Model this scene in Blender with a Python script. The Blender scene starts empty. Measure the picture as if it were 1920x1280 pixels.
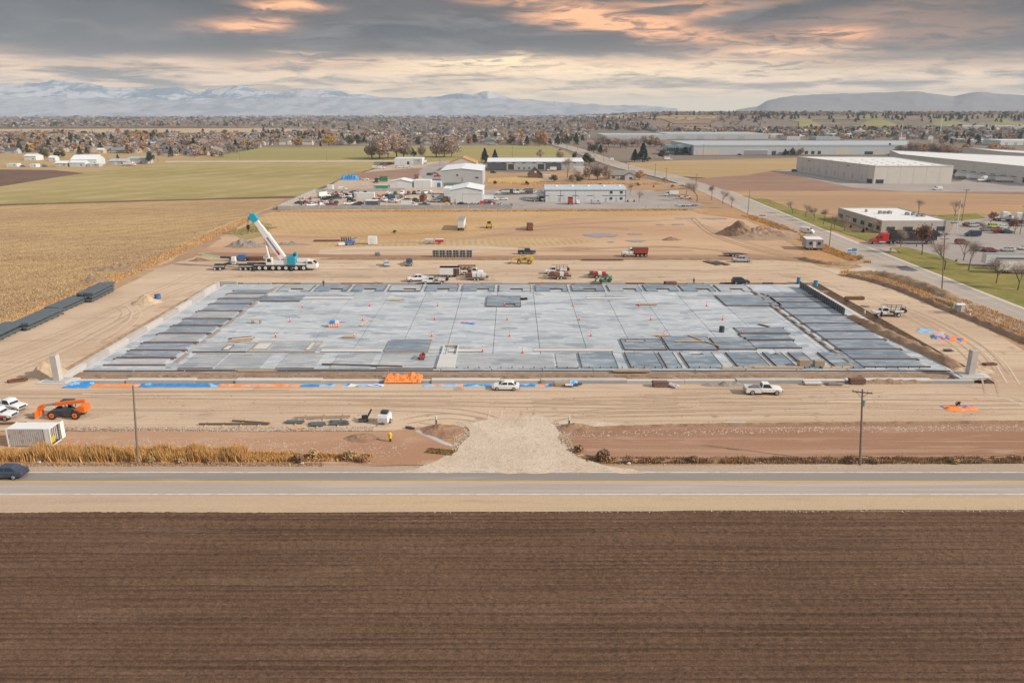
import bpy,bmesh,math,random
import numpy as np
from mathutils import Vector,Matrix,noise
from mathutils.geometry import tessellate_polygon
R = math.radians
rnd = random.Random(7)
scene = bpy.context.scene
COL = scene.collection
# ---------------------------------------------------------------- camera
CAM_H,PITCH,FPX = 45.0,R(16.7),1440.0
cam_d = bpy.data.cameras.new('camera'); cam = bpy.data.objects.new('camera',cam_d); COL.objects.link(cam)
cam.location = (0,0,CAM_H); cam.rotation_euler = (R(90) - PITCH,0,0)
cam_d.sensor_width = 36; cam_d.lens = 36 * FPX / 1920
cam_d.clip_start = 0.5; cam_d.clip_end = 40000
scene.camera = cam
# ---------------------------------------------------------------- view, world, sun
scene.view_settings.view_transform = 'Standard'; scene.view_settings.look = 'None'
scene.view_settings.gamma = 1; scene.view_settings.use_curve_mapping = False
scene.view_settings.exposure = 0.93
SUN_EL,SUN_AZ = R(29),R(108)            # azimuth clockwise from +Y: from the right, a little behind the camera
sun_d = bpy.data.lights.new('sun','SUN'); sun = bpy.data.objects.new('sun',sun_d); COL.objects.link(sun)
sun_d.energy = 2.7; sun_d.angle = R(1.5); sun_d.color = (1.0,0.90,0.79)
sdir = Vector((math.sin(SUN_AZ) * math.cos(SUN_EL),math.cos(SUN_AZ) * math.cos(SUN_EL),math.sin(SUN_EL)))
sun.rotation_euler = sdir.to_track_quat('Z','Y').to_euler()
scene.cycles.use_denoising = True
scene.cycles.max_bounces = 5; scene.cycles.diffuse_bounces = 2; scene.cycles.glossy_bounces = 2
scene.cycles.transmission_bounces = 2; scene.cycles.volume_bounces = 0; scene.cycles.transparent_max_bounces = 6
scene.cycles.caustics_reflective = False; scene.cycles.caustics_refractive = False
scene.cycles.use_adaptive_sampling = False
class NT:
 """a small helper to write node trees"""
 def __init__(s,tree): s.t = tree; s.n = tree.nodes; s.l = tree.links
 def node(s,ty,**kw):
  n = s.n.new(ty)
  for k,v in kw.items(): setattr(n,k,v)
  return n
 def put(s,sock,v):
  if v is None: return
  if hasattr(v,'is_output') or isinstance(v,bpy.types.NodeSocket): s.l.new(v,sock)
  else:
   if isinstance(v,tuple) and len(v) == 3 and sock.type == 'RGBA': v = (*v,1)
   sock.default_value = v
 def m(s,op,a,b=None,c=None,clamp=False):
  n = s.node('ShaderNodeMath',operation=op,use_clamp=clamp)
  s.put(n.inputs[0],a)
  if b is not None: s.put(n.inputs[1],b)
  if c is not None: s.put(n.inputs[2],c)
  return n.outputs[0]
 def mix(s,f,a,b,mode='MIX'):
  n = s.node('ShaderNodeMix',data_type='RGBA',blend_type=mode,clamp_factor=True)
  s.put(n.inputs[0],f); s.put(n.inputs[6],a); s.put(n.inputs[7],b)
  return n.outputs[2]
 def noise(s,vec,scale,detail=3,rough=.55,dist=0):
  n = s.node('ShaderNodeTexNoise'); s.put(n.inputs['Vector'],vec)
  n.inputs['Scale'].default_value = scale; n.inputs['Detail'].default_value = detail
  n.inputs['Roughness'].default_value = rough; n.inputs['Distortion'].default_value = dist
  return n.outputs[0]
 def step(s,v,a,b):
  n = s.node('ShaderNodeMapRange',interpolation_type='SMOOTHSTEP')
  s.put(n.inputs[0],v); n.inputs[1].default_value = a; n.inputs[2].default_value = b
  return n.outputs[0]
 def mapping(s,vec,scale=(1,1,1),rot=0,loc=(0,0,0)):
  n = s.node('ShaderNodeMapping'); s.put(n.inputs[0],vec)
  n.inputs['Scale'].default_value = scale; n.inputs['Rotation'].default_value = (0,0,rot); n.inputs['Location'].default_value = loc
  return n.outputs[0]
def px_dir(px,py):
 """direction of a picture point, as azimuth (clockwise from +Y) and elevation in radians"""
 dx,up = (px - 960) / FPX,(640 - py) / FPX
 fy = math.cos(PITCH) + up * math.sin(PITCH); fz = -math.sin(PITCH) + up * math.cos(PITCH)
 return math.atan2(dx,fy),math.atan2(fz,math.hypot(dx,fy))
world = bpy.data.worlds.new('World'); scene.world = world; world.use_nodes = True
def build_sky():
 T = NT(world.node_tree); T.n.clear()
 out = T.node('ShaderNodeOutputWorld'); bg = T.node('ShaderNodeBackground'); T.l.new(bg.outputs[0],out.inputs[0])
 tc = T.node('ShaderNodeTexCoord').outputs['Generated']
 nrm = T.node('ShaderNodeVectorMath',operation='NORMALIZE'); T.l.new(tc,nrm.inputs[0]); d = nrm.outputs[0]
 sp = T.node('ShaderNodeSeparateXYZ'); T.l.new(d,sp.inputs[0]); x,y,z = sp.outputs
 zp = T.m('MAXIMUM',z,0.0)
 k = T.m('ADD',zp,0.075)
 cv = T.node('ShaderNodeCombineXYZ'); T.put(cv.inputs[0],T.m('DIVIDE',x,k)); T.put(cv.inputs[1],T.m('DIVIDE',y,k)); cp = cv.outputs[0]
 n1 = T.noise(cp,0.42,6,.55,.7); n2 = T.noise(T.mapping(cp,loc=(7,3,2)),1.1,7,.6,.5); n3 = T.noise(T.mapping(cp,loc=(1,9,5)),3.0,6,.62,.9)
 az = T.m('ARCTAN2',x,y); el = T.m('ARCSINE',zp)
 # cloud deck, violet grey, darker to the right
 deck = T.mix(T.step(n1,.36,.64),(.003,.002,.003),(.050,.038,.040))
 deck = T.mix(T.m('MULTIPLY',T.step(n2,.48,.66),.75),deck,(.145,.118,.115))
 deck = T.mix(T.m('MULTIPLY',T.step(n3,.45,.7),.35),deck,(.045,.043,.05))
 # left part is paler
 deck = T.mix(T.m('MULTIPLY',T.step(az,-.15,-.75),.45),deck,(.16,.15,.155))
 # pale thin cloud beyond the deck near the horizon
 eln = T.m('ADD',el,T.m('MULTIPLY',T.m('SUBTRACT',n2,.5),.045))
 eln = T.m('ADD',eln,T.m('MULTIPLY',T.m('SUBTRACT',n1,.5),.05))
 low = T.step(eln,.070,.044)
 lowc = T.mix(T.step(n2,.38,.60),(.15,.115,.10),(1.3,.88,.52))
 lowc = T.mix(T.step(el,.034,.008),lowc,(.90,.74,.52))
 col = T.mix(low,deck,lowc)
 # breaks of salmon light in the deck: az, el, width, height (in picture points), slope, colour, strength
 sx = T.m('ADD',az,T.m('MULTIPLY',T.m('SUBTRACT',n2,.5),.16)); sy = T.m('ADD',el,T.m('MULTIPLY',T.m('SUBTRACT',n3,.5),.014))
 sy = T.m('ADD',sy,T.m('MULTIPLY',T.m('SUBTRACT',n2,.5),.026))
 salmon,peach,cream,rust = (1.05,.47,.19),(1.05,.62,.33),(1.5,1.08,.60),(.34,.17,.09)
 for px,py,w,h,sl,c,s in [(510,14,60,8,.0,salmon,1.1),(465,47,60,9,0,salmon,1.1),(1150,40,210,17,-.16,salmon,1.3),(1330,22,90,8,.1,salmon,.6),
   (1270,6,120,6,.0,salmon,.6),(1590,60,110,11,0,salmon,1.1),(1700,18,150,12,.05,rust,1.1),(1790,45,80,26,0,rust,1.5),(1460,96,130,9,0,peach,1.1),
   (930,120,200,13,0,cream,1.2),(1250,118,240,9,-.01,peach,1.1),(1120,135,320,13,0,cream,.9),(580,118,160,8,0,peach,.8),(560,98,60,5,0,peach,.55),
   (960,165,260,14,0,cream,.65),(300,125,220,6,0,peach,.4),(1450,140,300,9,0,cream,.45),(1700,118,220,7,-.03,peach,.45)]:
  a0,e0 = px_dir(px,py); wa,we = w / FPX,h / FPX
  da = T.m('SUBTRACT',sx,a0); de = T.m('SUBTRACT',T.m('SUBTRACT',sy,e0),T.m('MULTIPLY',da,sl))
  q = T.m('ADD',T.m('POWER',T.m('ABSOLUTE',T.m('DIVIDE',da,wa)),2.0),T.m('POWER',T.m('ABSOLUTE',T.m('DIVIDE',de,we)),2.0))
  g = T.m('MULTIPLY',T.m('EXPONENT',T.m('MULTIPLY',q,-1.0)),s)
  g = T.m('MULTIPLY',g,T.m('ADD',T.m('MULTIPLY',T.step(n3,.36,.58),.85),.2),clamp=True)
  col = T.mix(g,col,c)
 # the cloud is thickest towards the right
 col = T.mix(T.m('MULTIPLY',T.m('MULTIPLY',T.step(az,.30,.62),T.step(el,.05,.11)),.85),col,(.01,.008,.010))
 # thinner, lighter cloud higher up, where the day's light comes through
 hi = T.mix(T.step(n1,.3,.7),(.40,.40,.42),(.62,.60,.60))
 col = T.mix(T.step(el,.22,.75),col,hi)
 # clear air above the clouds shows through a little
 ns = T.node('ShaderNodeTexSky',sky_type='NISHITA'); ns.sun_disc = False; ns.sun_elevation = SUN_EL; ns.sun_rotation = SUN_AZ
 nsc = T.mix(1.0,ns.outputs[0],(.09,.09,.09),'MULTIPLY')
 col = T.mix(.08,col,nsc)
 T.l.new(col,bg.inputs[0]); bg.inputs[1].default_value = SKY_GAIN
SKY_GAIN = 0.80
build_sky()
# ---------------------------------------------------------------- geometry helpers
def G(px,py,z=0.0):
 """where the line of sight of a point of the 1920 x 1280 photograph meets height z"""
 a = math.atan((py - 640) / FPX) + PITCH
 D = (CAM_H - z) / math.tan(a); dep = D * math.cos(PITCH) + (CAM_H - z) * math.sin(PITCH)
 return Vector(((px - 960) / FPX * dep,D,z))
def S(v,a,b):
 t = min(1,max(0,(v - a) / (b - a))); return t * t * (3 - 2 * t)
def terrain(x,y):
 if y < 900: return 0.0
 h = 31 * S(y,1350,2350) * S(x / y,.03,.21)
 h += 6 * S(y,1500,3000) * (noise.noise((x / 500,y / 700,3)) * .5 + .2) * S(x / y,-.1,.2)
 return h
def GT(px,py):
 """as G, on the terrain"""
 z = 0
 for _ in range(6):
  p = G(px,py,z); z = z * .4 + .6 * terrain(p.x,p.y)
 return Vector((p.x,p.y,terrain(p.x,p.y)))
def tag(o,label=None,cat=None,group=None,kind=None):
 if label: o['label'] = label
 if cat: o['category'] = cat
 if group: o['group'] = group
 if kind: o['kind'] = kind
 return o
def link(name,data,parent=None,loc=None,rz=None):
 o = bpy.data.objects.new(name,data); COL.objects.link(o)
 if parent: o.parent = parent
 if loc is not None: o.location = loc
 if rz is not None: o.rotation_euler = (0,0,rz)
 return o
def empty(name,loc,rz=0.0,label=None,cat=None,group=None):
 o = link(name,None,None,loc,rz); o.empty_display_size = .3
 return tag(o,label,cat,group)
def children_of(o,idx={}):
 return list(o.children)
def copy_tree(o,parent=None):
 c = o.copy(); COL.objects.link(c)
 if parent: c.parent = parent
 for ch in o.children: copy_tree(ch,c)
 return c
class MB:
 """collects shapes, links them as one mesh object"""
 def __init__(s): s.v = []; s.f = []; s.m = []; s.mats = []
 def mi(s,mat):
  if mat not in s.mats: s.mats.append(mat)
  return s.mats.index(mat)
 def add(s,verts,faces,mat):
  b = len(s.v); s.v += [tuple(p) for p in verts]; s.f += [tuple(b + i for i in f) for f in faces]; s.m += [s.mi(mat)] * len(faces)
  return s
 def box(s,x0,x1,y0,y1,z0,z1,mat,M=None):
  v = [Vector(p) for p in ((x0,y0,z0),(x1,y0,z0),(x1,y1,z0),(x0,y1,z0),(x0,y0,z1),(x1,y0,z1),(x1,y1,z1),(x0,y1,z1))]
  if M: v = [M @ p for p in v]
  return s.add(v,[(3,2,1,0),(4,5,6,7),(0,1,5,4),(1,2,6,5),(2,3,7,6),(3,0,4,7)],mat)
 def bar(s,a,b,w,h,mat,up=(0,0,1)):
  a,b = Vector(a),Vector(b); d = b - a; L = d.length; d.normalize()
  u = Vector(up)
  if abs(d.dot(u)) > .98: u = Vector((1,0,0))
  r = d.cross(u).normalized(); u = r.cross(d)
  M = Matrix(((d.x,r.x,u.x,a.x),(d.y,r.y,u.y,a.y),(d.z,r.z,u.z,a.z),(0,0,0,1)))
  return s.box(0,L,-w / 2,w / 2,-h / 2,h / 2,mat,M)
 def tube(s,a,b,r0,r1,mat,n=8,cap=True):
  a,b = Vector(a),Vector(b); d = (b - a).normalized(); u = Vector((0,0,1)) if abs(d.z) < .95 else Vector((1,0,0))
  p = d.cross(u).normalized(); q = d.cross(p)
  v = []
  for c,r in ((a,r0),(b,r1)):
   for i in range(n):
    t = 2 * math.pi * i / n; v.append(c + (p * math.cos(t) + q * math.sin(t)) * r)
  f = [(i,(i + 1) % n,n + (i + 1) % n,n + i) for i in range(n)]
  if cap: f += [tuple(range(n - 1,-1,-1)),tuple(range(n,2 * n))]
  return s.add(v,f,mat)
 def prism(s,poly,a0,a1,mat,axis='y'):
  """poly in the plane across axis, pulled from a0 to a1"""
  def P(p,t): return {'y': (p[0],t,p[1]),'x': (t,p[0],p[1]),'z': (p[0],p[1],t)}[axis]
  n = len(poly); v = [P(p,a0) for p in poly] + [P(p,a1) for p in poly]
  f = [(i,(i + 1) % n,n + (i + 1) % n,n + i) for i in range(n)] + [tuple(range(n - 1,-1,-1)),tuple(range(n,2 * n))]
  return s.add(v,f,mat)
 def loft(s,rings,mat,cap=True):
  n = len(rings[0]); v = [p for r in rings for p in r]; f = []
  for k in range(len(rings) - 1):
   for i in range(n): f.append((k * n + i,k * n + (i + 1) % n,(k + 1) * n + (i + 1) % n,(k + 1) * n + i))
  if cap: f += [tuple(range(n - 1,-1,-1)),tuple((len(rings) - 1) * n + i for i in range(n))]
  return s.add(v,f,mat)
 def mesh(s,name,smooth=False,fix=True):
  me = bpy.data.meshes.new(name); me.from_pydata(s.v,[],s.f)
  for m in s.mats: me.materials.append(m)
  me.polygons.foreach_set('material_index',s.m)
  if fix and len(s.f) < 4000:
   bm = bmesh.new(); bm.from_mesh(me); bmesh.ops.recalc_face_normals(bm,faces=bm.faces); bm.to_mesh(me); bm.free()
  if smooth: me.polygons.foreach_set('use_smooth',[True] * len(me.polygons))
  me.update(); return me
 def build(s,name,parent=None,loc=None,rz=None,smooth=False,fix=True):
  return link(name,s.mesh(name,smooth,fix),parent,loc,rz)
def np_mesh(name,V,F,mats,mi=None,smooth=False):
 """fast mesh of triangles or quads from numpy arrays"""
 V = np.asarray(V,dtype=np.float32); F = np.asarray(F,dtype=np.int32); k = F.shape[1]
 me = bpy.data.meshes.new(name); me.vertices.add(len(V)); me.vertices.foreach_set('co',V.ravel())
 me.loops.add(F.size); me.loops.foreach_set('vertex_index',F.ravel())
 me.polygons.add(len(F)); me.polygons.foreach_set('loop_start',np.arange(0,F.size,k,dtype=np.int32))
 me.polygons.foreach_set('loop_total',np.full(len(F),k,dtype=np.int32))
 for m in mats: me.materials.append(m)
 if mi is not None: me.polygons.foreach_set('material_index',np.asarray(mi,dtype=np.int32))
 if smooth: me.polygons.foreach_set('use_smooth',np.ones(len(F),dtype=bool))
 me.update(calc_edges=True); return me
# ---------------------------------------------------------------- materials
MATS = {}
def pmat(name,col,rough=.6,metal=0,var=.12,scale=1.5,spec=.4,bump=0,objrand=0,dirt=None,emis=None):
 """paint, plastic, metal: base colour with a little grain and wear"""
 if name in MATS: return MATS[name]
 m = bpy.data.materials.new(name); m.use_nodes = True; T = NT(m.node_tree); b = T.n['Principled BSDF']
 tc = T.node('ShaderNodeTexCoord').outputs['Object']; nz = T.noise(tc,scale,4,.6)
 c = T.mix(nz,tuple(v * (1 - var) for v in col),tuple(min(1,v * (1 + var)) for v in col))
 if dirt:
  dn = T.noise(tc,dirt[1],5,.7); c = T.mix(T.m('MULTIPLY',T.step(dn,dirt[2],dirt[2] + .12),dirt[3]),c,dirt[0])
 if objrand:
  oi = T.node('ShaderNodeObjectInfo').outputs['Random']
  c = T.mix(1.0,c,T.mix(oi,(1 - objrand,) * 3,(1 + objrand * .6,) * 3),'MULTIPLY')
 T.put(b.inputs['Base Color'],c); b.inputs['Roughness'].default_value = rough; b.inputs['Metallic'].default_value = metal
 b.inputs['Specular IOR Level'].default_value = spec
 if bump:
  bp = T.node('ShaderNodeBump'); bp.inputs['Strength'].default_value = .5; bp.inputs['Distance'].default_value = bump
  T.put(bp.inputs['Height'],T.noise(tc,scale * 4,3)); T.l.new(bp.outputs[0],b.inputs['Normal'])
 MATS[name] = m; return m
def gmat(name,c1,c2,c3=None,big=.02,st=(1,1),rot=0,mid=.35,fine=6.0,fine_amt=.25,rows=None,bump=.05,track=None,spots=None,c3at=.6):
 """earth, fields, asphalt: c1/c2 mixed by large noise, c3 in streaks; rows = (period, angle, amount, colour)"""
 if name in MATS: return MATS[name]
 m = bpy.data.materials.new(name); m.use_nodes = True; T = NT(m.node_tree); b = T.n['Principled BSDF']
 tc = T.node('ShaderNodeTexCoord').outputs['Object']
 mp = T.mapping(tc,(st[0],st[1],1),rot)
 n1 = T.noise(mp,big,5,.6,.4); n2 = T.noise(mp,mid,4,.6,.3); n3 = T.noise(tc,fine,3,.7)
 c = T.mix(T.step(n1,.35,.65),c1,c2)
 if c3: c = T.mix(T.m('MULTIPLY',T.step(n2,c3at - .08,c3at + .12),.8),c,c3)
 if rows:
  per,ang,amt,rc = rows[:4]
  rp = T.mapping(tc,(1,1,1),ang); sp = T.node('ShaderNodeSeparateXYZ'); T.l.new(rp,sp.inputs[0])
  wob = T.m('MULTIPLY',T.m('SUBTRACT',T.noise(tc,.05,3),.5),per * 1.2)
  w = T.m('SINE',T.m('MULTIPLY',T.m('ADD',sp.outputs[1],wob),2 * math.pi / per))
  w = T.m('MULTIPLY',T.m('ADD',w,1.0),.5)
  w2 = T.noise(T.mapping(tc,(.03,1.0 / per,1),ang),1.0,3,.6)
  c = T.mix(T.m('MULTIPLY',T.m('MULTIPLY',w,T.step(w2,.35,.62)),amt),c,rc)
 if track:       # wheel tracks: long thin streaks, (angle, width, amount, colour)
  ta,tw,tam,tcol = track
  tn = T.noise(T.mapping(tc,(.012,1.0 / tw,1),ta),1.0,3,.65,.25)
  c = T.mix(T.m('MULTIPLY',T.step(tn,.53,.66),tam),c,tcol)
  tn2 = T.noise(T.mapping(tc,(.01,2.2 / tw,1),ta + .05,(3,9,1)),1.0,2,.6,.3)
  c = T.mix(T.m('MULTIPLY',T.step(tn2,.55,.68),tam * .7),c,tuple(min(1,v * 1.18) for v in c2))
 if spots:
  sn = T.noise(tc,spots[0],3,.5); c = T.mix(T.m('MULTIPLY',T.step(sn,spots[1],spots[1] + .06),.9),c,spots[2])
 f = T.m('ADD',T.m('MULTIPLY',T.m('SUBTRACT',n3,.5),fine_amt * 2),1.0)
 cc = T.node('ShaderNodeCombineColor'); [T.put(cc.inputs[i],f) for i in range(3)]
 c = T.mix(1.0,c,cc.outputs[0],'MULTIPLY')
 T.put(b.inputs['Base Color'],c); b.inputs['Roughness'].default_value = .95; b.inputs['Specular IOR Level'].default_value = .15
 if bump:
  bp = T.node('ShaderNodeBump'); bp.inputs['Strength'].default_value = .8; bp.inputs['Distance'].default_value = bump
  T.put(bp.inputs['Height'],T.m('ADD',T.m('MULTIPLY',n3,.5),T.m('MULTIPLY',n2,1.5))); T.l.new(bp.outputs[0],b.inputs['Normal'])
 MATS[name] = m; return m
_zc = 0
def ragged(pts,jit,step,seed):
 out = []; n = len(pts)
 for i in range(n):
  a,b = Vector(pts[i]).to_2d(),Vector(pts[(i + 1) % n]).to_2d(); L = (b - a).length
  k = max(1,min(60,int(L / step))); nn = Vector((-(b - a).y,(b - a).x)).normalized() if L > 0 else Vector((0,0))
  for j in range(k):
   p = a + (b - a) * (j / k)
   o = (noise.noise((p.x / step * .6,p.y / step * .6,seed)) + .5 * noise.noise((p.x / step * 1.7,p.y / step * 1.7,seed + 9))) * jit
   out.append(p + nn * o)
 return out
def sheet(name,pts,z,mat,jit=0,step=6,kind='structure',label=None,world=False,drape=False,hole=None):
 """a patch of ground: pts are picture points of the photograph (or world points) laid on the ground"""
 global _zc
 _zc += 1; z = z + .00083 * (_zc % 60) * (.3 if z < .03 else 1)
 P = [Vector((p[0],p[1])) if world else G(*p).to_2d() for p in pts]
 if jit: P = ragged(P,jit,step,len(name) * 1.7 + z)
 V = [Vector((p.x,p.y,z)) for p in P]
 loops = [V] + ([[Vector((x,y,z)) for x,y in hole]] if hole else [])
 tris = tessellate_polygon(loops); V = [v for l in loops for v in l]
 me = bpy.data.meshes.new(name); me.from_pydata([tuple(v) for v in V],[],[tuple(t) for t in tris]); me.materials.append(mat)
 bm = bmesh.new(); bm.from_mesh(me)
 for f in bm.faces:
  if f.normal.z < 0: f.normal_flip()
 if drape:
  bmesh.ops.triangulate(bm,faces=bm.faces)
  for _ in range(3): bmesh.ops.subdivide_edges(bm,edges=[e for e in bm.edges if e.calc_length() > 60],cuts=1,use_grid_fill=True)
  for v in bm.verts: v.co.z = terrain(v.co.x,v.co.y) + z
 bm.to_mesh(me); bm.free()
 o = link(name,me); tag(o,label,None,None,kind); return o
def line_sheet(name,pts,width,z,mat,jit=0,step=6):
 """a strip of constant width along world points"""
 P = [Vector(p[:2]) for p in pts]; Lf,Rt = [],[]
 for i,p in enumerate(P):
  d = (P[min(i + 1,len(P) - 1)] - P[max(i - 1,0)]).normalized(); n = Vector((-d.y,d.x)) * width / 2
  Lf.append(p + n); Rt.append(p - n)
 v = [(q.x,q.y,z) for q in Lf] + [(q.x,q.y,z) for q in Rt]; n = len(P)
 mb = MB(); mb.add(v,[(n + i,n + i + 1,i + 1,i) for i in range(n - 1)],mat)
 o = mb.build(name,fix=False); tag(o,None,None,None,'structure'); return o
# ================================================================ haze, ground, terrain
BEIGE,BEIGE2,BEIGE3 = (.445,.325,.225),(.555,.43,.31),(.36,.245,.16)
M_site = gmat('site_dirt',BEIGE,BEIGE2,BEIGE3,big=.03,st=(.35,1),mid=.16,c3at=.6,fine=3,fine_amt=.2,track=(.0,1.6,.7,(.37,.265,.18)),spots=(.25,.63,(.37,.275,.195)),bump=.03)
M_siteL = gmat('site_dirt_left',BEIGE,BEIGE2,(.50,.38,.27),big=.03,mid=.2,fine=3,fine_amt=.2,track=(-1.05,2.0,.7,(.41,.30,.21)),bump=.03)
M_brown = gmat('brown_soil',(.27,.15,.092),(.34,.20,.13),(.41,.27,.185),big=.05,st=(.2,1),mid=.5,fine=4,fine_amt=.2,track=(.0,1.0,.5,(.43,.29,.20)),bump=.06)
M_back = gmat('back_lot_dirt',(.44,.275,.165),(.54,.385,.25),(.32,.185,.11),big=.018,st=(.3,1),mid=.06,fine=2,fine_amt=.15,track=(.05,3,.4,(.35,.22,.14)),bump=.05)
M_oran = gmat('orange_stubble',(.46,.29,.13),(.52,.36,.19),(.33,.21,.12),big=.03,st=(.4,1),mid=.5,fine=3,fine_amt=.3,rows=(2.6,R(70),.35,(.33,.22,.14)),bump=.08)
M_stub = gmat('corn_stubble',(.45,.32,.155),(.36,.245,.13),(.53,.39,.21),big=.03,st=(.25,1),rot=-R(50),mid=.5,fine=1.6,fine_amt=.5,rows=(9.0,-R(52),.8,(.32,.20,.11)),bump=.1)
M_verge = gmat('dry_verge',(.48,.36,.20),(.38,.25,.14),(.56,.44,.27),big=.05,mid=.3,fine=2.5,fine_amt=.35,bump=.1)
M_green = gmat('green_field',(.285,.24,.09),(.35,.28,.125),(.40,.30,.145),big=.008,st=(.2,1),rot=-R(62),mid=.05,fine=1.0,fine_amt=.18,rows=(26,-R(62),.85,(.42,.325,.17)),bump=0)
M_green2 = gmat('far_green_field',(.27,.245,.085),(.32,.275,.105),(.38,.30,.15),big=.01,st=(.1,1),mid=.03,fine=.5,fine_amt=.12,rows=(30,0,.4,(.36,.28,.14)),bump=0)
M_dryf = gmat('dry_grass_field',(.43,.275,.15),(.37,.235,.14),(.48,.35,.20),big=.02,st=(.15,1),mid=.12,fine=1.5,fine_amt=.3,rows=(7,R(4),.4,(.30,.18,.11)),bump=.08)
M_tanf = gmat('tan_field',(.43,.30,.155),(.36,.25,.12),(.48,.35,.2),big=.012,st=(.15,1),rot=R(20),mid=.06,fine=.8,fine_amt=.15,rows=(16,R(24),.5,(.34,.25,.13)),bump=0)
M_plough = gmat('dark_ploughed',(.14,.085,.062),(.17,.105,.075),(.20,.13,.095),big=.02,mid=.2,fine=1,fine_amt=.2,bump=0)
M_mud = gmat('reddish_bare_earth',(.30,.19,.135),(.26,.155,.11),(.37,.26,.19),big=.02,st=(.3,1),mid=.1,fine=1.2,fine_amt=.2,bump=.05)
M_gravel = gmat('pale_gravel',(.49,.395,.30),(.57,.47,.37),(.39,.305,.225),big=.15,mid=.9,fine=4,fine_amt=.6,bump=.06)
M_asph = gmat('worn_asphalt',(.32,.275,.235),(.385,.335,.29),(.45,.39,.33),big=.03,st=(.12,1.2),mid=.3,fine=4,fine_amt=.1,track=(0,.9,.6,(.46,.41,.37)),bump=.01)
M_asphd = gmat('newer_asphalt',(.25,.225,.20),(.29,.26,.235),(.34,.30,.265),big=.05,st=(.1,1.2),mid=.3,fine=4,fine_amt=.1,bump=.01)
M_lot = gmat('parking_asphalt',(.31,.275,.25),(.37,.33,.30),(.27,.25,.24),big=.03,mid=.12,fine=2,fine_amt=.1,bump=.01)
M_yard = gmat('yard_gravel',(.44,.345,.25),(.50,.40,.30),(.36,.28,.21),big=.03,mid=.2,fine=2,fine_amt=.15,bump=.02)
M_conc = pmat('pale_concrete',(.50,.475,.44),.85,var=.15,scale=.6,spec=.2,dirt=((.36,.31,.26),.4,.55,.5))
M_kerb = pmat('kerb_concrete',(.55,.50,.44),.85,var=.12,scale=.4,spec=.2)
M_white_line = pmat('white_road_paint',(.56,.53,.49),.8,var=.2,scale=1.2,dirt=((.40,.36,.33),.8,.5,.7))
M_yel_line = pmat('yellow_road_paint',(.72,.43,.06),.8,var=.2,scale=.4,dirt=((.40,.33,.22),.5,.62,.5))
M_lawn = gmat('verge_lawn',(.17,.17,.045),(.25,.21,.065),(.33,.245,.10),big=.08,mid=.3,fine=3,fine_amt=.3,bump=.06)
M_town = gmat('town_ground',(.23,.175,.14),(.175,.15,.11),(.30,.24,.18),big=.004,mid=.02,fine=.3,fine_amt=.2,bump=0)
M_shoulder = gmat('sandy_shoulder',(.47,.355,.225),(.44,.33,.24),(.38,.28,.21),big=.05,st=(.12,1),mid=.6,fine=4,fine_amt=.2,track=(0,.8,.5,(.41,.31,.23)),bump=.03)
# base terrain: polar grid to the foot of the mountains
def base_terrain():
 rs = [0] + [40 * (1.075 ** i) for i in range(78)]; rs = [r for r in rs if r < 9800] + [9800]
 na = 240; V = []; F = []
 for r in rs[1:]:
  for i in range(na):
   t = 2 * math.pi * i / na; x,y = r * math.sin(t),r * math.cos(t)
   V.append((x,y,terrain(x,y) - .35 if r > 420 else -2.2))
 for k in range(len(rs) - 2):
  for i in range(na):
   j = (i + 1) % na; F.append((k * na + i,k * na + j,(k + 1) * na + j,(k + 1) * na + i))
 V = np.array(V); F = np.array(F)[:,::-1]
 o = link('ground',np_mesh('ground',V,F,[M_town],smooth=True)); tag(o,None,None,None,'structure')
base_terrain()
# near ground: one sheet with the excavation of the building left open
HX0,HX1,HY0,HY1 = -81.5,83.5,124.6,205.5
def near_ground():
 xs = [-420,HX0,HX1,420]; ys = [-120,HY0,HY1,470]; mb = MB()
 for i in range(3):
  for j in range(3):
   if i == 1 and j == 1: continue
   mb.add([(xs[i],ys[j],-.03),(xs[i + 1],ys[j],-.03),(xs[i + 1],ys[j + 1],-.03),(xs[i],ys[j + 1],-.03)],[(0,1,2,3)],M_dryf)
 o = mb.build('field_ground',fix=False); tag(o,None,None,None,'structure')
near_ground()
HOLE = [(HX0,HY0),(HX1,HY0),(HX1,HY1),(HX0,HY1)]
# ---- the building site and the land round it, each sheet a little above the one below
sheet('back_lot_ground',[(330,500),(440,425),(500,400),(560,392),(1300,390),(1400,405),(1480,440),(1530,470),(1600,500),(1500,520),(900,520),(400,520)],.004,M_back,.8,6)
sheet('orange_stubble_strip',[(505,398),(1290,390),(1330,394),(1290,403),(1060,410),(960,428),(870,446),(700,448),(600,444),(520,436),(470,440),(455,428),(478,408)],.012,M_oran,1.2,5)
sheet('stubble_rows',[(640,449),(700,450),(880,448),(1060,446),(1120,452),(1040,462),(900,464),(790,464),(640,462),(560,466)],.016,gmat('stubble_rows',(.46,.33,.17),(.50,.37,.21),(.40,.27,.15),big=.05,mid=.4,fine=2,fine_amt=.25,rows=(2.2,R(84),.6,(.34,.21,.12)),bump=.08),1.2,4)
sheet('green_weeds_patch',[(432,440),(450,424),(480,414),(510,420),(500,440),(460,450)],.020,gmat('weedy_ground',(.24,.22,.08),(.34,.27,.13),(.40,.28,.16),big=.1,mid=.3,fine=2,fine_amt=.3),1.5,4)
sheet('pale_scraped_strip',[(600,468),(700,462),(920,461),(1000,468),(880,474),(700,476),(600,478)],.024,gmat('scraped_pale',(.50,.38,.27),(.56,.44,.33),big=.05,st=(.3,1),fine=2,fine_amt=.2),1.0,4)
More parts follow.
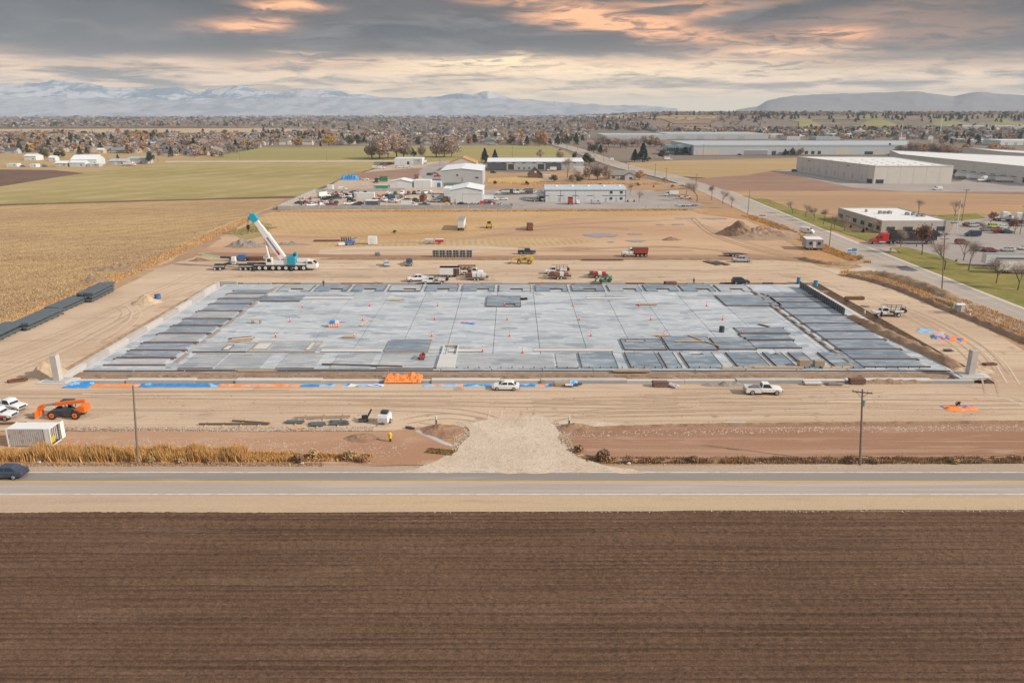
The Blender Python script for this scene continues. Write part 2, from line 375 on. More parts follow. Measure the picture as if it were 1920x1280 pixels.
sheet('site_ground',[(-80,650),(0,622),(150,568),(212,546),(300,502),(340,489),(420,486),(600,489),(900,488),(1400,486),(1520,492),(1575,508),(1700,545),(1800,588),(1960,680),(2000,800),(1940,793),(1500,797),(1100,798),(900,800),(700,807),(300,806),(0,806),(-80,806)],.028,M_site,.7,4,hole=HOLE)
sheet('site_entrance_track',[(212,546),(300,502),(360,492),(470,500),(420,524),(375,536),(300,575),(200,635),(100,700),(-80,760),(-80,655),(0,624),(150,570)],.032,M_siteL,.5,4)
sheet('rutted_strip',[(360,479),(620,483),(900,486),(1400,484),(1530,494),(1480,482),(1400,477),(900,480),(620,477),(400,473)],.036,gmat('rutted_dark',(.31,.19,.125),(.38,.25,.17),(.25,.15,.10),big=.08,st=(.1,1),mid=.6,fine=3,fine_amt=.3),.5,3)
# ---- left of the site
sheet('stubble_field',[(-400,386),(0,384),(300,377),(545,367),(500,396),(440,426),(300,498),(250,505),(160,540),(0,606),(-80,640),(-420,640)],.012,M_stub,1.0,5)
sheet('field_edge_verge',[(160,540),(240,512),(300,480),(380,436),(470,402),(540,377),(548,384),(500,404),(440,434),(345,486),(300,503),(212,548),(150,572),(0,626),(-80,655),(-80,625),(0,598)],.020,M_verge,1.0,4)
sheet('brown_headland',[(545,367),(555,385),(505,400),(480,404),(350,488),(300,502),(380,452),(470,408),(520,384)],.024,gmat('headland_soil',(.33,.21,.14),(.38,.25,.165),(.28,.17,.11),big=.05,fine=2,fine_amt=.2),1.5,5)
sheet('field_track',[(-420,385),(0,381),(300,373),(545,366),(560,371),(300,377),(0,386),(-420,391)],.030,M_plough,.8,8)
sheet('green_field',[(-600,372),(0,346),(130,327),(310,305),(390,302),(700,302),(700,316),(650,332),(560,370),(545,368),(300,375),(0,383),(-420,388),(-600,390)],.05,M_green,1.5,10)
sheet('dark_ploughed_field',[(-600,316),(0,318),(100,319),(160,325),(130,329),(0,350),(-600,380)],.06,M_plough,1,10)
sheet('farmyard_ground',[(-600,284),(0,288),(250,280),(430,292),(420,300),(310,306),(160,325),(0,318),(-600,318)],.055,M_tanf,2,12)
sheet('far_green_field',[(300,304),(395,299),(430,288),(490,277),(700,274),(1030,273),(1062,284),(1080,296),(1000,305),(700,304)],.07,M_green2,2,15)
sheet('field_path',[(310,302.2),(700,301),(800,300),(800,302.5),(700,303.6),(310,304.6)],.09,M_gravel,.4,10)
# ---- works yard behind the site
sheet('works_yard',[(518,391),(600,358),(640,336),(700,318),(740,308),(840,302),(905,306),(905,322),(960,335),(1290,345),(1250,352),(1210,362),(1230,372),(1300,392),(1270,390),(900,393)],.075,M_yard,1,8)
sheet('works_asphalt',[(905,356),(1200,357),(1245,362),(1320,388),(1300,392),(900,393),(905,375)],.10,M_lot,.5,8)
sheet('works_lane',[(785,322),(800,310),(830,303),(850,303),(838,318),(825,345),(800,345)],.10,M_lot,.5,8)
sheet('dirt_patch_in_yard',[(665,325),(800,314),(780,336),(640,338)],.09,M_mud,1,8)
sheet('farmhouse_lot',[(900,322),(960,325),(1090,318),(1210,336),(1290,352),(1240,357),(905,356)],.12,M_dryf,1.5,8)
sheet('yellow_grass_plot',[(915,335),(1010,330),(1020,338),(985,345),(915,343)],.14,gmat('yellow_grass',(.52,.37,.15),(.46,.33,.15),big=.05,fine=1,fine_amt=.2),1,5)
# ---- right side, beyond the side road
sheet('tan_stripe_field',[(1175,305),(1240,302),(1360,299),(1500,296),(1500,320),(1430,328),(1330,334),(1250,330),(1180,316)],.05,M_tanf,1.5,10)
sheet('bare_reddish_lot',[(1290,336),(1400,329),(1460,318),(1600,352),(1800,358),(1960,350),(1960,366),(1600,358),(1350,358)],.055,M_mud,1,8)
sheet('warehouse_paving',[(1450,321),(1495,318),(1640,345),(1800,340),(1840,326),(2300,326),(2300,362),(1900,360),(1700,360),(1600,352),(1560,344)],.07,M_lot,.6,8)
sheet('dry_field_right',[(1350,358),(1600,358),(1960,361),(2400,364),(2400,408),(1960,400),(1800,405),(1560,402),(1440,388)],.04,M_dryf,1,8)
sheet('lawn_behind_office',[(1760,404),(1830,400),(1850,409),(1800,414),(1760,410)],.06,M_lawn,.5,4)
sheet('office_car_park',[(1780,436),(1790,415),(1870,405),(1960,400),(2600,410),(2600,560),(1960,520),(1880,504),(1790,492),(1700,466),(1640,455),(1660,445)],.05,M_lot,.3,5)
sheet('office_front_lawn',[(1400,368),(1470,386),(1520,400),(1581,412),(1581,430),(1650,440),(1655,448),(1625,452),(1560,430),(1480,396),(1390,367)],.062,M_lawn,.4,4)
# side road: centre line and width from the place
ROAD_R = [(1990,630),(1850,576),(1700,512),(1600,470),(1500,428),(1400,383),(1340,357),(1290,341),(1240,328),(1180,316),(1140,303),(1110,292),(1090,284),(1065,276),(1040,270),(1024,265),(1010,260)]
rc = [G(x,y) for x,y in ROAD_R]
def smooth(pts,n=3):
 P = [Vector(p) for p in pts]
 for _ in range(n):
  Q = [P[0]]
  for a,b in zip(P,P[1:]): Q += [a * .75 + b * .25,a * .25 + b * .75]
  Q.append(P[-1]); P = Q
 return P
rc = smooth(rc,2)
# the road runs on beyond the frame to the front
rc = [rc[0] + (rc[0] - rc[4]).normalized() * 220] + rc
def offset(P,o):
 out = []
 for i,p in enumerate(P):
  d = (P[min(i + 1,len(P) - 1)] - P[max(i - 1,0)]).to_2d().normalized(); n = Vector((-d.y,d.x,0)); out.append(p + n * o)
 return out
line_sheet('side_road_shoulder',offset(rc,0),19,.070,gmat('road_gravel_edge',(.44,.35,.27),(.48,.39,.30),(.36,.28,.21),big=.1,fine=3,fine_amt=.2))
line_sheet('side_road',rc,13.5,.080,M_asph)
near = [p for p in rc if p.y < 420]
line_sheet('kerb',offset(near,-7.6),1.3,.115,M_kerb)
line_sheet('lane_line',offset(near,-3.9),.22,.092,M_white_line)
line_sheet('lane_line',offset(rc,6.0),.22,.092,M_white_line)
line_sheet('lane_line',offset(near,-.2),.3,.092,pmat('faded_yellow_paint',(.55,.42,.2),.8,var=.3,scale=.5))
def lawn_along(y0,y1): line_sheet('verge_lawn',offset([p for p in rc if y0 < p.y < y1],-12.6),8.8,.1075,M_lawn)
lawn_along(-100,G(960,470).y); lawn_along(G(960,440).y,G(960,372).y)
# driveway of the office and site entrance from the side road
sheet('office_driveway',[(1600,460),(1630,452),(1700,458),(1680,472),(1660,472),(1650,468)],.100,M_asph,.2,4)
sheet('site_gate_apron',[(1520,500),(1580,506),(1660,496),(1700,520),(1720,534),(1640,520),(1570,514)],.050,M_gravel,.4,4)
sheet('asphalt_patch',[(1680,500),(1700,499),(1722,508),(1712,509),(1690,507)],.100,pmat('dark_tar',(.12,.115,.12),.8),.2,2)
sheet('verge_lawn',[(1668,464),(1700,464),(1760,480),(1800,494),(1880,508),(1960,528),(2200,590),(2200,640),(1920,553),(1800,513),(1740,490),(1690,475)],.105,M_lawn,.4,4)
# rough strip between the site and the side road
sheet('rough_verge_near_road',[(1570,512),(1620,510),(1700,525),(1800,560),(1960,622),(2200,730),(2000,680),(1850,602),(1780,578),(1740,566),(1690,545),(1620,522)],.046,gmat('rough_verge',(.40,.27,.155),(.33,.215,.13),(.27,.24,.10),big=.06,mid=.3,fine=2,fine_amt=.35,bump=.15),.8,3)
sheet('rough_verge_far',[(1290,392),(1380,398),(1440,415),(1510,440),(1560,468),(1622,492),(1600,498),(1540,500),(1490,482),(1510,474),(1460,440),(1400,412),(1310,400)],.044,gmat('orange_verge',(.48,.27,.12),(.40,.24,.13),(.30,.19,.11),big=.08,mid=.3,fine=2,fine_amt=.35,bump=.15),.8,3)
# ---- front: brown strips, entrance gravel, road
sheet('tilled_strip',[(1050,822),(1090,802),(1250,797),(1500,795),(1960,790),(2200,788),(2200,852),(1960,854),(1500,858),(1200,868),(1120,862),(1060,844)],.034,M_brown,.8,1.5)
sheet('brown_front_strip',[(-80,812),(300,808),(700,812),(790,800),(830,826),(860,850),(800,872),(600,874),(0,872),(-80,872)],.034,gmat('brown_soil_left',(.36,.205,.125),(.44,.275,.175),(.49,.35,.25),big=.06,st=(.3,1),mid=.4,fine=3,fine_amt=.2,bump=.06),.5,3)
sheet('gravel_entrance',[(870,796),(930,782),(1000,780),(1040,786),(1046,812),(1052,832),(1085,858),(1160,880),(1210,886),(745,886),(800,872),(856,848),(880,818)],.042,M_gravel,.8,1.6)
sheet('gravel_spill',[(1046,790),(1110,790),(1180,797),(1090,806),(1050,800)],.046,M_gravel,.4,3)
sheet('roadside_verge',[(-400,868),(300,871),(790,874),(1160,874),(1500,872),(2300,868),(2300,884),(-400,884)],.038,gmat('roadside_gravel',(.42,.33,.25),(.37,.285,.215),(.30,.26,.22),big=.1,st=(.2,1),mid=.8,fine=4,fine_amt=.3,bump=.04),.2,3)
YR1,YR0 = G(960,877).y,G(960,936).y
def strip(name,y0,y1,z,mat,x=420):
 mb = MB(); mb.add([(-x,y0,z),(x,y0,z),(x,y1,z),(-x,y1,z)],[(0,1,2,3)],mat); o = mb.build(name,fix=False); return tag(o,None,None,None,'structure')
strip('road',YR0,YR1,.060,M_asph); yl = G(960,903.5).y
strip('road_lane_far',yl,G(960,886.5).y,.064,M_asphd)
strip('lane_line',G(960,886.8).y,G(960,885).y,.070,M_white_line)
strip('lane_line',G(960,928).y,G(960,925.8).y,.070,M_white_line)
strip('lane_line',yl - .12,yl + .0,.070,M_yel_line)
mb = MB(); x = -400
while x < 400:
 mb.box(x,x + 11.95,yl + .12,yl + .24,.066,.071,M_yel_line); x += 12
tag(mb.build('lane_line'),None,None,None,'structure')
sheet('sandy_shoulder',[(-400,930),(2300,930),(2300,956),(1500,957),(960,960),(400,962),(-400,963)],.050,M_shoulder,.15,4)
# foreground field: real ridges and clods
def furrow_field():
 x0,x1,y0,y1 = -82,82,44.0,G(960,958).y; dx,dy = .22,.085
 nx,ny = int((x1 - x0) / dx),int((y1 - y0) / dy)
 X = np.linspace(x0,x1,nx); Y = np.linspace(y0,y1,ny); XX,YY = np.meshgrid(X,Y)
 rs = np.random.RandomState(3)
 def vn(sx,sy,seed):
  r = np.random.RandomState(seed); gx,gy = int((x1 - x0) / sx) + 3,int((y1 - y0) / sy) + 3; g = r.rand(gy,gx)
  u = (XX - x0) / sx; v = (YY - y0) / sy; i = u.astype(int); j = v.astype(int); a = u - i; b = v - j; a = a * a * (3 - 2 * a); b = b * b * (3 - 2 * b)
  return (g[j,i] * (1 - a) + g[j,i + 1] * a) * (1 - b) + (g[j + 1,i] * (1 - a) + g[j + 1,i + 1] * a) * b
 slope = -.0035 * XX * 0
 per = .72
 ph = (YY - .012 * XX * 0) / per
 amp = .05 + .07 * vn(30,per,5) + .03 * vn(4,1.5,15)
 Z = amp * np.sin(2 * np.pi * ph + .5 * vn(18,3,6)) + .10 * (vn(.5,.35,1) - .5) + .12 * (vn(.26,.2,2) - .5) + .10 * (vn(12,5,3) - .5)
 Z += .06 * (rs.rand(*Z.shape) - .5) + .05
 edge = np.clip((y1 - YY) / .6,0,1); Z = Z * edge + .02
 V = np.stack([XX.ravel(),YY.ravel() + .04 * (rs.rand(XX.size) - .5),Z.ravel()],1)
 idx = np.arange(nx * ny).reshape(ny,nx); F = np.stack([idx[:-1,:-1].ravel(),idx[:-1,1:].ravel(),idx[1:,1:].ravel(),idx[1:,:-1].ravel()],1)
 m = gmat('furrow_soil',(.138,.083,.053),(.118,.070,.044),(.162,.101,.066),big=.03,st=(.15,1),mid=.4,fine=5,fine_amt=.9,rows=(.72,0,.75,(.052,.029,.019)),track=(0,.5,.6,(.062,.035,.024)),spots=(3.2,.80,(.42,.32,.22)),bump=.10)  # dark row stripes paint furrow shade into the soil colour
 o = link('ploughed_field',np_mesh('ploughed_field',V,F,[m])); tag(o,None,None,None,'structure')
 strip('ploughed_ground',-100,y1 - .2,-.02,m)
furrow_field()
# ---- mountains
def ridge_range(name,az0,az1,dist,depth,prof,mat,rough=.25,seed=1,nx=420,ny=40,base=0):
 """prof: list of (picture x, picture y of the crest); crest height from the angle at this distance"""
 V = []; F = []
 xs = [p[0] for p in prof]; ys = [p[1] for p in prof]
 for i in range(nx + 1):
  px = az0 + (az1 - az0) * i / nx
  cy = float(np.interp(px,xs,ys)); a,e = px_dir(px,cy)
  hc = CAM_H + dist * math.tan(e)
  for j in range(ny + 1):
   t = j / ny                          # 0 foot, ~.6 crest, 1 back
   r = dist + (t - .6) * depth
   s = (t / .6) if t < .6 else (1 - (t - .6) / .4 * .7)
   s = max(0,s) ** 1.15
   x,y = r * math.sin(a),r * math.cos(a)
   q = 0; am = 1; fr = 1 / (dist * .035)
   for o in range(6):
    n = 1 - abs(noise.noise((x * fr,y * fr * .6,seed + o * 5))) * 2; q += (n * n - .35) * am; am *= .52; fr *= 2.1
   h = hc * s * (1 + rough * q * (1.15 - .75 * s))
   V.append((x,y,max(-3,h if hc > 3 else -3) + base))
 for i in range(nx):
  for j in range(ny):
   k = i * (ny + 1) + j; F.append((k,k + ny + 1,k + ny + 2,k + 1))
 o = link(name,np_mesh(name,np.array(V),np.array(F),[mat],smooth=True)); tag(o,None,None,None,'structure')
def mount_mat(name,rock,snow,lo,hi,amt):
 m = bpy.data.materials.new(name); m.use_nodes = True; T = NT(m.node_tree); b = T.n['Principled BSDF']
 g = T.node('ShaderNodeNewGeometry'); sp = T.node('ShaderNodeSeparateXYZ'); T.l.new(g.outputs['Position'],sp.inputs[0])
 tc = T.node('ShaderNodeTexCoord').outputs['Object']
 n = T.noise(T.mapping(tc,(1,.35,1.6)),.006,8,.68,.8); n2 = T.noise(tc,.0013,4,.6,.5)
 v = T.m('ADD',n,T.m('MULTIPLY',T.m('SUBTRACT',n2,.5),.6))
 f = T.m('MULTIPLY',T.step(v,lo,hi),amt)
 T.put(b.inputs['Base Color'],T.mix(f,rock,snow)); b.inputs['Roughness'].default_value = .9; b.inputs['Specular IOR Level'].default_value = .1
 return m
MM1 = mount_mat('snowy_mountain',(.19,.28,.37),(.60,.62,.65),.44,.56,.85)  # rock kept pale and blue: some distance haze is painted into the colour
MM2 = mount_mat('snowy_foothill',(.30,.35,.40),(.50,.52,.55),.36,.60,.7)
MM3 = mount_mat('hazy_ridge',(.26,.255,.26),(.32,.31,.31),.4,.6,.6)  # lightened grey, part of the haze is in the colour itself
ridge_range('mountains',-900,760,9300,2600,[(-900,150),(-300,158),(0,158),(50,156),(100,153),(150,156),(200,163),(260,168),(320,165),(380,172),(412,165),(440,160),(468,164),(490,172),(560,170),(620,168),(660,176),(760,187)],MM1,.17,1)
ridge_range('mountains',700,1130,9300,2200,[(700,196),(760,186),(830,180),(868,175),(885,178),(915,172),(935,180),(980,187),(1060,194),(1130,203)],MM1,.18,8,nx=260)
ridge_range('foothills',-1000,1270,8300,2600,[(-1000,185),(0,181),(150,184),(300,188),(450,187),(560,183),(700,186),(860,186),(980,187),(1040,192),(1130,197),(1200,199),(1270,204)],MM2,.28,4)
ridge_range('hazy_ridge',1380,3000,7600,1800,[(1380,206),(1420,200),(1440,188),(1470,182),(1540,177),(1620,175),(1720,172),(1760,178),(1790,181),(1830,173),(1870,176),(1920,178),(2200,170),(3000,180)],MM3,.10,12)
# ---- haze: one closed box round everything
mb = MB(); mb.box(-12500,12500,-3000,12500,-8,520,None)
hz = mb.build('haze'); tag(hz,None,None,None,'stuff')
hm = bpy.data.materials.new('haze'); hm.use_nodes = True; T = NT(hm.node_tree); T.n.clear()
ho = T.node('ShaderNodeOutputMaterial'); pv = T.node('ShaderNodeVolumePrincipled'); T.l.new(pv.outputs[0],ho.inputs['Volume'])
pv.inputs['Color'].default_value = (.64,.73,.84,1); pv.inputs['Density'].default_value = 1.02e-4; pv.inputs['Anisotropy'].default_value = 0
hz.data.materials.clear(); hz.data.materials.append(hm)
hz.visible_shadow = True
# ---- tyre tracks pressed in the dirt
TR = [pmat('track_dark',(.41,.295,.20),.95,var=.3,scale=.4),pmat('track_pale',(.58,.455,.34),.95,var=.2,scale=.4),pmat('track_mud',(.31,.20,.13),.95,var=.3,scale=.4)]
rt = random.Random(9)
def tracks(pts,mi=0,gap=1.9,w=.32):
 P = smooth([G(*p) for p in pts],3)
 for o in (-gap / 2,gap / 2): line_sheet('tyre_track',offset(P,o),w,.0585 + .0006 * rt.random(),TR[mi])
for i in range(26):
 y0 = rt.choice([rt.uniform(733,785),rt.uniform(733,785),rt.uniform(505,530)]); x0 = rt.uniform(-60,1500); L_ = rt.uniform(250,900); dy = rt.uniform(-6,6) * (1 if y0 > 600 else .3)
 if y0 < 600: x0 = 380 + x0 * .6; L_ *= .6
 tracks([(x0,y0),(x0 + L_ * .35,y0 + dy * .5 + rt.uniform(-2,2)),(x0 + L_ * .7,y0 + dy),(x0 + L_,y0 + dy * 1.4)],rt.choice([0,0,1]),w=rt.uniform(.2,.45))
for pts,mi in [([(1290,412),(1340,432),(1400,455),(1480,478),(1600,505)],0),([(1300,410),(1330,440),(1420,470),(1560,500)],2),([(1060,470),(1200,462),(1300,464),(1440,482)],2),([(640,470),(900,468),(1060,472),(1300,470)],0),([(-40,700),(100,650),(200,600),(300,560),(380,535)],1),([(-40,720),(120,660),(230,600),(330,545),(420,520)],0),
  ([(-40,680),(150,612),(260,560),(360,515)],0),([(170,630),(210,612),(240,590),(230,575),(205,580)],0),([(190,640),(232,618),(262,590),(245,572)],1),([(30,690),(150,640),(250,585)],1),([(1880,700),(1840,650),(1740,595),(1640,560),(1540,530),(1450,512)],0),([(1900,720),(1870,670),(1780,610),(1680,568),(1560,532)],1),([(1860,740),(1850,700),(1790,640),(1700,590)],0),([(1930,760),(1880,740),(1700,742),(1500,745)],1),
  ([(1000,880),(985,840),(960,800),(880,770),(700,765)],0),([(940,884),(950,840),(985,800),(1080,772),(1300,768)],0),([(900,884),(910,840),(925,800),(930,770)],1),([(1060,880),(1000,850),(985,800),(990,770)],0),([(760,790),(830,778),(900,785),(960,810)],0),([(1180,430),(1100,425),(1000,430),(860,452),(700,456)],0),([(560,446),(760,440),(960,428),(1100,418),(1280,412)],0),([(400,498),(600,520),(900,518),(1300,512),(1500,505)],0),
  ([(1060,840),(1120,828),(1300,818),(1500,820),(1800,815),(1980,818)],1),([(1080,848),(1200,840),(1400,833),(1700,836),(1980,830)],1),([(1070,824),(1200,812),(1400,808),(1700,806),(1980,803)],2),([(100,830),(300,828),(500,832),(700,845)],2)]:
 tracks(pts,mi)
# ================================================================ the building slab
M_pit = gmat('pit_soil',(.27,.18,.12),(.34,.24,.165),(.20,.125,.08),big=.2,mid=.8,fine=3,fine_amt=.35,bump=.1)
def slab_mat(name,c1,c2,c3):
 m = bpy.data.materials.new(name); m.use_nodes = True; T = NT(m.node_tree); b = T.n['Principled BSDF']
 g = T.node('ShaderNodeNewGeometry').outputs['Position']
 n1 = T.noise(T.mapping(g,(.22,1,1)),.24,8,.72,.4); n2 = T.noise(T.mapping(g,(.4,1.6,1)),.8,5,.6,.4); n3 = T.noise(T.mapping(g,(.25,.6,1),0,(40,3,0)),.45,4,.5,.2)
 c = T.mix(T.step(n1,.38,.62),c1,c2)
 c = T.mix(T.m('MULTIPLY',T.step(n2,.50,.64),.5),c,c3)
 c = T.mix(T.m('MULTIPLY',T.step(n3,.575,.60),.55),c,(.20,.25,.30))
 oi = T.node('ShaderNodeObjectInfo').outputs['Random']
 c = T.mix(1.0,c,T.mix(oi,(.92,.92,.92),(1.05,1.05,1.05)),'MULTIPLY')
 T.put(b.inputs['Base Color'],c)
 T.put(b.inputs['Roughness'],T.m('ADD',T.m('MULTIPLY',n1,.35),.42)); b.inputs['Specular IOR Level'].default_value = .35
 return m
M_slab = slab_mat('slab_concrete',(.35,.39,.42),(.48,.515,.54),(.68,.69,.69))
M_cast = slab_mat('cast_panel_concrete',(.14,.185,.23),(.25,.30,.345),(.50,.52,.53))
M_cast2 = slab_mat('cast_panel_concrete_pale',(.30,.325,.34),(.40,.42,.43),(.55,.56,.56))
M_form = pmat('oiled_form_board',(.13,.095,.082),.8,var=.3,scale=.8)
M_formred = pmat('red_form_board',(.20,.11,.09),.75,var=.3,scale=.8)
M_lumb = pmat('new_lumber',(.52,.36,.20),.8,var=.25,scale=2)
M_lumbg = pmat('weathered_lumber',(.36,.29,.22),.85,var=.25,scale=2)
M_rust = pmat('rusty_steel',(.16,.075,.045),.8,var=.35,scale=3)
M_darks = pmat('dark_steel',(.055,.06,.07),.6,var=.2)
M_white = pmat('white_paint',(.78,.78,.77),.35,var=.05,spec=.5)
M_black = pmat('black_rubber',(.022,.022,.024),.8,var=.2)
M_grey = pmat('grey_paint',(.30,.30,.30),.6)
M_org = pmat('orange_safety',(.82,.20,.045),.55,var=.1)
M_red = pmat('red_paint',(.52,.035,.03),.4,var=.15)
M_blue = pmat('blue_tarp',(.03,.24,.58),.5,var=.25,scale=2)
M_orangetarp = pmat('orange_tarp',(.88,.25,.06),.55,var=.2,scale=2)
M_yellow = pmat('yellow_paint',(.72,.50,.03),.5)
SX0,SX1,SY0,SY1 = -77.2,79.0,130.6,203.2
# pit floor and its earth sides
mb = MB(); mb.add([(HX0 - .5,HY0 - .5,-.85),(HX1 + .5,HY0 - .5,-.85),(HX1 + .5,HY1 + .5,-.85),(HX0 - .5,HY1 + .5,-.85)],[(0,1,2,3)],M_pit)
tag(mb.build('excavation_floor',fix=False),None,None,None,'structure')
def earth_bank(name,a,b,nrm,top,bot,run,mat,jag=.25):
 """a rough sloping cut of earth from a to b; nrm points down the slope"""
 a,b = Vector(a),Vector(b); L = (b - a).length; n = int(L / .45); d = (b - a) / n; nr = Vector(nrm); V = []; F = []; K = 5
 for i in range(n + 1):
  p = a + d * i
  for k in range(K):
   t = k / (K - 1); q = noise.noise((p.x * 1.3,p.y * 1.3,k * 1.7 + top)) * jag
   V.append((*(p + nr * (run * t + q)).to_2d(),top + (bot - top) * t + (noise.noise((p.x * 2,p.y * 2,k * 3.1)) * jag * .5 if 0 < k < K - 1 else 0)))
 for i in range(n):
  for k in range(K - 1): F.append((i * K + k,(i + 1) * K + k,(i + 1) * K + k + 1,i * K + k + 1))
 o = link(name,np_mesh(name,np.array(V),np.array(F),[mat])); return tag(o,None,None,None,'structure')
earth_bank('excavation_bank',(HX0 - .3,HY0 - .2,0),(HX1 + .3,HY0 - .2,0),(0,1,0),.04,-.86,.5,M_pit)
earth_bank('excavation_bank',(HX0 - .3,HY1 + .2,0),(HX1 + .3,HY1 + .2,0),(0,-1,0),.04,-.86,.7,M_pit)
earth_bank('excavation_bank',(HX0 - .2,HY0,0),(HX0 - .2,HY1,0),(1,0,0),.04,-.86,.5,M_pit)
earth_bank('excavation_bank',(HX1 + .2,HY0,0),(HX1 + .2,HY1,0),(-1,0,0),.04,-.86,.8,M_pit)
earth_bank('excavation_bank',(SX0 - .6,SY0 - 1.4,0),(SX1 + .4,SY0 - 1.4,0),(0,-1,0),-.02,-.84,.9,M_pit,.3)
# the soil shelf right under the slab
mb = MB(); mb.box(SX0 - .6,SX1 + .6,SY0 - 1.5,SY1 + .6,-.84,-.06,M_pit); tag(mb.build('soil_shelf'),None,None,None,'structure')
slab = empty('concrete_slab',(0,0,0)); slab['kind'] = 'structure'
NP = 17; xs = [SX0 + i * (SX1 - SX0) / NP for i in range(NP + 1)]; ys = [SY0,137,141.9,149,156,163.5,171,178.5,186,194,SY1]
pm = {}
for i in range(NP):
 for j in range(10):
  w,d = xs[i + 1] - xs[i] - .10,ys[j + 1] - ys[j] - .05
  key = j
  if key not in pm:
   mb = MB(); mb.box(0,w,0,d,-.20,0,M_slab); pm[key] = mb.mesh('floor_panel')
  link('floor_panel',pm[key],slab,(xs[i] + .045,ys[j] + .03,.12))
# footing walls
def wallthing(name,label,cat,boxes,mat,group=None):
 mb = MB()
 for b in boxes: mb.box(*b,mat)
 return tag(mb.build(name),label,cat,group)
M_foot = pmat('footing_concrete',(.44,.43,.41),.85,var=.2,scale=.5,dirt=((.30,.26,.22),.3,.58,.5))
M_foot2 = pmat('fresh_footing_concrete',(.54,.53,.51),.8,var=.12,scale=.5)
fr = empty('footing_wall',(0,126.2,0),0,'long low pale concrete footing wall along the front of the slab','footing')
x = -76.0; k = 0
while x < 80:
 L = min([9,12,7,15,10][k % 5],80.3 - x); h = [.18,.32,.20,.30,.16][k % 5]; w = [.9,1.15,.95,1.3,.9][k % 5]
 mb = MB(); mb.box(x + .03,x + L - .03,-w / 2,w / 2,-.83,h,[M_foot2,M_foot2,M_foot][k % 3]); mb.build('wall_segment',fr); x += L; k += 1
lf = empty('footing_wall',(-79.6,165,0),0,'pale concrete footing wall running back along the left side of the slab','footing')
y = -37.5; k = 0
while y < 38.9:
 L = min(8.2,39.4 - y); h = .15 + .5 * S(y,0,32); mb = MB(); mb.box(-.5 - .1 * (k % 2),.45,y + .03,y + L - .03,-.83,h,[M_foot2,M_foot][k % 2]); mb.build('wall_segment',lf); y += L; k += 1
wallthing('end_wall','short grey concrete corner wall behind the far left end of the slab','wall',[(-79.0,-74.6,204.0,204.5,-.83,.75)],M_foot)
bk = empty('footing_wall',(0,204.4,0),0,'low form lined footing along the back edge of the slab','footing')
x = -73; k = 0
rb = random.Random(4)
while x < 76:
 L = rb.uniform(3,8)
 if rb.random() < .8:
  mb = MB(); mb.box(x,min(77,x + L - .3),-.2,.15,-.83,.18 + rb.uniform(0,.25),[M_foot,M_lumbg,M_formred,M_form][0 if x < 0 else rb.randrange(4)]); mb.build('form_segment',bk)
 x += L; k += 1
# slab edge kerb along the front
ek = empty('edge_kerb',(0,SY0,0),0,'pale raised concrete kerb strip along the front slab edge','kerb')
for i in range(NP):
 mb = MB(); mb.box(xs[i] + .1,xs[i + 1] - .1,.25,1.35,.122,.26,M_cast2); mb.build('kerb_block',ek)
 mb = MB(); mb.box(xs[i] + .15,xs[i + 1] - .15,.12,.22,.122,.34,M_form); mb.build('form_board',ek)
ls = empty('edge_strip',(0,0,0),0,'pale concrete edge strip along the left slab side','kerb')
for j in range(8):
 mb = MB(); mb.box(SX0 - .35,SX0 - .02,SY0 + j * 9.05,SY0 + j * 9.05 + 9,-.04,.14,M_foot2); mb.build('kerb_block',ls)
rs_ = empty('edge_strip',(0,0,0),0,'pale concrete edge strip along the right slab side','kerb')
for j in range(8):
 mb = MB(); mb.box(SX1 + .03,SX1 + 1.0,SY0 + j * 9.05,SY0 + j * 9.05 + 9,-.04,.15,M_foot2); mb.build('kerb_block',rs_)
# corner piers on footings
for (px,py,h,lab,s) in ((110,715,4.5,'tall square concrete pier standing at the front left corner of the slab',-1),(1818,704,4.4,'tall square concrete pier standing at the front right corner of the slab',1)):
 p = G(px,py); e = empty('concrete_pier',(p.x,p.y,0),R(3 * s),lab,'pier')
 mb = MB(); mb.box(-2.9,2.9,-1.7,1.7,-.3,.22,M_foot2); mb.build('footing',e)
 mb = MB(); mb.box(-2.1,1.9,-1.2,1.3,.22,.36,M_foot); mb.build('footing_step',e)
 mb = MB()
 for q in range(4): mb.box(-.55,.55,-.55,.55,.36 + q * h / 4 + .012 * (q > 0),.36 + (q + 1) * h / 4,M_conc)
 mb.box(-.52,.52,-.52,.52,.36,.3 + h,M_foot); mb.build('shaft',e)
 for q in range(6): mb = MB(); mb.tube((-.4 + .16 * q,.2 * (-1) ** q,.36 + h),(-.4 + .16 * q,.2 * (-1) ** q,.62 + h),.02,.02,M_rust,4); mb.build('rebar',e)
ORD = ['first','second','third','fourth','fifth','sixth','seventh','eighth','ninth','tenth','eleventh','twelfth','thirteenth','fourteenth','fifteenth','sixteenth','seventeenth','eighteenth','nineteenth','twentieth']
ORD += ['twenty-' + o for o in ORD[:9]] + ['thirtieth'] + ['thirty-' + o for o in ORD[:9]] + ['fortieth'] + ['forty-' + o for o in ORD[:9]]
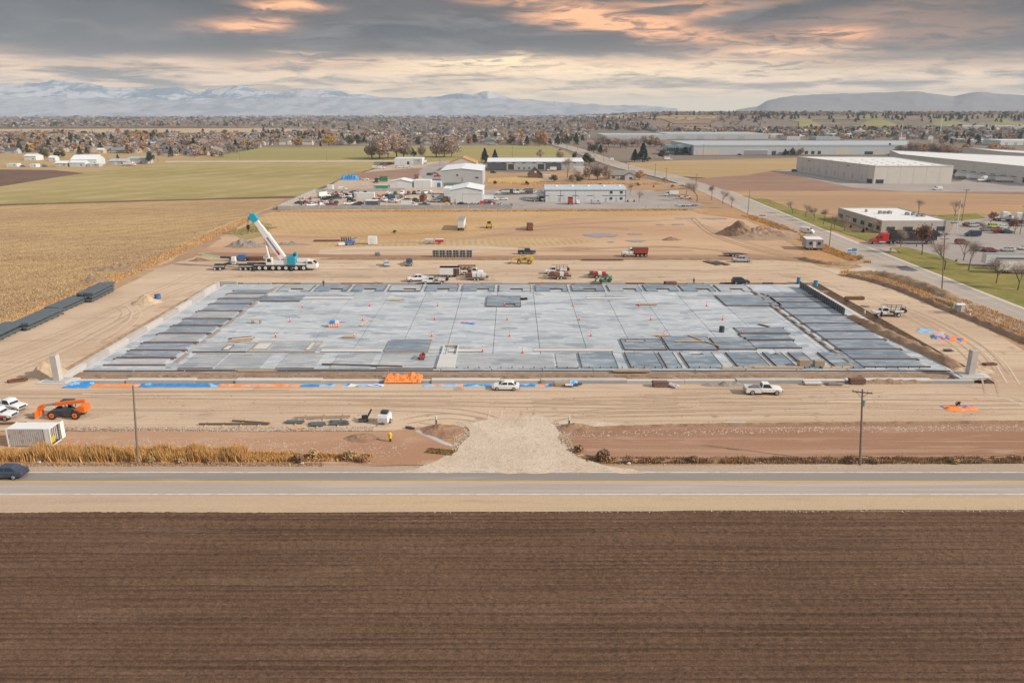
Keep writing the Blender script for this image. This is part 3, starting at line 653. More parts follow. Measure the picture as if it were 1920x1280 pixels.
def cast_panel(x0,x1,y0,y1,label,mat=None,notch=None,boards='yy',bm_=None,openings=(),h=.24,over=.5):
 """a wall panel cast lying on the slab: body, form boards, blocked openings"""
 mat = mat or M_cast; bm_ = bm_ or M_form; z0 = .124
 e = empty('wall_panel',((x0 + x1) / 2,(y0 + y1) / 2,z0),0,label,'wall panel','wall panels cast lying on the slab')
 w,d = (x1 - x0) / 2,(y1 - y0) / 2; mb = MB()
 if notch:
  a,b,dd,side = notch; a = -w + a * 2 * w; b = -w + b * 2 * w
  if side == 'f': poly = [(-w,-d),(a,-d),(a,-d + dd),(b,-d + dd),(b,-d),(w,-d),(w,d),(-w,d)]
  else: poly = [(-w,-d),(w,-d),(w,d),(b,d),(b,d - dd),(a,d - dd),(a,d),(-w,d)]
  mb.prism(poly,0,h,mat,'z')
  yy = -d + dd if side == 'f' else d - dd
  mk = MB(); mk.box(a - .05,b + .05,yy - .06,yy + .06,0,h + .12,bm_); mk.build('form_board',e)
 else: mb.box(-w,w,-d,d,0,h,mat)
 mb.build('panel',e)
 for (u0,u1,v0,v1) in openings:
  mk = MB(); A,B,C_,D_ = -w + u0 * 2 * w,-w + u1 * 2 * w,-d + v0 * 2 * d,-d + v1 * 2 * d
  for q in ((A,B,C_,C_ + .12),(A,B,D_ - .12,D_),(A,A + .12,C_ + .12,D_ - .12),(B - .12,B,C_ + .12,D_ - .12)): mk.box(q[0],q[1],q[2],q[3],h,h + .10,bm_)
  mk.box(A + .12,B - .12,C_ + .12,D_ - .12,h,h + .02,M_foot2); mk.build('opening_form',e)
 t = .09
 if 'y' in boards:
  for s in (-1,1):
   mk = MB(); mk.box(-w - over,w + over,s * d + (-t if s < 0 else 0) + s * .01,s * d + (0 if s < 0 else t) + s * .01,0,h + .05,bm_); mk.build('form_board',e)
 if 'x' in boards:
  for s in (-1,1):
   mk = MB(); mk.box(s * w + (-t if s < 0 else 0) + s * .01,s * w + (0 if s < 0 else t) + s * .01,-d - .02,d + .02,0,h + .05,bm_); mk.build('form_board',e)
 return e
def GY(py): return G(960,py).y
# left row
lpy = [546,553,562,572,585.5,600,613,628,645,659.5,674,688]
for k in range(11):
 ya,yb = GY(lpy[k + 1]),GY(lpy[k]); 
 cast_panel(-74.5 + .25 * (10 - k),-63.8 + .15 * (10 - k) - .6,ya + .45,yb - .45,'grey cast wall panel with dark form boards, %s from the back in the left row' % ORD[k],bm_=M_formred,over=.7,mat=[M_cast,M_cast2,M_cast][k % 3])
# right row
rpy = [552,559,569,580,594,609,624,639,657,676,691]
for k in range(10):
 ya,yb = GY(rpy[k + 1]),GY(rpy[k])
 cast_panel(64.2,75.6,ya + .4,yb - .4,'blue grey cast wall panel between brown form boards, %s from the back in the right row' % ORD[k],bm_=M_form if k % 2 else M_formred,over=.9)
# back row with door notches
n = 13; bx = [-61.5 + i * 124.5 / n for i in range(n + 1)]
for i in range(n):
 cast_panel(bx[i] + .7,bx[i + 1] - .7,194.4,201.8,'dark cast wall panel with a door notch, %s from the left in the back row' % ORD[i],notch=(.35 + .1 * (i % 2),.75 + .1 * (i % 2),2.4,'f'),boards='x' if i not in (3,8) else 'xy',bm_=M_form,over=0,mat=M_cast if i % 3 else M_cast2)
# inner panels near the back
def prect(pl,pr,pb,pf): return G(pl,pf).x,G(pr,pf).x,GY(pf),GY(pb)
cast_panel(*prect(912,976,558,576.5),'dark cast wall panel with an opening, alone in the middle of the slab near the back row',notch=(.5,.85,2.0,'f'),boards='xy',over=0)
cast_panel(*prect(1362,1466,556,575),'wide blue grey cast wall panel at the back right beside the right row',boards='xy',over=0)
cast_panel(*prect(478,562,558,566.5),'narrow dark cast wall panel at the back left beside the left row',boards='y',over=0)
# middle right group
for i,(pl,pr,pb,pf) in enumerate([(1172,1250,638,658),(1256,1345,634,658),(1349,1418,636,657)]):
 cast_panel(*prect(pl,pr,pb,pf),'cast wall panel with a pale front strip, %s from the left in the second row from the front' % ORD[i],boards='xy',over=.1,openings=[(.1,.6,.7,.85)] if i == 0 else ())
for i,(pl,pr,pb,pf) in enumerate([(1387,1478,617.5,627),(1396,1486,629.5,639),(1416,1500,642,654.5)]):
 cast_panel(*prect(pl,pr,pb,pf),'small cast wall panel with brown form boards, %s from the back in the short stack beside the right row' % ORD[i],boards='y',over=.4)
# front right row
fx = [(1088,1152),(1172,1228),(1232,1258),(1268,1328),(1352,1410),(1418,1452),(1462,1488),(1514,1562)]
for i,(a,b) in enumerate(fx):
 x0,x1 = G(a,676).x,G(b,676).x
 cast_panel(x0 + i * .5,x1 + i * .5,GY(691.5),GY(662.5) - .2,'blue grey cast wall panel, %s from the left in the front right row' % ORD[i],boards='x',over=0,notch=(.3,.7,1.6,'b') if i in (3,5) else None)
# left middle and front left
cast_panel(*prect(352,462,645.5,662),'long grey cast wall panel with two openings, left of the middle near the left row',boards='y',over=0,mat=M_cast2,openings=[(.55,.68,.15,.7)])
cast_panel(*prect(466,590,643,662),'grey cast wall panel beside the long one, with a pale bar at its right end',boards='xy',over=0,mat=M_cast2,bm_=M_lumbg,openings=[(.02,.25,.2,.85),(.84,.92,.1,.9)])
cast_panel(*prect(722,802,640,661.5),'small blue grey cast wall panel with pale form edges, middle of the slab',boards='xy',over=0,bm_=M_lumbg)
for i,(a,b) in enumerate([(352,415),(420,500),(530,600),(628,700)]):
 x0,x1 = G(a,678).x,G(b,678).x
 cast_panel(x0,x1,GY(692),GY(665.5),'low pale grey cast wall panel, %s from the left in the front left row' % ORD[i],boards='' if i % 2 else 'y',over=0,mat=M_cast2,h=.12)
cast_panel(*prect(840,1040,666,692),'broad stained grey cast wall panel right of the concrete ramp at the front',boards='',over=0,mat=M_cast2,h=.10)
for a,b,lb in ((706,826,'stained low grey panel left of the white ramp block'),(1046,1084,'narrow stained low panel between the broad one and the front right row')): cast_panel(*prect(a,b,665,692),lb,boards='y',over=0,mat=M_cast2,h=.11)
for k,(a,b,pb,pf) in enumerate([(600,715,655,661),(840,905,655,661),(1000,1150,655,660),(560,660,557,562),(1100,1180,558,562),(1500,1530,596,600)]): cast_panel(*prect(a,b,pb,pf),'thin pale strip pour on the slab, %s of six' % ORD[k],boards='y',over=0,mat=M_foot2,h=.06)
# pale concrete ramp block at the front middle
e = empty('ramp_block',(G(836,690).x,GY(690),0),0,'white concrete block with a dark recess at the front middle of the slab','block')
mb = MB(); mb.box(-1.6,1.6,-1.2,6.6,.23,.62,M_foot2); mb.build('block',e)
mb = MB(); mb.box(-1.5,-1.3,6.7,13,.13,.5,M_foot2); mb.box(1.3,1.5,6.7,13,.13,.5,M_foot2); mb.box(-1.3,1.3,12.7,13,.13,.45,M_lumbg); mb.build('side_rail',e)
# ramp walkways along the inner edge of the left and right rows
M_walk = pmat('walk_boards',(.30,.26,.23),.85,var=.25,scale=.7)
e = empty('walkway',(0,0,0),0,'narrow pale gangway of boards along the inner side of the left panel row','walkway')
for k in range(24):
 mb = MB(); mb.box(-62.9 + .05,-62.0,132.5 + k * 2.75,132.5 + k * 2.75 + 2.6,.13,.36,M_walk if k % 3 else M_cast2); mb.build('plank',e)
e = empty('walkway',(0,0,0),0,'dark gangway of boards along the inner side of the right panel row','walkway')
for k in range(24):
 mb = MB(); mb.box(62.1,62.75,132.5 + k * 2.75,132.5 + k * 2.75 + 2.6,.13,.38,M_form if k % 2 else M_walk); mb.build('plank',e)
# ---- red safety cones over the anchor points
M_cone = pmat('cone_red',(.75,.07,.035),.5); mb = MB(); mb.tube((0,0,.06),(0,0,1.25),.13,.03,M_cone,10); cone_me = mb.mesh('cone_body')
mb = MB(); mb.box(-.25,.25,-.25,.25,0,.06,M_cone); base_me = mb.mesh('cone_base')
mb = MB(); mb.tube((0,0,.62),(0,0,.82),.118,.09,M_white,10,cap=False); band_me = mb.mesh('cone_band')
cones = [(693,574),(680,601),(820.8,574),(815,600),(809.6,631),(946,574),(951,600),(955.5,631),(904.7,659),(979.7,662),(1074,574),(1086,600),(1108,630),(1198,574),(1220,600),(1325,574),(1355,600),(1245,630),(1391,626),(567,577),(544,603),(517,632),(664,632),(1017,534),(858,536)]
near_desc = {0: 'behind the flag coloured crate',8: 'in the open floor near the front middle',23: 'orange cone standing behind the slab beside the red loaded trailer'}
for i,(px,py) in enumerate(cones):
 p = G(px,py,.12)
 row = 'back' if py < 590 else 'middle' if py < 615 else 'front'
 same = sorted(q for q in cones if (q[1] < 590) == (py < 590) and (q[1] < 615) == (py < 615) and q[1] > 550)
 if py < 550: lab = ['small orange cone at the back edge of the slab, near the loaded flat trailer','small orange cone at the back edge of the slab, near the white utility truck'][px < 900]
 else: lab = 'slim red cone on the slab, %s from the left in the %s line of cones' % (ORD[same.index((px,py))] if same.index((px,py)) < 20 else 'last',row)
 e = empty('traffic_cone',(p.x,p.y,.124 if py > 550 else .46),rnd.uniform(0,1),lab,'cone','red cones standing on the slab')
 link('cone_body',cone_me,e); link('cone_base',base_me,e); link('cone_band',band_me,e)
# ---- crumpled tarpaulins
def tarp(name,x0,x1,y0,y1,mats,label,h=.35,z=.05,seed=1,nx=None,ny=10,cat='tarpaulin',rz=0,pattern=None):
 nx = nx or max(8,int((x1 - x0) / .25)); V = []; F = []; MI = []; cx,cy = (x0 + x1) / 2,(y0 + y1) / 2
 for i in range(nx + 1):
  for j in range(ny + 1):
   x = x0 + (x1 - x0) * i / nx - cx; y = y0 + (y1 - y0) * j / ny - cy
   y += .25 * noise.noise((x * .5,seed,j * .2)); q = noise.noise((x * 1.1,y * 1.6,seed)); q2 = 1 - abs(noise.noise((x * 2.3,y * 2.3,seed + 4))) * 2
   e_ = min(i,nx - i,j,ny - j); V.append((x,y,max(0,(h * (.5 + q) + .35 * h * q2)) * min(1,e_ / 2)))
 for i in range(nx):
  for j in range(ny):
   k = i * (ny + 1) + j; F.append((k,k + ny + 1,k + ny + 2,k + 1))
   c = V[k]; t = noise.noise((c[0] * .45,c[1] * .6,seed + 20)); MI.append(0 if t < .05 or len(mats) == 1 else (1 if t < .3 or len(mats) < 3 else 2))
 o = link(name,np_mesh(name,np.array(V),np.array(F),mats,MI),None,(cx,cy,z),rz); return tag(o,label,cat)
M_sky = pmat('pale_blue_tarp',(.25,.48,.70),.5,var=.2); M_whitet = pmat('white_sheeting',(.66,.66,.68),.5,var=.15); M_pinkt = pmat('faded_orange_tarp',(.72,.33,.20),.6,var=.2)
M_purp = pmat('violet_tarp',(.22,.20,.50),.5,var=.2)
def ftarp(pa,pb,mats,label,py0=725.5,py1=720.5,**k):
 k.setdefault('h',.16)
 a,b = G(pa,(py0 + py1) / 2),G(pb,(py0 + py1) / 2); return tarp('tarpaulin',a.x,b.x,GY(py0),GY(py1),mats,label,**k)
ftarp(124,172,[M_blue,M_sky],'bright blue crumpled tarpaulin beside the left concrete pier',728,716,h=.35,seed=1)
ftarp(172,262,[M_orangetarp,M_pinkt],'long orange tarpaulin in front of the footing, next to the blue one by the pier',seed=2)
ftarp(262,409,[M_blue,M_blue,M_sky],'longest blue tarpaulin stretched in front of the footing, behind the left utility pole',726,719,seed=3)
ftarp(410,562,[M_pinkt,M_orangetarp],'faded long orange tarpaulin in front of the footing left of the middle',seed=4)
ftarp(562,628,[M_blue,M_sky],'short blue tarpaulin between orange sheet and white sheeting in front of the footing',seed=5)
ftarp(642,720,[M_whitet,M_blue,M_sky],'white sheeting mixed with blue beside the big orange tarpaulin',seed=6)
tarp('tarpaulin',G(721,716).x,G(790,716).x,GY(719),GY(706),[M_orangetarp],'big bright orange tarpaulin heaped over the footing and trench at the front middle',h=.55,z=.15,seed=7,ny=18,nx=60)
ftarp(792,868,[M_pinkt,M_sky],'thin faded orange tarpaulin right of the big orange heap',seed=8)
ftarp(869,922,[M_blue,M_sky],'blue tarpaulin just behind the white sedan',seed=9)
ftarp(972,1034,[M_blue,M_sky,M_orangetarp],'blue tarpaulin with an orange fold right of the white sedan',seed=10)
ftarp(1050,1084,[M_sky,M_blue],'little light blue tarpaulin heap beside the timber stack',724,716,h=.6,seed=11)
p = G(1800,766); tarp('tarpaulin',p.x - 2.6,p.x + 2.6,p.y - 1.1,p.y + 1.1,[M_orangetarp,M_purp,M_orangetarp],'orange and violet tarpaulin heap on the dirt at the far right front',h=.35,seed=12,z=.06)
p = G(1798,765); mb = MB(); 
for q in range(14): mb.tube((rnd.uniform(-.6,.3),rnd.uniform(-.4,.4),.0),(rnd.uniform(-.6,.3),rnd.uniform(-.4,.4),.55),.05,.04,M_black,5)
tag(mb.build('hose_coil',None,(p.x,p.y + .2,.45)),'dark tangled coil lying on the orange and violet tarpaulin','coil')
p = G(1748,622); tarp('tarpaulin',p.x - 3,p.x + 2.2,p.y - 1.8,p.y + 1.8,[M_sky,M_orangetarp],'pale blue and orange sheet lying on the dirt right of the slab',h=.25,seed=13,z=.04,rz=R(-35))
p = G(1778,634); tarp('tarpaulin',p.x - 3.4,p.x + 3,p.y - 2.2,p.y + 1.4,[M_orangetarp,M_blue,M_pinkt],'orange and blue crumpled sheet lying nearer than the pale blue one right of the slab',h=.45,seed=14,z=.04,rz=R(-25))
p = G(878,606,.12); tarp('tarpaulin',p.x - 1.8,p.x + 1.8,p.y - .8,p.y + .8,[M_orangetarp,M_blue,M_purp],'small blue and orange cloth lying on the open slab middle',h=.3,seed=15,z=.13,rz=R(-25))
# crate in flag colours
p = G(627,612,.12); e = empty('crate',(p.x,p.y,.124),R(8),'white and orange crate with a blue cloth on the slab left of the middle','crate')
mb = MB(); mb.box(-1.1,1.1,-.7,.7,.1,.75,M_orangetarp); mb.build('box',e)
mb = MB(); mb.box(-.95,.2,-.6,.6,.75,1.25,M_blue); mb.box(.2,1.0,-.6,.6,.75,1.15,M_whitet); mb.build('cargo',e)
for q in range(5): mb = MB(); mb.box(-1.12 + .5 * q,-.97 + .5 * q,-.72,-.70,.1,.76,M_white); mb.build('stripe',e)
mb = MB(); [mb.box(-1.0,1.0,-.6 + .5 * q,-.45 + .5 * q,0,.1,M_lumbg) for q in range(3)]; mb.build('skid',e)
# ---- loose timber, steel and tools on the slab and round it
def lumber(px,py,L,n,mats,label,rz=0,w=.28,h=.12,layers=2,z=None,cat='timber',name='lumber_stack',over=.5):
 zz = .124 if z is None else z; p = G(px,py,zz); e = empty(name,(p.x,p.y,zz),R(rz),label,cat); r_ = random.Random(int(px + py))
 for s in (-1,1):
  mb = MB(); mb.box(s * L * .33 - .06,s * L * .33 + .06,-n * w / 2,n * w / 2,0,.1,M_lumbg); mb.build('bearer',e)
 for l in range(layers):
  for i in range(n):
   mb = MB(); o = r_.uniform(-over,over); mb.box(-L / 2 + o,L / 2 + o,(i - n / 2) * w + .01,(i - n / 2 + 1) * w - .03,.1 + l * (h + .01),.1 + l * (h + .01) + h,mats[(i + l) % len(mats)]); mb.build('board',e)
 return e
lumber(1185,467 + 230,6,3,[M_lumbg],'low pile of grey boards on the front kerb right of the middle')
lumber(1392,692,8,3,[M_lumbg,M_lumb],'untidy pile of grey and fresh boards on the slab front, behind the white pickup',1)
lumber(1455,692,9,3,[M_lumb,M_lumb,M_lumbg],'long neat stack of fresh boards on the slab front, right of the untidy pile',0,layers=3)
lumber(1572,691,5,3,[M_lumb],'short stack of orange timber on the slab front, right of the two crates',1,layers=2)
lumber(1214,572,4.5,3,[M_lumb,M_lumbg],'brown board stack on the open slab beside the fourth cone of the back line',0,layers=2)
lumber(1290,640.5,6,2,[M_lumb],'fresh board lying on the second panel from the left in the second row',0,layers=1,z=.37)
lumber(480,696,7,2,[M_lumb],'fresh boards lying along the front left slab edge',0,layers=1)
lumber(676,686.5,15,1,[M_form],'single long dark pole lying askew on the front left floor',-5,layers=2,w=.3)
lumber(740,563,3.5,4,[M_lumb],'scattered wood pieces with a sack near the back of the open floor',5,layers=1,over=1.0)
lumber(656,633,2.4,3,[M_lumb],'small pallet of fresh wood beside the cone left of the middle',0,layers=2)
lumber(1243,631,2.6,3,[M_lumb],'small fresh timber stack in front of the cone near the middle right panels',0,layers=2)
lumber(682,608,4.2,2,[M_lumb,M_whitet],'pale plank lying behind the crate in the open floor',78,layers=1)
lumber(452,637,4.5,5,[M_lumb,M_form,M_foot2],'spaced pale forms stacked beside the left gangway',20,layers=1,w=.6)
lumber(1432,611,2.6,2,[M_rust],'short rusty bracket lying near the right panel row',-50,layers=1)
lumber(1480,650,3,2,[M_lumb],'yellow boards between the right gangway and the panels',-5,layers=1)
lumber(1318,641,9,2,[M_lumb,M_rust],'leaning fresh and rusty boards across the second and third middle panels',-60,layers=2)
for i,(px,py,s,lab) in enumerate([(1506,688,1.1,'tan cardboard crate stack on the slab front, left of the pink crate'),(1534,688,1.0,'pinkish wooden crate on the slab front, right of the tan stack')]):
 p = G(px,py,.12); e = empty('crate',(p.x,p.y,.3),R(4),lab,'crate')
 mb = MB()
 for q in range(5): mb.box(-s * .9,s * .9,-.6,-.57,.05 + q * s * .22,.05 + q * s * .22 + s * .18,M_lumbg)
 mb.box(-s * .87,s * .87,-.56,.55,0.02,s * 1.12,M_lumbg if i else M_lumb); mb.build('side',e)
 mb = MB(); mb.box(-s * .95,s * .95,-.62,.62,s * 1.13,s * 1.18,M_lumbg); mb.build('lid',e)
 mb = MB(); [mb.box(-s * .9,s * .9,q,q + .1,-.12,.0,M_lumb) for q in (-.5,0,.4)]; mb.build('skid',e)
# work table
p = G(481,606,.12); e = empty('work_table',(p.x,p.y,.124),0,'small wooden work table on the open floor right of the left panel row','table')
mb = MB(); mb.box(-1,1,-.5,.5,.78,.86,M_lumb); mb.build('table_top',e)
for a in (-.85,.85):
 for b in (-.4,.4): mb = MB(); mb.box(a - .05,a + .05,b - .05,b + .05,0,.78,M_darks); mb.build('leg',e)
# barrels and bins
def barrel(px,py,r,h,mat,label,z=.124,cat='barrel'):
 p = G(px,py,z); e = empty('barrel',(p.x,p.y,z),0,label,cat)
 mb = MB(); mb.tube((0,0,0),(0,0,h),r,r,mat,14); [mb.tube((0,0,h * q),(0,0,h * q + .04),r * 1.05,r * 1.05,mat,14) for q in (.02,.33,.66,.93)]; mb.build('drum',e)
 mb = MB(); mb.tube((0,0,h),(0,0,h + .03),r * .9,r * .9,M_darks,14); mb.build('lid',e); return e
barrel(1353,622,.55,1.2,M_darks,'black waste bin standing on the open slab right of the middle',cat='bin')
barrel(296,560,.75,1.1,pmat('drum_blue',(.06,.16,.36),.4),'blue round drum on the dirt left of the slab',.04)
barrel(1497,530,.5,1.4,pmat('drum_cyan',(.05,.30,.50),.4),'blue drum at the back right slab corner, at the end of the grey wall',.04)
barrel(1529,536,.6,1.4,MATS['drum_cyan'],'blue drum on the dirt behind the grey wall',.04)
p = G(982,562,.12); mb = MB()
for q in range(40):
 a = q * .5; mb.tube((.9 * math.cos(a),.5 * math.sin(a),.05 + q * .01),(.9 * math.cos(a + .5),.5 * math.sin(a + .5),.06 + q * .01),.07,.07,M_black,5)
tag(mb.build('hose_coil',None,(p.x,p.y,.124)),'black coil of hose on the open slab near the back','coil')
# grey form wall at the back right
gw = empty('retaining_wall',(0,0,0),0,'dark grey ribbed form wall running along the back right side of the slab','wall')
a,b = G(1500,540),G(1583,592); nseg = 22
M_fw = pmat('form_wall_grey',(.15,.17,.185),.6,var=.25,scale=.8)
for i in range(nseg):
 p0,p1 = a.lerp(b,i / nseg),a.lerp(b,(i + .96) / nseg); mb = MB(); mb.bar((p0.x,p0.y,.75),(p1.x,p1.y,.75),.12,2.0,M_fw); mb.build('panel',gw)
 mb = MB(); mb.bar((p0.x,p0.y,1.8),(p0.x,p0.y,-.5),.22,.3,M_darks); mb.build('rib',gw)
# stakes along the front kerb
st = empty('grade_stakes',(0,0,0),0,'row of short dark stakes standing along the front kerb of the slab','stakes')
for k in range(44):
 mb = MB(); mb.box(-.07,.07,-.07,.07,.26,.62,M_darks); mb.build('stake',st,(-12 + k * 2.0,SY0 + 1.6,0))
# pipes along the front edge
pp = empty('steel_pipe',(0,0,0),0,'long rusty steel bar lying on the front left slab kerb','pipe')
mb = MB(); mb.tube((G(325,702).x,SY0 + .6,.34),(G(812,697).x,SY0 + .7,.34),.09,.09,M_form,6); mb.build('pipe',pp)
# ================================================================ vehicles
M_glass = pmat('vehicle_glass',(.03,.045,.055),.12,spec=.6,var=.1)
M_rim = pmat('wheel_rim',(.45,.45,.46),.4,metal=.3)
M_chrome = pmat('bumper_grey',(.28,.28,.29),.4)
M_lamp = pmat('lamp_glass',(.70,.70,.66),.2); M_tail = pmat('tail_lamp',(.40,.02,.02),.3)
def paint(name,c,r=.32): return pmat('paint_' + name,c,r,var=.05,spec=.5,dirt=((.42,.33,.25),.9,.62,.35))
PT = dict(white=paint('white',(.74,.74,.73)),silver=paint('silver',(.42,.43,.45)),grey=paint('grey',(.20,.21,.22)),black=paint('black',(.03,.032,.037)),navy=paint('navy',(.035,.055,.095)),
     red=paint('red',(.50,.03,.03)),maroon=paint('maroon',(.20,.045,.045)),green=paint('green',(.03,.20,.09)),blue=paint('blue',(.05,.15,.40)),tan=paint('tan',(.45,.37,.27)),orange=paint('orange',(.80,.17,.02)),
     yellow=paint('yellow',(.68,.46,.06)),dgreen=paint('dgreen',(.035,.09,.075)),teal=paint('teal',(.02,.36,.50)),lime=paint('lime',(.55,.60,.04)),dump_red=paint('dump_red',(.42,.055,.03)),rust=paint('rust',(.30,.11,.06)),pale=paint('pale',(.60,.62,.62)))
WM = {}
def wheel_mesh(r,w,rim):
 k = (r,w,rim.name)
 if k not in WM:
  mb = MB(); n = 18; v = []
  prof = [(-w / 2,r * .86),(-w * .35,r),(w * .35,r),(w / 2,r * .86)]
  rings = [[(r_ * math.cos(2 * math.pi * i / n),y,r_ * math.sin(2 * math.pi * i / n)) for i in range(n)] for y,r_ in prof]
  mb.loft(rings,M_black)
  a = mb.mesh('tyre'); mb = MB()
  for s in (-1,1): mb.tube((0,s * w * .48,0),(0,s * (w * .5 + .015),0),r * .60,r * .56,rim,14); mb.tube((0,s * (w * .5 + .015),0),(0,s * (w * .5 + .05),0),r * .18,r * .16,M_darks,8)
  WM[k] = (a,mb.mesh('rim'))
 return WM[k]
def wheels(e,xs,track,r=.36,w=.24,rim=None,sub=True):
 t,rm = wheel_mesh(r,w,rim or M_rim)
 for x in xs:
  for s in (-1,1):
   o = link('wheel',t,e,(x,s * track / 2,r)); 
   if sub: link('rim',rm,o)
def ring(x,hw,zb,zs,zt): return [(x,-hw * .88,zb),(x,hw * .88,zb),(x,hw,zb + .12),(x,hw,zs),(x,hw * .88,zt),(x,-hw * .88,zt),(x,-hw,zs),(x,-hw,zb + .12)]
def pane(e,name,q,mat=None,inset=.10,out=.012):
 q = [Vector(p) for p in q]; c = sum(q,Vector()) / 4; n = (q[1] - q[0]).cross(q[3] - q[0]).normalized()
 if n.dot(Vector((c.x - CEN[0].x,c.y,c.z - CEN[0].z))) < 0: n = -n
 v = [c + (p - c) * (1 - inset) + n * out for p in q]; mb = MB(); mb.add(v,[(0,1,2,3)],mat or M_glass); return mb.build(name,e,fix=False)
CEN = [Vector((0,0,0))]
def cab(e,x0,x1,tx0,tx1,zb,zt,wb,wt,mat,sides=2,rear=True,name='cabin'):
 B = [(x0,-wb,zb),(x1,-wb,zb),(x1,wb,zb),(x0,wb,zb)]; Tt = [(tx0,-wt,zt),(tx1,-wt,zt),(tx1,wt,zt),(tx0,wt,zt)]
 M_ = [((a[0] * .12 + b[0] * .88),(a[1] * .12 + b[1] * .88),zt - .07 * (zt - zb)) for a,b in zip(B,Tt)]
 Ti = [((p[0] - (tx0 + tx1) / 2) * .93 + (tx0 + tx1) / 2,p[1] * .88,zt + .03) for p in Tt]
 mb = MB(); mb.loft([B,M_,Tt,Ti],mat); mb.build(name,e); CEN[0] = Vector(((x0 + x1) / 2,0,(zb + zt) / 2))
 pane(e,'windscreen',(B[1],B[2],Tt[2],Tt[1]),inset=.09)
 if rear: pane(e,'rear_window',(B[3],B[0],Tt[0],Tt[3]),inset=.14)
 for s in (0,1):
  b0,b1,t0,t1 = [(Vector(B[0]),Vector(B[1]),Vector(Tt[0]),Vector(Tt[1])),(Vector(B[3]),Vector(B[2]),Vector(Tt[3]),Vector(Tt[2]))][s]
  for k in range(sides):
   pane(e,'side_window',(b0.lerp(b1,k / sides),b0.lerp(b1,(k + 1) / sides),t0.lerp(t1,(k + 1) / sides),t0.lerp(t1,k / sides)),inset=.15)
def lamps(e,xf,xr,w,zf,zr):
 for s in (-1,1):
  mb = MB(); mb.box(xf - .05,xf + .02,s * w - .16,s * w + .16,zf - .08,zf + .08,M_lamp); mb.build('headlight',e)
  if xr is not None: mb = MB(); mb.box(xr - .02,xr + .05,s * w - .10,s * w + .10,zr - .12,zr + .12,M_tail); mb.build('tail_light',e)
def v_sedan(e,p):
 mb = MB(); mb.loft([ring(*t) for t in ((-2.32,.70,.42,.62,.74),(-2.24,.82,.30,.80,.95),(-1.6,.9,.22,.86,1.0),(0,.92,.2,.86,.97),(1.1,.9,.2,.84,.95),(1.9,.86,.22,.74,.84),(2.22,.78,.28,.6,.70),(2.32,.66,.36,.52,.60))],p); mb.build('body',e,smooth=False)
 cab(e,-1.85,1.15,-1.05,.25,.95,1.43,.80,.60,p); lamps(e,2.22,-2.3,.62,.62,.78)
 mb = MB(); mb.box(2.2,2.36,-.75,.75,.3,.45,M_darks); mb.box(-2.36,-2.2,-.75,.75,.35,.5,M_darks); mb.build('bumper',e)
 wheels(e,(-1.4,1.42),1.62,.33,.22)
def v_suv(e,p):
 mb = MB(); mb.loft([ring(*t) for t in ((-2.35,.78,.45,.9,1.02),(-2.25,.9,.32,1.0,1.12),(0,.96,.28,1.0,1.1),(1.0,.95,.28,.98,1.08),(1.9,.92,.3,.92,1.02),(2.3,.84,.38,.8,.9),(2.4,.76,.45,.7,.8))],p); mb.build('body',e)
 cab(e,-2.25,1.2,-2.0,.45,1.08,1.72,.86,.70,p,sides=3); lamps(e,2.33,-2.36,.68,.78,.98)
 mb = MB(); mb.box(-1.9,.3,-.62,-.58,1.76,1.80,M_darks); mb.box(-1.9,.3,.58,.62,1.76,1.80,M_darks); mb.build('roof_rack',e)
 wheels(e,(-1.45,1.45),1.7,.38,.25)
def v_van(e,p):
 mb = MB(); mb.loft([ring(*t) for t in ((-2.7,.9,.4,2.0,2.15),(-2.6,.98,.3,2.05,2.2),(.9,.98,.28,2.05,2.2),(1.45,.96,.28,1.5,1.62),(2.3,.93,.3,1.0,1.12),(2.65,.85,.4,.8,.9))],p); mb.build('body',e); CEN[0] = Vector((0,0,1))
 pane(e,'windscreen',((1.62,-.85,1.5),(1.62,.85,1.5),(.95,.83,2.13),(.95,-.83,2.13)),inset=.08,out=.03)
 for s in (-1,1): pane(e,'side_window',((.3,s * .98,1.25),(1.3,s * .97,1.25),(1.0,s * .98,1.8),(.3,s * .98,1.8)),inset=.08,out=.02)
 lamps(e,2.6,-2.71,.7,.8,1.1); wheels(e,(-1.75,1.7),1.75,.36,.25)
def bed(e,x0,x1,w,z0,z1,p,floor=None):
 mb = MB(); t = .09; mb.box(x0,x1,-w,-w + t,z0 - .35,z1,p); mb.box(x0,x1,w - t,w,z0 - .35,z1,p); mb.box(x0,x0 + t,-w + t,w - t,z0 - .35,z1,p); mb.box(x1 - t,x1,-w + t,w - t,z0 - .35,z1,p)
 mb.box(x0 + t,x1 - t,-w + t,w - t,z0 - .1,z0,floor or M_grey); mb.build('cargo_bed',e)
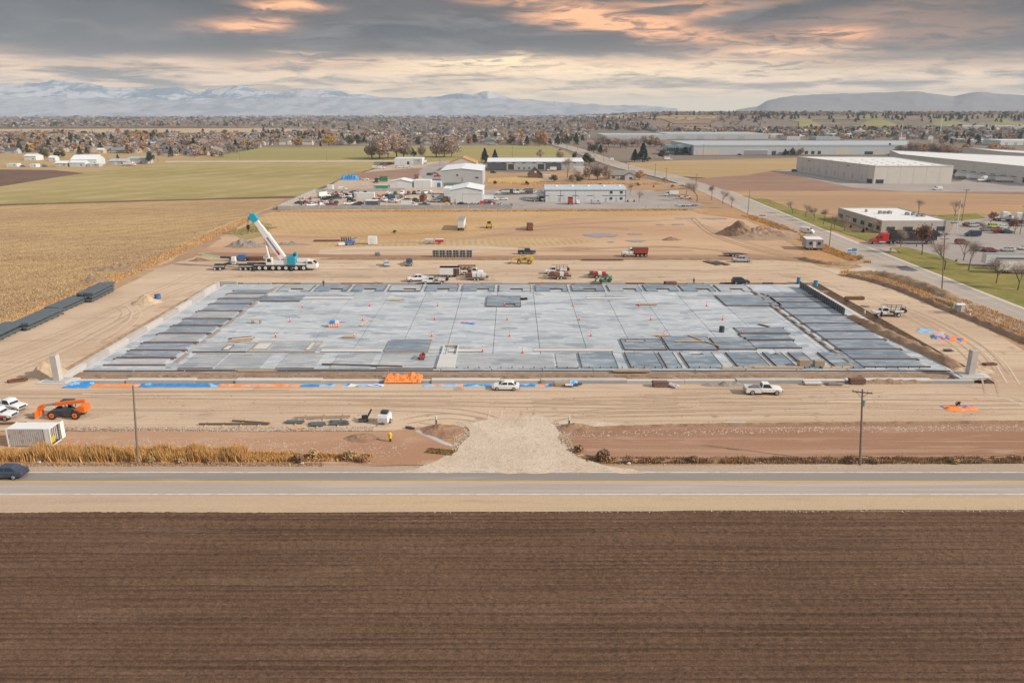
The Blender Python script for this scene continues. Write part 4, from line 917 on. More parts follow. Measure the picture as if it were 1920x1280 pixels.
def v_pickup(e,p,crew=True,bedfloor=None,load=None):
 xb = -.95 if crew else -.45
 mb = MB(); mb.loft([ring(*t) for t in ((xb,.96,.45,1.02,1.14),(1.3,.96,.42,1.02,1.14),(1.5,.97,.45,1.04,1.16),(2.5,.94,.5,.98,1.10),(2.85,.88,.55,.9,1.0))],p); mb.build('body',e)
 cab(e,xb + .05,1.35,xb + .15,.75,1.13,1.82,.86,.70,p,sides=2 if crew else 1)
 bed(e,-2.9,xb - .04,.96,.72,1.18,p,bedfloor)
 mb = MB(); mb.box(2.8,3.0,-.9,.9,.48,.72,M_chrome); mb.build('bumper',e); mb = MB(); mb.box(-3.05,-2.9,-.9,.9,.5,.68,M_chrome); mb.build('bumper',e)
 mb = MB(); mb.box(2.84,2.93,-.6,.6,.74,.98,M_darks); mb.build('grille',e)
 lamps(e,2.88,-2.91,.78,.9,.95); wheels(e,(-1.9,1.95),1.72,.41,.28)
 if load:
  mb = MB(); 
  for x in (-2.7,-1.3): 
   for s in (-.85,.85): mb.box(x - .04,x + .04,s - .04,s + .04,1.18,1.95,M_darks)
  mb.box(-2.7,1.2,-.89,-.81,1.95,2.02,M_darks); mb.box(-2.7,1.2,.81,.89,1.95,2.02,M_darks); mb.build('ladder_rack',e)
def v_pickup1(e,p): v_pickup(e,p,False)
def v_pickup_rack(e,p): v_pickup(e,p,True,load=True)
def v_utility(e,p):
 mb = MB(); mb.loft([ring(*t) for t in ((.1,.98,.55,1.15,1.28),(1.9,.98,.5,1.15,1.28),(3.0,.95,.55,1.08,1.2),(3.4,.88,.6,.95,1.05))],p); mb.build('body',e)
 cab(e,.15,1.9,.25,1.35,1.27,2.0,.88,.72,p,sides=1)
 mb = MB(); mb.box(-3.3,0,-1.15,1.15,.95,1.08,M_darks); mb.build('flat_deck',e)
 for s in (-1,1): mb = MB(); mb.box(-3.0,-1.0,s * 1.02 - .12,s * 1.02 + .12,1.09,1.55,M_white); mb.build('tool_box',e)
 for x in (-3.2,-2.1,-1.0,-.1):
  for s in (-1,1): mb = MB(); mb.box(x - .04,x + .04,s * 1.1 - .04,s * 1.1 + .04,1.09,2.25,M_darks); mb.build('rack_post',e)
 for s in (-1,1): mb = MB(); mb.box(-3.3,1.4,s * 1.1 - .04,s * 1.1 + .04,2.25,2.33,M_darks); mb.build('rack_rail',e)
 for k in range(5): mb = MB(); mb.box(-3.0,-.3,-.7 + k * .3,-.55 + k * .3,1.10,1.22 + .06 * (k % 2),M_lumbg); mb.build('board',e)
 mb = MB(); mb.tube((-3.45,-.7,1.35),(-3.45,.7,1.35),.38,.38,M_black,12); mb.build('hose_reel',e)
 lamps(e,3.36,-3.31,.8,.95,.9); wheels(e,(-2.0,2.4),1.8,.45,.3,M_white)
def box_body(e,x0,x1,w,z0,z1,mat,name='box',trim=None):
 mb = MB(); mb.box(x0,x1,-w,w,z0,z1,mat); mb.build(name,e); tr = trim or M_chrome
 for z in (z0,z1 - .08):
  mb = MB(); mb.box(x0 - .02,x1 + .02,-w - .02,w + .02,z,z + .08,tr); mb.build('rail',e)
def v_boxtruck(e,p):
 mb = MB(); mb.loft([ring(*t) for t in ((1.3,1.0,.6,1.5,1.65),(2.6,1.0,.55,1.4,1.5),(3.5,.95,.6,1.2,1.3),(3.7,.85,.7,1.0,1.1))],PT['white']); mb.build('body',e)
 cab(e,1.35,2.75,1.4,2.2,1.5,2.35,.95,.82,PT['white'],sides=1); box_body(e,-3.9,1.15,1.2,.95,3.4,p)
 mb = MB(); mb.box(-3.8,1.3,-.5,.5,.6,.9,M_darks); mb.build('chassis',e); lamps(e,3.62,-3.92,.8,1.0,.9); wheels(e,(-2.6,2.7),1.9,.47,.34,M_white)
def v_tractor(e,p,sleeper=True):
 mb = MB(); mb.loft([ring(*t) for t in ((1.2,1.05,.75,1.75,1.95),(2.6,1.0,.7,1.65,1.85),(3.5,.95,.65,1.35,1.55),(3.8,.85,.7,1.1,1.25))],p); mb.build('hood',e)
 mb = MB(); mb.box(-.4,1.3,-1.15,1.15,1.0,1.95,p); mb.build('cab_body',e)
 cab(e,-.35,1.45,-.2,.95,1.95,2.75,1.08,.95,p,sides=1)
 if sleeper:
  mb = MB(); mb.loft([[(x,-w,zb),(x,w,zb),(x,w,zt),(x,w * .85,zt + .2),(x,-w * .85,zt + .2),(x,-w,zt)] for x,w,zb,zt in ((-2.3,1.2,1.0,3.7),(-.5,1.2,1.0,3.7),(.2,1.15,2.7,3.35),(.7,1.0,2.75,2.95))],p); mb.build('sleeper',e)
 mb = MB(); mb.box(-5.3,1.2,-.45,.45,.7,1.0,M_darks); mb.build('chassis',e)
 for s in (-1,1): mb = MB(); mb.tube((-1.2,s * 1.1,.75),(.9,s * 1.1,.75),.3,.3,M_rim,12); mb.build('fuel_tank',e)
 mb = MB(); mb.box(3.75,3.85,-.55,.55,.8,1.35,M_chrome); mb.build('grille',e); mb = MB(); mb.box(3.6,3.95,-1.1,1.1,.45,.75,M_chrome); mb.build('bumper',e)
 lamps(e,3.7,-5.3,.9,1.0,.85); wheels(e,(-4.6,-3.3,2.7),2.0,.52,.4,M_rim)
def v_tractor_day(e,p): v_tractor(e,p,False)
def v_semitrailer(e,p,L=14.6):
 box_body(e,-L / 2,L / 2,1.28,1.15,4.05,p,'trailer_body',M_chrome)
 mb = MB(); mb.box(-L / 2 + .3,L / 2 - 1,-.5,.5,.85,1.12,M_darks); mb.build('chassis',e)
 for s in (-.7,.7): mb = MB(); mb.box(L / 2 - 3.3,L / 2 - 3.1,s - .08,s + .08,.05,1.1,M_darks); mb.build('landing_leg',e)
 for s in (-1,1): mb = MB(); mb.box(-L / 2 - .04,-L / 2 - .01,s * .62 - .57,s * .62 + .57,1.3,3.9,PT['pale'] if p is not PT['black'] else M_white); mb.build('rear_door',e)
 for s in (-1,1): mb = MB(); mb.box(-L / 2 + 3.5,L / 2 - 4,s * 1.15 - .02,s * 1.15 + .02,.45,1.0,M_grey); mb.build('side_skirt',e)
 wheels(e,(-L / 2 + 1.2,-L / 2 + 2.5),2.1,.52,.4,M_rim)
def v_dump(e,p):
 mb = MB(); mb.loft([ring(*t) for t in ((1.8,1.05,.8,1.7,1.9),(3.2,1.0,.75,1.6,1.8),(4.1,.9,.75,1.4,1.55))],PT['white']); mb.build('hood',e)
 mb = MB(); mb.box(.6,1.9,-1.1,1.1,1.0,1.95,PT['white']); mb.build('cab_body',e)
 cab(e,.65,2.0,.75,1.6,1.95,2.75,1.05,.92,PT['white'],sides=1)
 mb = MB(); mb.prism([(-4.0,1.25),(.35,1.25),(.45,2.75),(-4.15,2.75)],-1.22,1.22,p); mb.build('tipper_body',e)
 for s in (-1,1):
  for k in range(7): mb = MB(); mb.box(-3.9 + k * .68,-3.78 + k * .68,s * 1.22 + min(0,s * .08),s * 1.22 + max(0,s * .08),1.3,2.72,p); mb.build('rib',e)
 mb = MB(); mb.box(-4.2,.9,-1.28,1.28,2.76,2.86,M_darks); mb.build('top_rail',e)
 mb = MB(); mb.box(-4,3.2,-.45,.45,.75,1.1,M_darks); mb.build('chassis',e); mb = MB(); mb.box(4.0,4.25,-1.1,1.1,.5,.8,M_chrome); mb.build('bumper',e)
 lamps(e,4.08,-4.1,.8,1.0,1.0); wheels(e,(-3.4,-2.1,-.8,3.2),2.0,.54,.4,M_rim)
def v_enclosed(e,p):
 box_body(e,-3,2.6,1.15,.55,2.75,p,'trailer_body'); wheels(e,(-.7,.2),2.2,.36,.22,M_rim)
 mb = MB(); mb.box(2.6,4.0,-.06,.06,.5,.6,M_darks); mb.build('drawbar',e)
 mb = MB(); mb.box(.9,1.6,-1.19,-1.16,.6,2.5,M_darks); mb.build('doorway',e); mb = MB(); mb.box(1.65,2.6,-1.25,-1.2,.6,2.5,M_rust); mb.build('open_door',e)
def v_flat(e,p):
 mb = MB(); mb.box(-3.4,3.0,-1.15,1.15,.68,.84,p); mb.build('deck',e); mb = MB(); mb.bar((3.0,-.8,.72),(4.6,0,.62),.12,.12,M_darks); mb.build('drawbar',e); mb = MB(); mb.bar((3.0,.8,.72),(4.6,0,.62),.12,.12,M_darks); mb.build('drawbar',e)
 for s in (-1,1): mb = MB(); mb.box(-1.2,1.0,s * 1.32 - .14,s * 1.32 + .14,.78,.83,M_darks); mb.build('mudguard',e)
 wheels(e,(-.55,.4),2.6,.37,.24,M_white)
def v_flat_loaded(e,p):
 v_flat(e,M_darks); r_ = random.Random(5)
 for k in range(4): mb = MB(); x = -2.6 + k * 1.3; mb.box(x,x + 1.1,-.8,.8,.85,1.2 + r_.random() * .8,[p,PT['white'],p,M_rust][k]); mb.build('cargo',e)
def v_tele(e,p,rim=None):
 """telescopic handler facing +x (forks in front)"""
 mb = MB(); mb.prism([(-2.9,.8),(-2.7,.6),(1.9,.6),(2.3,.9),(2.3,1.15),(-2.9,1.25)],-.55,.55,M_darks if p is PT['orange'] else p); mb.build('chassis',e)
 mb = MB(); mb.prism([(-3.1,.95),(-1.5,.95),(-1.5,1.5),(-2.3,2.0),(-3.1,1.9)],-1.05,.75,p); mb.build('engine_cover',e)
 mb = MB(); mb.bar((-3.1,.15,2.65),(1.6,.15,2.15),.42,.48,p); mb.build('boom',e)
 mb = MB(); mb.bar((1.4,.15,2.18),(3.2,.15,1.95),.3,.34,M_grey if p is not PT['yellow'] else p); mb.build('inner_boom',e)
 mb = MB(); mb.prism([(3.1,2.2),(4.1,1.85),(4.6,.7),(4.4,.35),(4.0,.35),(3.9,1.1),(3.1,1.7)],-.1,.4,p); mb.build('boom_head',e)
 mb = MB(); mb.box(4.25,4.4,-1.1,1.2,.25,1.2,p); mb.build('carriage',e)
 for s in (-.6,.6): mb = MB(); mb.box(4.4,5.7,s - .08,s + .08,.12,.2,M_darks); mb.build('fork',e)
 mb = MB(); mb.box(-.9,.9,-1.05,-.2,.9,1.35,M_grey); mb.build('cab_floor',e)
 for x in (-.85,.75):
  for y in (-1.02,-.25): mb = MB(); mb.box(x,x + .1,y,y + .08,1.35,2.45,M_darks); mb.build('cab_post',e)
 mb = MB(); mb.box(-.95,.95,-1.08,-.15,2.45,2.55,M_darks); mb.build('cab_roof',e)
 mb = MB(); mb.box(-.5,0,-.9,-.4,1.36,2.0,M_black); mb.build('seat',e)
 mb = MB(); mb.tube((-1.9,.15,1.4),(-.4,.15,2.3),.09,.09,M_rim,8); mb.build('lift_cylinder',e)
 wheels(e,(-1.75,1.75),2.05,.68,.48,rim or p)
KINDS_V = dict(sedan=v_sedan,suv=v_suv,van=v_van,pickup=v_pickup,pickup_single=v_pickup1,pickup_rack=v_pickup_rack,utility=v_utility,boxtruck=v_boxtruck,tractor=v_tractor,tractor_day=v_tractor_day,semitrailer=v_semitrailer,dump=v_dump,enclosed=v_enclosed,flat=v_flat,flat_loaded=v_flat_loaded,telehandler=v_tele)
NAMES_V = dict(sedan=('parked_car','car'),suv=('parked_suv','car'),van=('van','van'),pickup=('pickup_truck','pickup'),pickup_single=('pickup_truck','pickup'),pickup_rack=('pickup_truck','pickup'),utility=('utility_truck','truck'),boxtruck=('box_truck','truck'),tractor=('semi_tractor','truck'),
 tractor_day=('semi_tractor','truck'),semitrailer=('semi_trailer','trailer'),dump=('dump_truck','dump truck'),enclosed=('enclosed_trailer','trailer'),flat=('flat_trailer','trailer'),flat_loaded=('flat_trailer','trailer'),telehandler=('telehandler','telehandler'))
PROTO = {}
def vehicle(kind,col,px,py,head,label,z=.05,group=None,name=None,s=1.0):
 p = G(px,py,z); k = (kind,col)
 if k in PROTO: e = copy_tree(PROTO[k])
 else:
  e = link(NAMES_V[kind][0],None); e.empty_display_size = .3; KINDS_V[kind](e,PT[col]); PROTO[k] = e
 e.name = name or NAMES_V[kind][0]; e.location = (p.x,p.y,z); e.rotation_euler = (0,0,R(head)); e.scale = (s,s,s)
 for kk in ('group',):
  if kk in e: del e[kk]
 return tag(e,label,NAMES_V[kind][1],group)
# ---- on and around the site
vehicle('pickup_single','white',1430,737,-2,'white pickup with an empty open bed parked in front of the footing',s=1.03)
vehicle('sedan','white',948,729,178,'white sedan parked in front of the blue tarpaulins at the front middle')
vehicle('sedan','navy',12,893,180,'dark blue sedan driving on the front road, cut by the left picture edge',z=.07,s=1.1)
vehicle('pickup_single','white',18,767,-18,'white pickup at the left picture edge, behind the red and white pickup')
e = vehicle('pickup_single','white',-4,784,-6,'white and red pickup at the left picture edge, nearest to the camera')
mb = MB(); [mb.box(-2.88,2.3,s * .985 - .012,s * .985 + .012,.5,.85,PT['red']) for s in (-1,1)]; mb.build('red_side_panel',e)
vehicle('telehandler','orange',128,781,180,'orange telehandler with lowered forks on the dirt behind the white container')
vehicle('suv','silver',725,498,-80,'small grey hatchback facing the slab, left of the dark pickup',s=.92)
vehicle('pickup','navy',767,496,-85,'dark pickup facing the slab, right of the small grey hatchback')
vehicle('pickup','white',784,527,192,'white crew cab pickup parked behind the slab, left of the white utility truck',s=1.05)
vehicle('utility','white',815,532,180,'white utility truck with rack parked at the back edge of the slab')
vehicle('enclosed','white',845,518,0,'white enclosed trailer with an open brown side door')
e = vehicle('utility','white',884,515,0,'white cab flatbed truck carrying a rusty red rack, right of the enclosed trailer')
mb = MB()
for k in range(9): mb = MB(); mb.box(-3.2 + k * .38,-3.05 + k * .38,-1.0,1.0,1.3,2.5 - .3 * (k % 3),M_rust); mb.build('rack_frame',e)
mb = MB(); mb.box(-3.9,1.2,-1.2,1.2,2.55,2.72,PT['rust']); mb.build('rack_roof',e)
vehicle('flat_loaded','white',893,524,180,'flat trailer loaded with white and brown goods in front of the rusty rack truck')
vehicle('pickup_rack','navy',988,476,0,'dark blue pickup with a ladder rack on the back lot, right of the block stacks')
vehicle('telehandler','yellow',983,494,180,'yellow telehandler with pale forks behind the slab, just in front of the dark blue pickup',s=.9)
vehicle('utility','white',1043,513,180,'white service truck with a black reel on its deck, behind the red loaded trailer')
vehicle('flat_loaded','rust',1048,522,180,'low trailer loaded with red steel in front of the white service truck')
vehicle('flat_loaded','red',1120,520,180,'trailer loaded with red goods behind the green telehandler',s=.9)
vehicle('telehandler','green',1134,529,182,'green telehandler parked at the back edge of the slab',s=.62)
vehicle('dump','dump_red',1190,481,180,'dump truck with white cab and red tipper body on the back lot')
vehicle('pickup','silver',1390,491,180,'silver pickup parked in front of the black trailer on the back lot')
vehicle('suv','black',1388,532,0,'black car parked at the back edge of the slab near the right corner')
vehicle('flat','black',1375,480,0,'black flat trailer behind the silver pickup')
vehicle('utility','white',1664,592,176,'white flatbed truck with two workers beside it on the dirt right of the slab',s=1.02)
vehicle('van','white',1513,437,-42,'white van driving on the side road toward the camera',z=.1)
e = vehicle('dump','rust',993,430,92,'brown dump truck seen from behind on the orange stubble',s=.9)
vehicle('telehandler','dump_red',791,672,90,'small red lift machine standing on the front part of the slab',z=.23,s=.42)
# semi trailer seen from the end
e = vehicle('semitrailer','white',866,428,90,'tall white semi trailer standing alone on the stubble behind the site',s=.95)
# crane -----------------------------------------------------------------------------------------
def crane():
 p = G(534,506); e = empty('mobile_crane',(p.x,p.y,.05),0,'white and turquoise seven axle mobile crane with raised telescopic boom','crane')
 W,Tq = PT['white'],PT['teal']
 mb = MB(); mb.box(-8.4,8.3,-1.3,1.3,.95,1.55,M_darks); mb.build('chassis',e)
 mb = MB(); mb.box(-8.6,6.8,-1.45,1.45,1.56,1.72,M_grey); mb.build('carrier_deck',e)
 mb = MB(); mb.loft([[(x,-1.45,zb),(x,1.45,zb),(x,1.45,zt),(x,-1.45,zt)] for x,zb,zt in ((6.9,.9,2.95),(8.6,.8,2.9),(9.6,.8,1.9),(9.75,.8,1.4))],W); c = mb.build('driver_cab',e)
 CEN[0] = Vector((8,0,2)); pane(c,'windscreen',((8.63,-1.35,2.85),(8.63,1.35,2.85),(9.58,1.35,1.92),(9.58,-1.35,1.92)),inset=.1,out=.03)
 for s in (-1,1): pane(c,'side_window',((7.2,s * 1.45,2.0),(8.9,s * 1.45,2.0),(8.5,s * 1.45,2.75),(7.2,s * 1.45,2.75)),inset=.08,out=.02)
 mb = MB(); mb.box(1.3,6.7,-1.3,1.3,1.73,2.15,W); mb.build('front_deck',e)
 wheels(e,(-7.0,-5.2,-3.0,-1.2,.8,3.8,6.0),2.4,.80,.55,M_white)
 for x in (-8.6,2.5):
  for s in (-1,1): mb = MB(); mb.box(x - .2,x + .2,s * 1.5 - .15,s * 1.5 + .15,.25,1.5,M_darks); mb.box(x - .45,x + .45,s * 1.9 - .45,s * 1.9 + .45,.0,.12,M_darks); mb.bar((x,s * 1.5,.9),(x,s * 1.9,.15),.2,.2,M_darks); mb.build('outrigger',e)
 # superstructure
 mb = MB(); mb.box(-3.2,1.2,-1.25,1.25,1.75,3.0,W); mb.build('superstructure',e)
 mb = MB(); mb.loft([[(x,-1.5,zb),(x,-.1,zb),(x,-.1,zt),(x,-1.5,zt)] for x,zb,zt in ((-4.9,1.75,2.9),(-4.6,1.75,3.7),(-3.3,1.75,3.8),(-3.1,1.75,3.6))],W); oc = mb.build('operator_cab',e)
 CEN[0] = Vector((-4,-.8,2.8)); pane(oc,'side_window',((-4.6,-1.5,2.55),(-3.3,-1.5,2.55),(-3.4,-1.5,3.6),(-4.5,-1.5,3.6)),inset=.08,out=.03)
 for k in range(4): mb = MB(); mb.box(1.3 + k * .62,1.88 + k * .62,-1.6,1.6,1.8 + .1 * (k % 2),4.2,Tq); mb.build('counterweight',e)
 mb = MB(); mb.box(3.1,4.0,-.7,.7,4.2,5.3,Tq); mb.build('winch_frame',e); mb = MB(); mb.tube((3.4,-.8,4.5),(3.4,.8,4.5),.5,.5,M_darks,12); mb.build('winch_drum',e)
 mb = MB(); mb.box(3.9,7.4,-.6,.6,2.4,3.3,W); mb.build('rear_beam',e)
 # boom: foot near (0,0,3.4) rising to the left; tip ratio from the photograph
 foot = Vector((1.0,0,3.3)); 
 def on(px,py): q = G(px,py); a = math.atan((py - 640) / FPX) + PITCH; D = p.y; return Vector(((px - 960) / FPX * (D * math.cos(PITCH) + (CAM_H - (CAM_H - D * math.tan(a))) * math.sin(PITCH)) - p.x,0,CAM_H - D * math.tan(a)))
 tip = on(478,412); foot = on(531,484)
 d = (tip - foot).normalized(); L = (tip - foot).length
 mid = foot + d * L * .62
 mb = MB(); mb.bar(foot,mid,1.5,1.75,W); b = mb.build('boom_base',e)
 mb = MB(); mb.bar(mid - d * .2,foot + d * L * .80,1.3,1.5,W); mb.build('boom_section',e)
 mb = MB(); mb.bar(foot + d * L * .79,tip,1.1,1.3,W); mb.build('boom_section',e)
 u = Vector((0,-1,0)).cross(d).normalized()
 if u.x > 0: u = -u
 mb = MB(); mb.bar(foot + d * L * .1 - Vector((0,.78,0)),foot + d * L * .55 - Vector((0,.78,0)),.03,.35,MATS['drum_blue']); mb.build('boom_stripe',e)
 mb = MB(); mb.bar(foot + d * L * .10 - Vector((0,.80,0)),foot + d * L * .2 - Vector((0,.80,0)),.03,.6,PT['red']); mb.build('boom_badge',e)
 mb = MB(); mb.bar(tip - d * .6,tip + d * 1.7,1.5,1.9,Tq); hd = mb.build('boom_head',e)
 mb = MB(); c0 = tip + d * 1.2 + u * 1.4; mb.bar(tip + d * .7,c0,1.2,.9,Tq); mb.build('sheave_block',hd)
 mb = MB(); mb.bar(tip + d * 1.3,tip + d * 2.2 + u * .2,.5,.6,Tq); mb.build('head_hook',hd)
 a = on(495,442); bb = on(507,488)
 for s in (-.55,.55):
  mb = MB(); mb.tube(a + Vector((0,s,0)),a.lerp(bb,.45) + Vector((0,s,0)),.14,.14,M_rim,8); mb.build('cylinder_rod',e)
  mb = MB(); mb.tube(a.lerp(bb,.4) + Vector((0,s,0)),bb + Vector((0,s,-.4)),.3,.3,W,8); mb.build('luffing_cylinder',e)
 hk = on(465,424); top = on(465,406)
 for s in (-.2,.2): mb = MB(); mb.tube(top + Vector((0,s,0)),hk + Vector((0,s,0)),.03,.03,M_black,4); mb.build('hoist_rope',e)
 mb = MB(); mb.box(hk.x - .35,hk.x + .35,-.35,.35,hk.z - .9,hk.z + .3,M_black); mb.box(hk.x - .2,hk.x + .2,-.2,.2,hk.z - 1.5,hk.z - .9,PT['maroon']); mb.build('hook_block',e)
 # boom dolly
 q = G(442,506); dl = empty('boom_dolly',(q.x,q.y,.05),0,'black five axle boom dolly standing behind the mobile crane','dolly')
 mb = MB(); mb.box(-6,10.5,-.5,.5,1.5,1.8,M_darks); mb.build('main_beam',dl)
 mb = MB(); mb.bar((-4.0,0,1.5),(-1.2,0,2.4),.8,.3,M_darks); mb.build('gooseneck',dl)
 for x0,x1 in ((-6.6,-3.1),(1.0,5.8)): mb = MB(); mb.box(x0,x1,-1.35,1.35,1.05,1.35,M_grey); mb.build('fender',dl)
 wheels(dl,(-5.7,-4.1,1.9,3.4,4.9),2.3,.50,.42,M_white)
 mb = MB(); mb.box(-.8,.3,-.6,.6,1.8,3.9,W); mb.build('boom_rest',dl); mb = MB(); mb.box(-1.2,.5,-.8,.8,2.4,2.6,M_grey); mb.build('rest_plate',dl)
 for k,(x,y,L_) in enumerate([(-3,-.3,4),(3.5,.2,5),(6,-.2,3)]): mb = MB(); mb.box(x,x + L_,y,y + .3,1.81,2.15,[M_grey,M_darks,M_rust][k]); mb.build('jib_section',dl)
crane()
# the drilling rig with a green pole behind the dolly
p = G(455,489); e = empty('drill_rig',(p.x,p.y,.05),0,'blue and dark machine with a long pale green pole lying behind the boom dolly','machine')
mb = MB(); mb.bar((-12.5,0,1.9),(-6.8,0,1.1),.5,.4,pmat('pale_green_paint',(.32,.55,.36),.5)); mb.build('pole',e)
mb = MB(); mb.bar((-6.8,0,1.1),(0,0,.9),.7,.6,M_darks); mb.build('mast',e); mb = MB(); mb.box(-1.2,1.2,-1,1,.6,1.9,PT['blue']); mb.build('engine_cover',e)
mb = MB(); mb.box(-4,2.5,-.9,.9,.5,.9,M_darks); mb.build('chassis',e); mb = MB(); mb.box(1.3,6.2,-.9,.9,.6,1.3,M_rust); mb.build('pipe_rack',e); mb = MB(); mb.box(7.2,8.4,-.7,.7,.5,1.8,PT['silver']); mb.build('tank',e)
mb = MB(); mb.box(1.3,7.2,-.3,.3,.35,.6,M_darks); mb.build('drawbar',e); wheels(e,(-2.5,1.2),2.0,.45,.3)
# ---- shipping container at the front left
def corrugated(mb,a,b,z0,z1,mat,depth=.05,pitch=.28,nrm=(0,-1)):
 a,b = Vector(a),Vector(b); L = (b - a).length; d = (b - a) / L; n = int(L / pitch); P = []
 for i in range(n):
  for t,o in ((0,0),(.3,0),(.45,1),(.85,1)):
   P.append(a + d * ((i + t) * L / n) + Vector(nrm) * depth * o)
 P.append(b); v = [(q.x,q.y,z0) for q in P] + [(q.x,q.y,z1) for q in P]; k = len(P)
 mb.add(v,[(i,i + 1,k + i + 1,k + i) for i in range(k - 1)],mat)
M_cont = pmat('container_paint',(.44,.42,.40),.6,var=.15,scale=2.0,dirt=((.30,.15,.08),1.6,.54,.8)); M_contw = pmat('container_white',(.72,.72,.71),.5,var=.06,scale=1,dirt=((.35,.2,.12),.8,.66,.5))
p0 = G(17,838); p1 = G(97,838)
e = empty('shipping_container',((p0.x + p1.x) / 2,p0.y + 1.25,.04),0,'white shipping container with rust streaks and its right end open, behind the tall grass','container')
hl = (p1.x - p0.x) / 2; w = 1.2; H_ = 2.7
mb = MB(); corrugated(mb,(-hl,-w),(hl - .75,-w),.12,H_ - .12,M_cont,.018); mb.build('side_wall',e,fix=False)
mb = MB(); corrugated(mb,(-hl,w),(hl,w),.12,H_ - .12,M_contw,.04,nrm=(0,1)); mb.build('side_wall',e,fix=False)
mb = MB(); mb.box(-hl,hl,-w,w,H_ - .10,H_,M_contw); mb.build('roof',e); mb = MB(); mb.box(-hl,hl,-w,w,0,.12,M_darks); mb.build('floor',e)
mb = MB(); mb.box(-hl,-hl + .08,-w,w,.12,H_ - .1,M_cont); mb.build('end_wall',e)
for x in (-hl,hl):
 for y in (-w,w): mb = MB(); mb.box(x - .08,x + .08,y - .08,y + .08,.0,H_ + .02,M_contw); mb.build('corner_post',e)
mb = MB(); mb.box(hl - .75,hl - .08,-w - .06,-w + .01,.05,H_ - .05,M_contw); mb.build('door',e)
mb = MB(); mb.box(hl + .02,hl + .08,w - .1,w + 1.0,.1,H_ - .1,M_contw,Matrix.Rotation(R(0),4,'Z')); mb.build('door',e)
for z in (H_ - .12,.0): mb = MB(); mb.box(hl - .05,hl + .05,-w,w,z,z + .14,M_contw); mb.build('end_beam',e)
for k in range(3): mb = MB(); mb.box(hl - 1.2,hl - .5,-.5 + k * .4,-.2 + k * .4,.12,1.0,M_yellow); mb.build('cargo',e)
# office trailer by the side road
p = G(1524,468); e = empty('site_office_trailer',(p.x,p.y,.05),R(-8),'grey box trailer on wheels beside the side road, left of the blue and white sign','trailer')
M_offt = pmat('grey_siding',(.36,.37,.39),.6,var=.08)
mb = MB(); mb.box(-2.7,2.7,-1.9,4.6,.8,3.6,M_offt); mb.build('trailer_body',e); mb = MB(); mb.box(-2.8,2.8,-2,4.7,3.6,3.75,M_contw); mb.build('roof',e)
for x in (-1.8,.9): mb = MB(); mb.box(x,x + .95,-1.95,-1.9,1.9,2.9,M_glass); mb.build('window',e)
mb = MB(); mb.box(-.55,.35,-1.96,-1.9,.9,2.95,M_contw); mb.build('door',e)
mb = MB(); mb.box(-2.5,2.5,-1.8,4.5,.6,.8,M_darks); mb.build('chassis',e); wheels(e,(-1.6,-.7),3.4,.36,.3)
for s in (-2.3,2.3): mb = MB(); mb.box(s - .1,s + .1,-1.8,-1.6,0,.6,M_darks); mb.build('support_leg',e)
# ---- toilets, signs, poles
for i,(px,c,lab) in enumerate([(1794,M_grey,'grey portable toilet beside the orange one, right of the slab'),(1802,M_pinkt,'pale orange portable toilet right of the grey one')]):
 p = G(px,588); e = empty('portable_toilet',(p.x,p.y,.05),R(-10),lab,'toilet')
 mb = MB(); mb.box(-.55,.55,-.55,.55,.1,2.15,c); mb.build('cabin',e); mb = MB(); mb.loft([[(-.6,-.6,2.15),(.6,-.6,2.15),(.6,.6,2.15),(-.6,.6,2.15)],[(-.4,-.4,2.4),(.4,-.4,2.4),(.4,.4,2.4),(-.4,.4,2.4)]],M_white); mb.build('roof',e)
 mb = MB(); mb.box(-.38,.38,-.58,-.55,.2,2.0,M_white if i else M_grey); d = mb.build('door',e); mb = MB(); mb.box(.26,.32,-.61,-.58,1.0,1.15,M_darks); mb.build('handle',d); mb = MB(); mb.box(-.6,.6,-.6,.6,0,.1,M_darks); mb.build('base',e)
barrel(1815,592,.5,.8,M_whitet,'white sack like drum on the dirt right of the portable toilets',.04)
def text_obj(name,body,size,mat,parent,loc,rot,extr=.01):
 c = bpy.data.curves.new(name,'FONT'); c.body = body; c.size = size; c.extrude = extr; c.align_x = 'CENTER'; c.align_y = 'CENTER'; c.materials.append(mat)
 o = bpy.data.objects.new(name,c); COL.objects.link(o); o.parent = parent; o.location = loc; o.rotation_euler = rot; return o
M_signb = pmat('sign_blue',(.08,.25,.50),.5)
p = G(1596,480); e = empty('project_sign',(p.x,p.y,.05),R(0),'blue and white project sign board on posts beside the side road entrance','sign')
for s in (-1.3,1.3): mb = MB(); mb.box(s - .07,s + .07,-.07,.07,0,1.0,M_lumbg); mb.build('post',e)
mb = MB(); mb.box(-1.6,1.6,-.12,-.04,.95,2.6,M_white); mb.build('board',e); mb = MB(); mb.box(-.1,1.5,-.14,-.12,1.5,2.5,M_signb); mb.build('picture_panel',e); mb = MB(); mb.box(-1.5,1.5,-.14,-.12,1.0,1.25,M_signb); mb.build('bottom_band',e)
mb = MB(); mb.box(-1.45,-.2,-.14,-.12,1.55,2.1,M_signb); mb.build('logo_panel',e)
p = G(1429,412); e = empty('project_sign',(p.x,p.y,.05),R(-6),'small white sign board facing the side road beyond the dirt mound','sign')
for s in (-1.2,1.2): mb = MB(); mb.box(s - .06,s + .06,-.06,.06,0,.9,M_lumbg); mb.build('post',e)
mb = MB(); mb.box(-1.6,1.6,-.1,-.04,.8,2.3,M_white); mb.build('board',e); mb = MB(); mb.box(-1.3,1.3,-.12,-.1,1.6,1.95,PT['maroon']); mb.build('text_band',e)
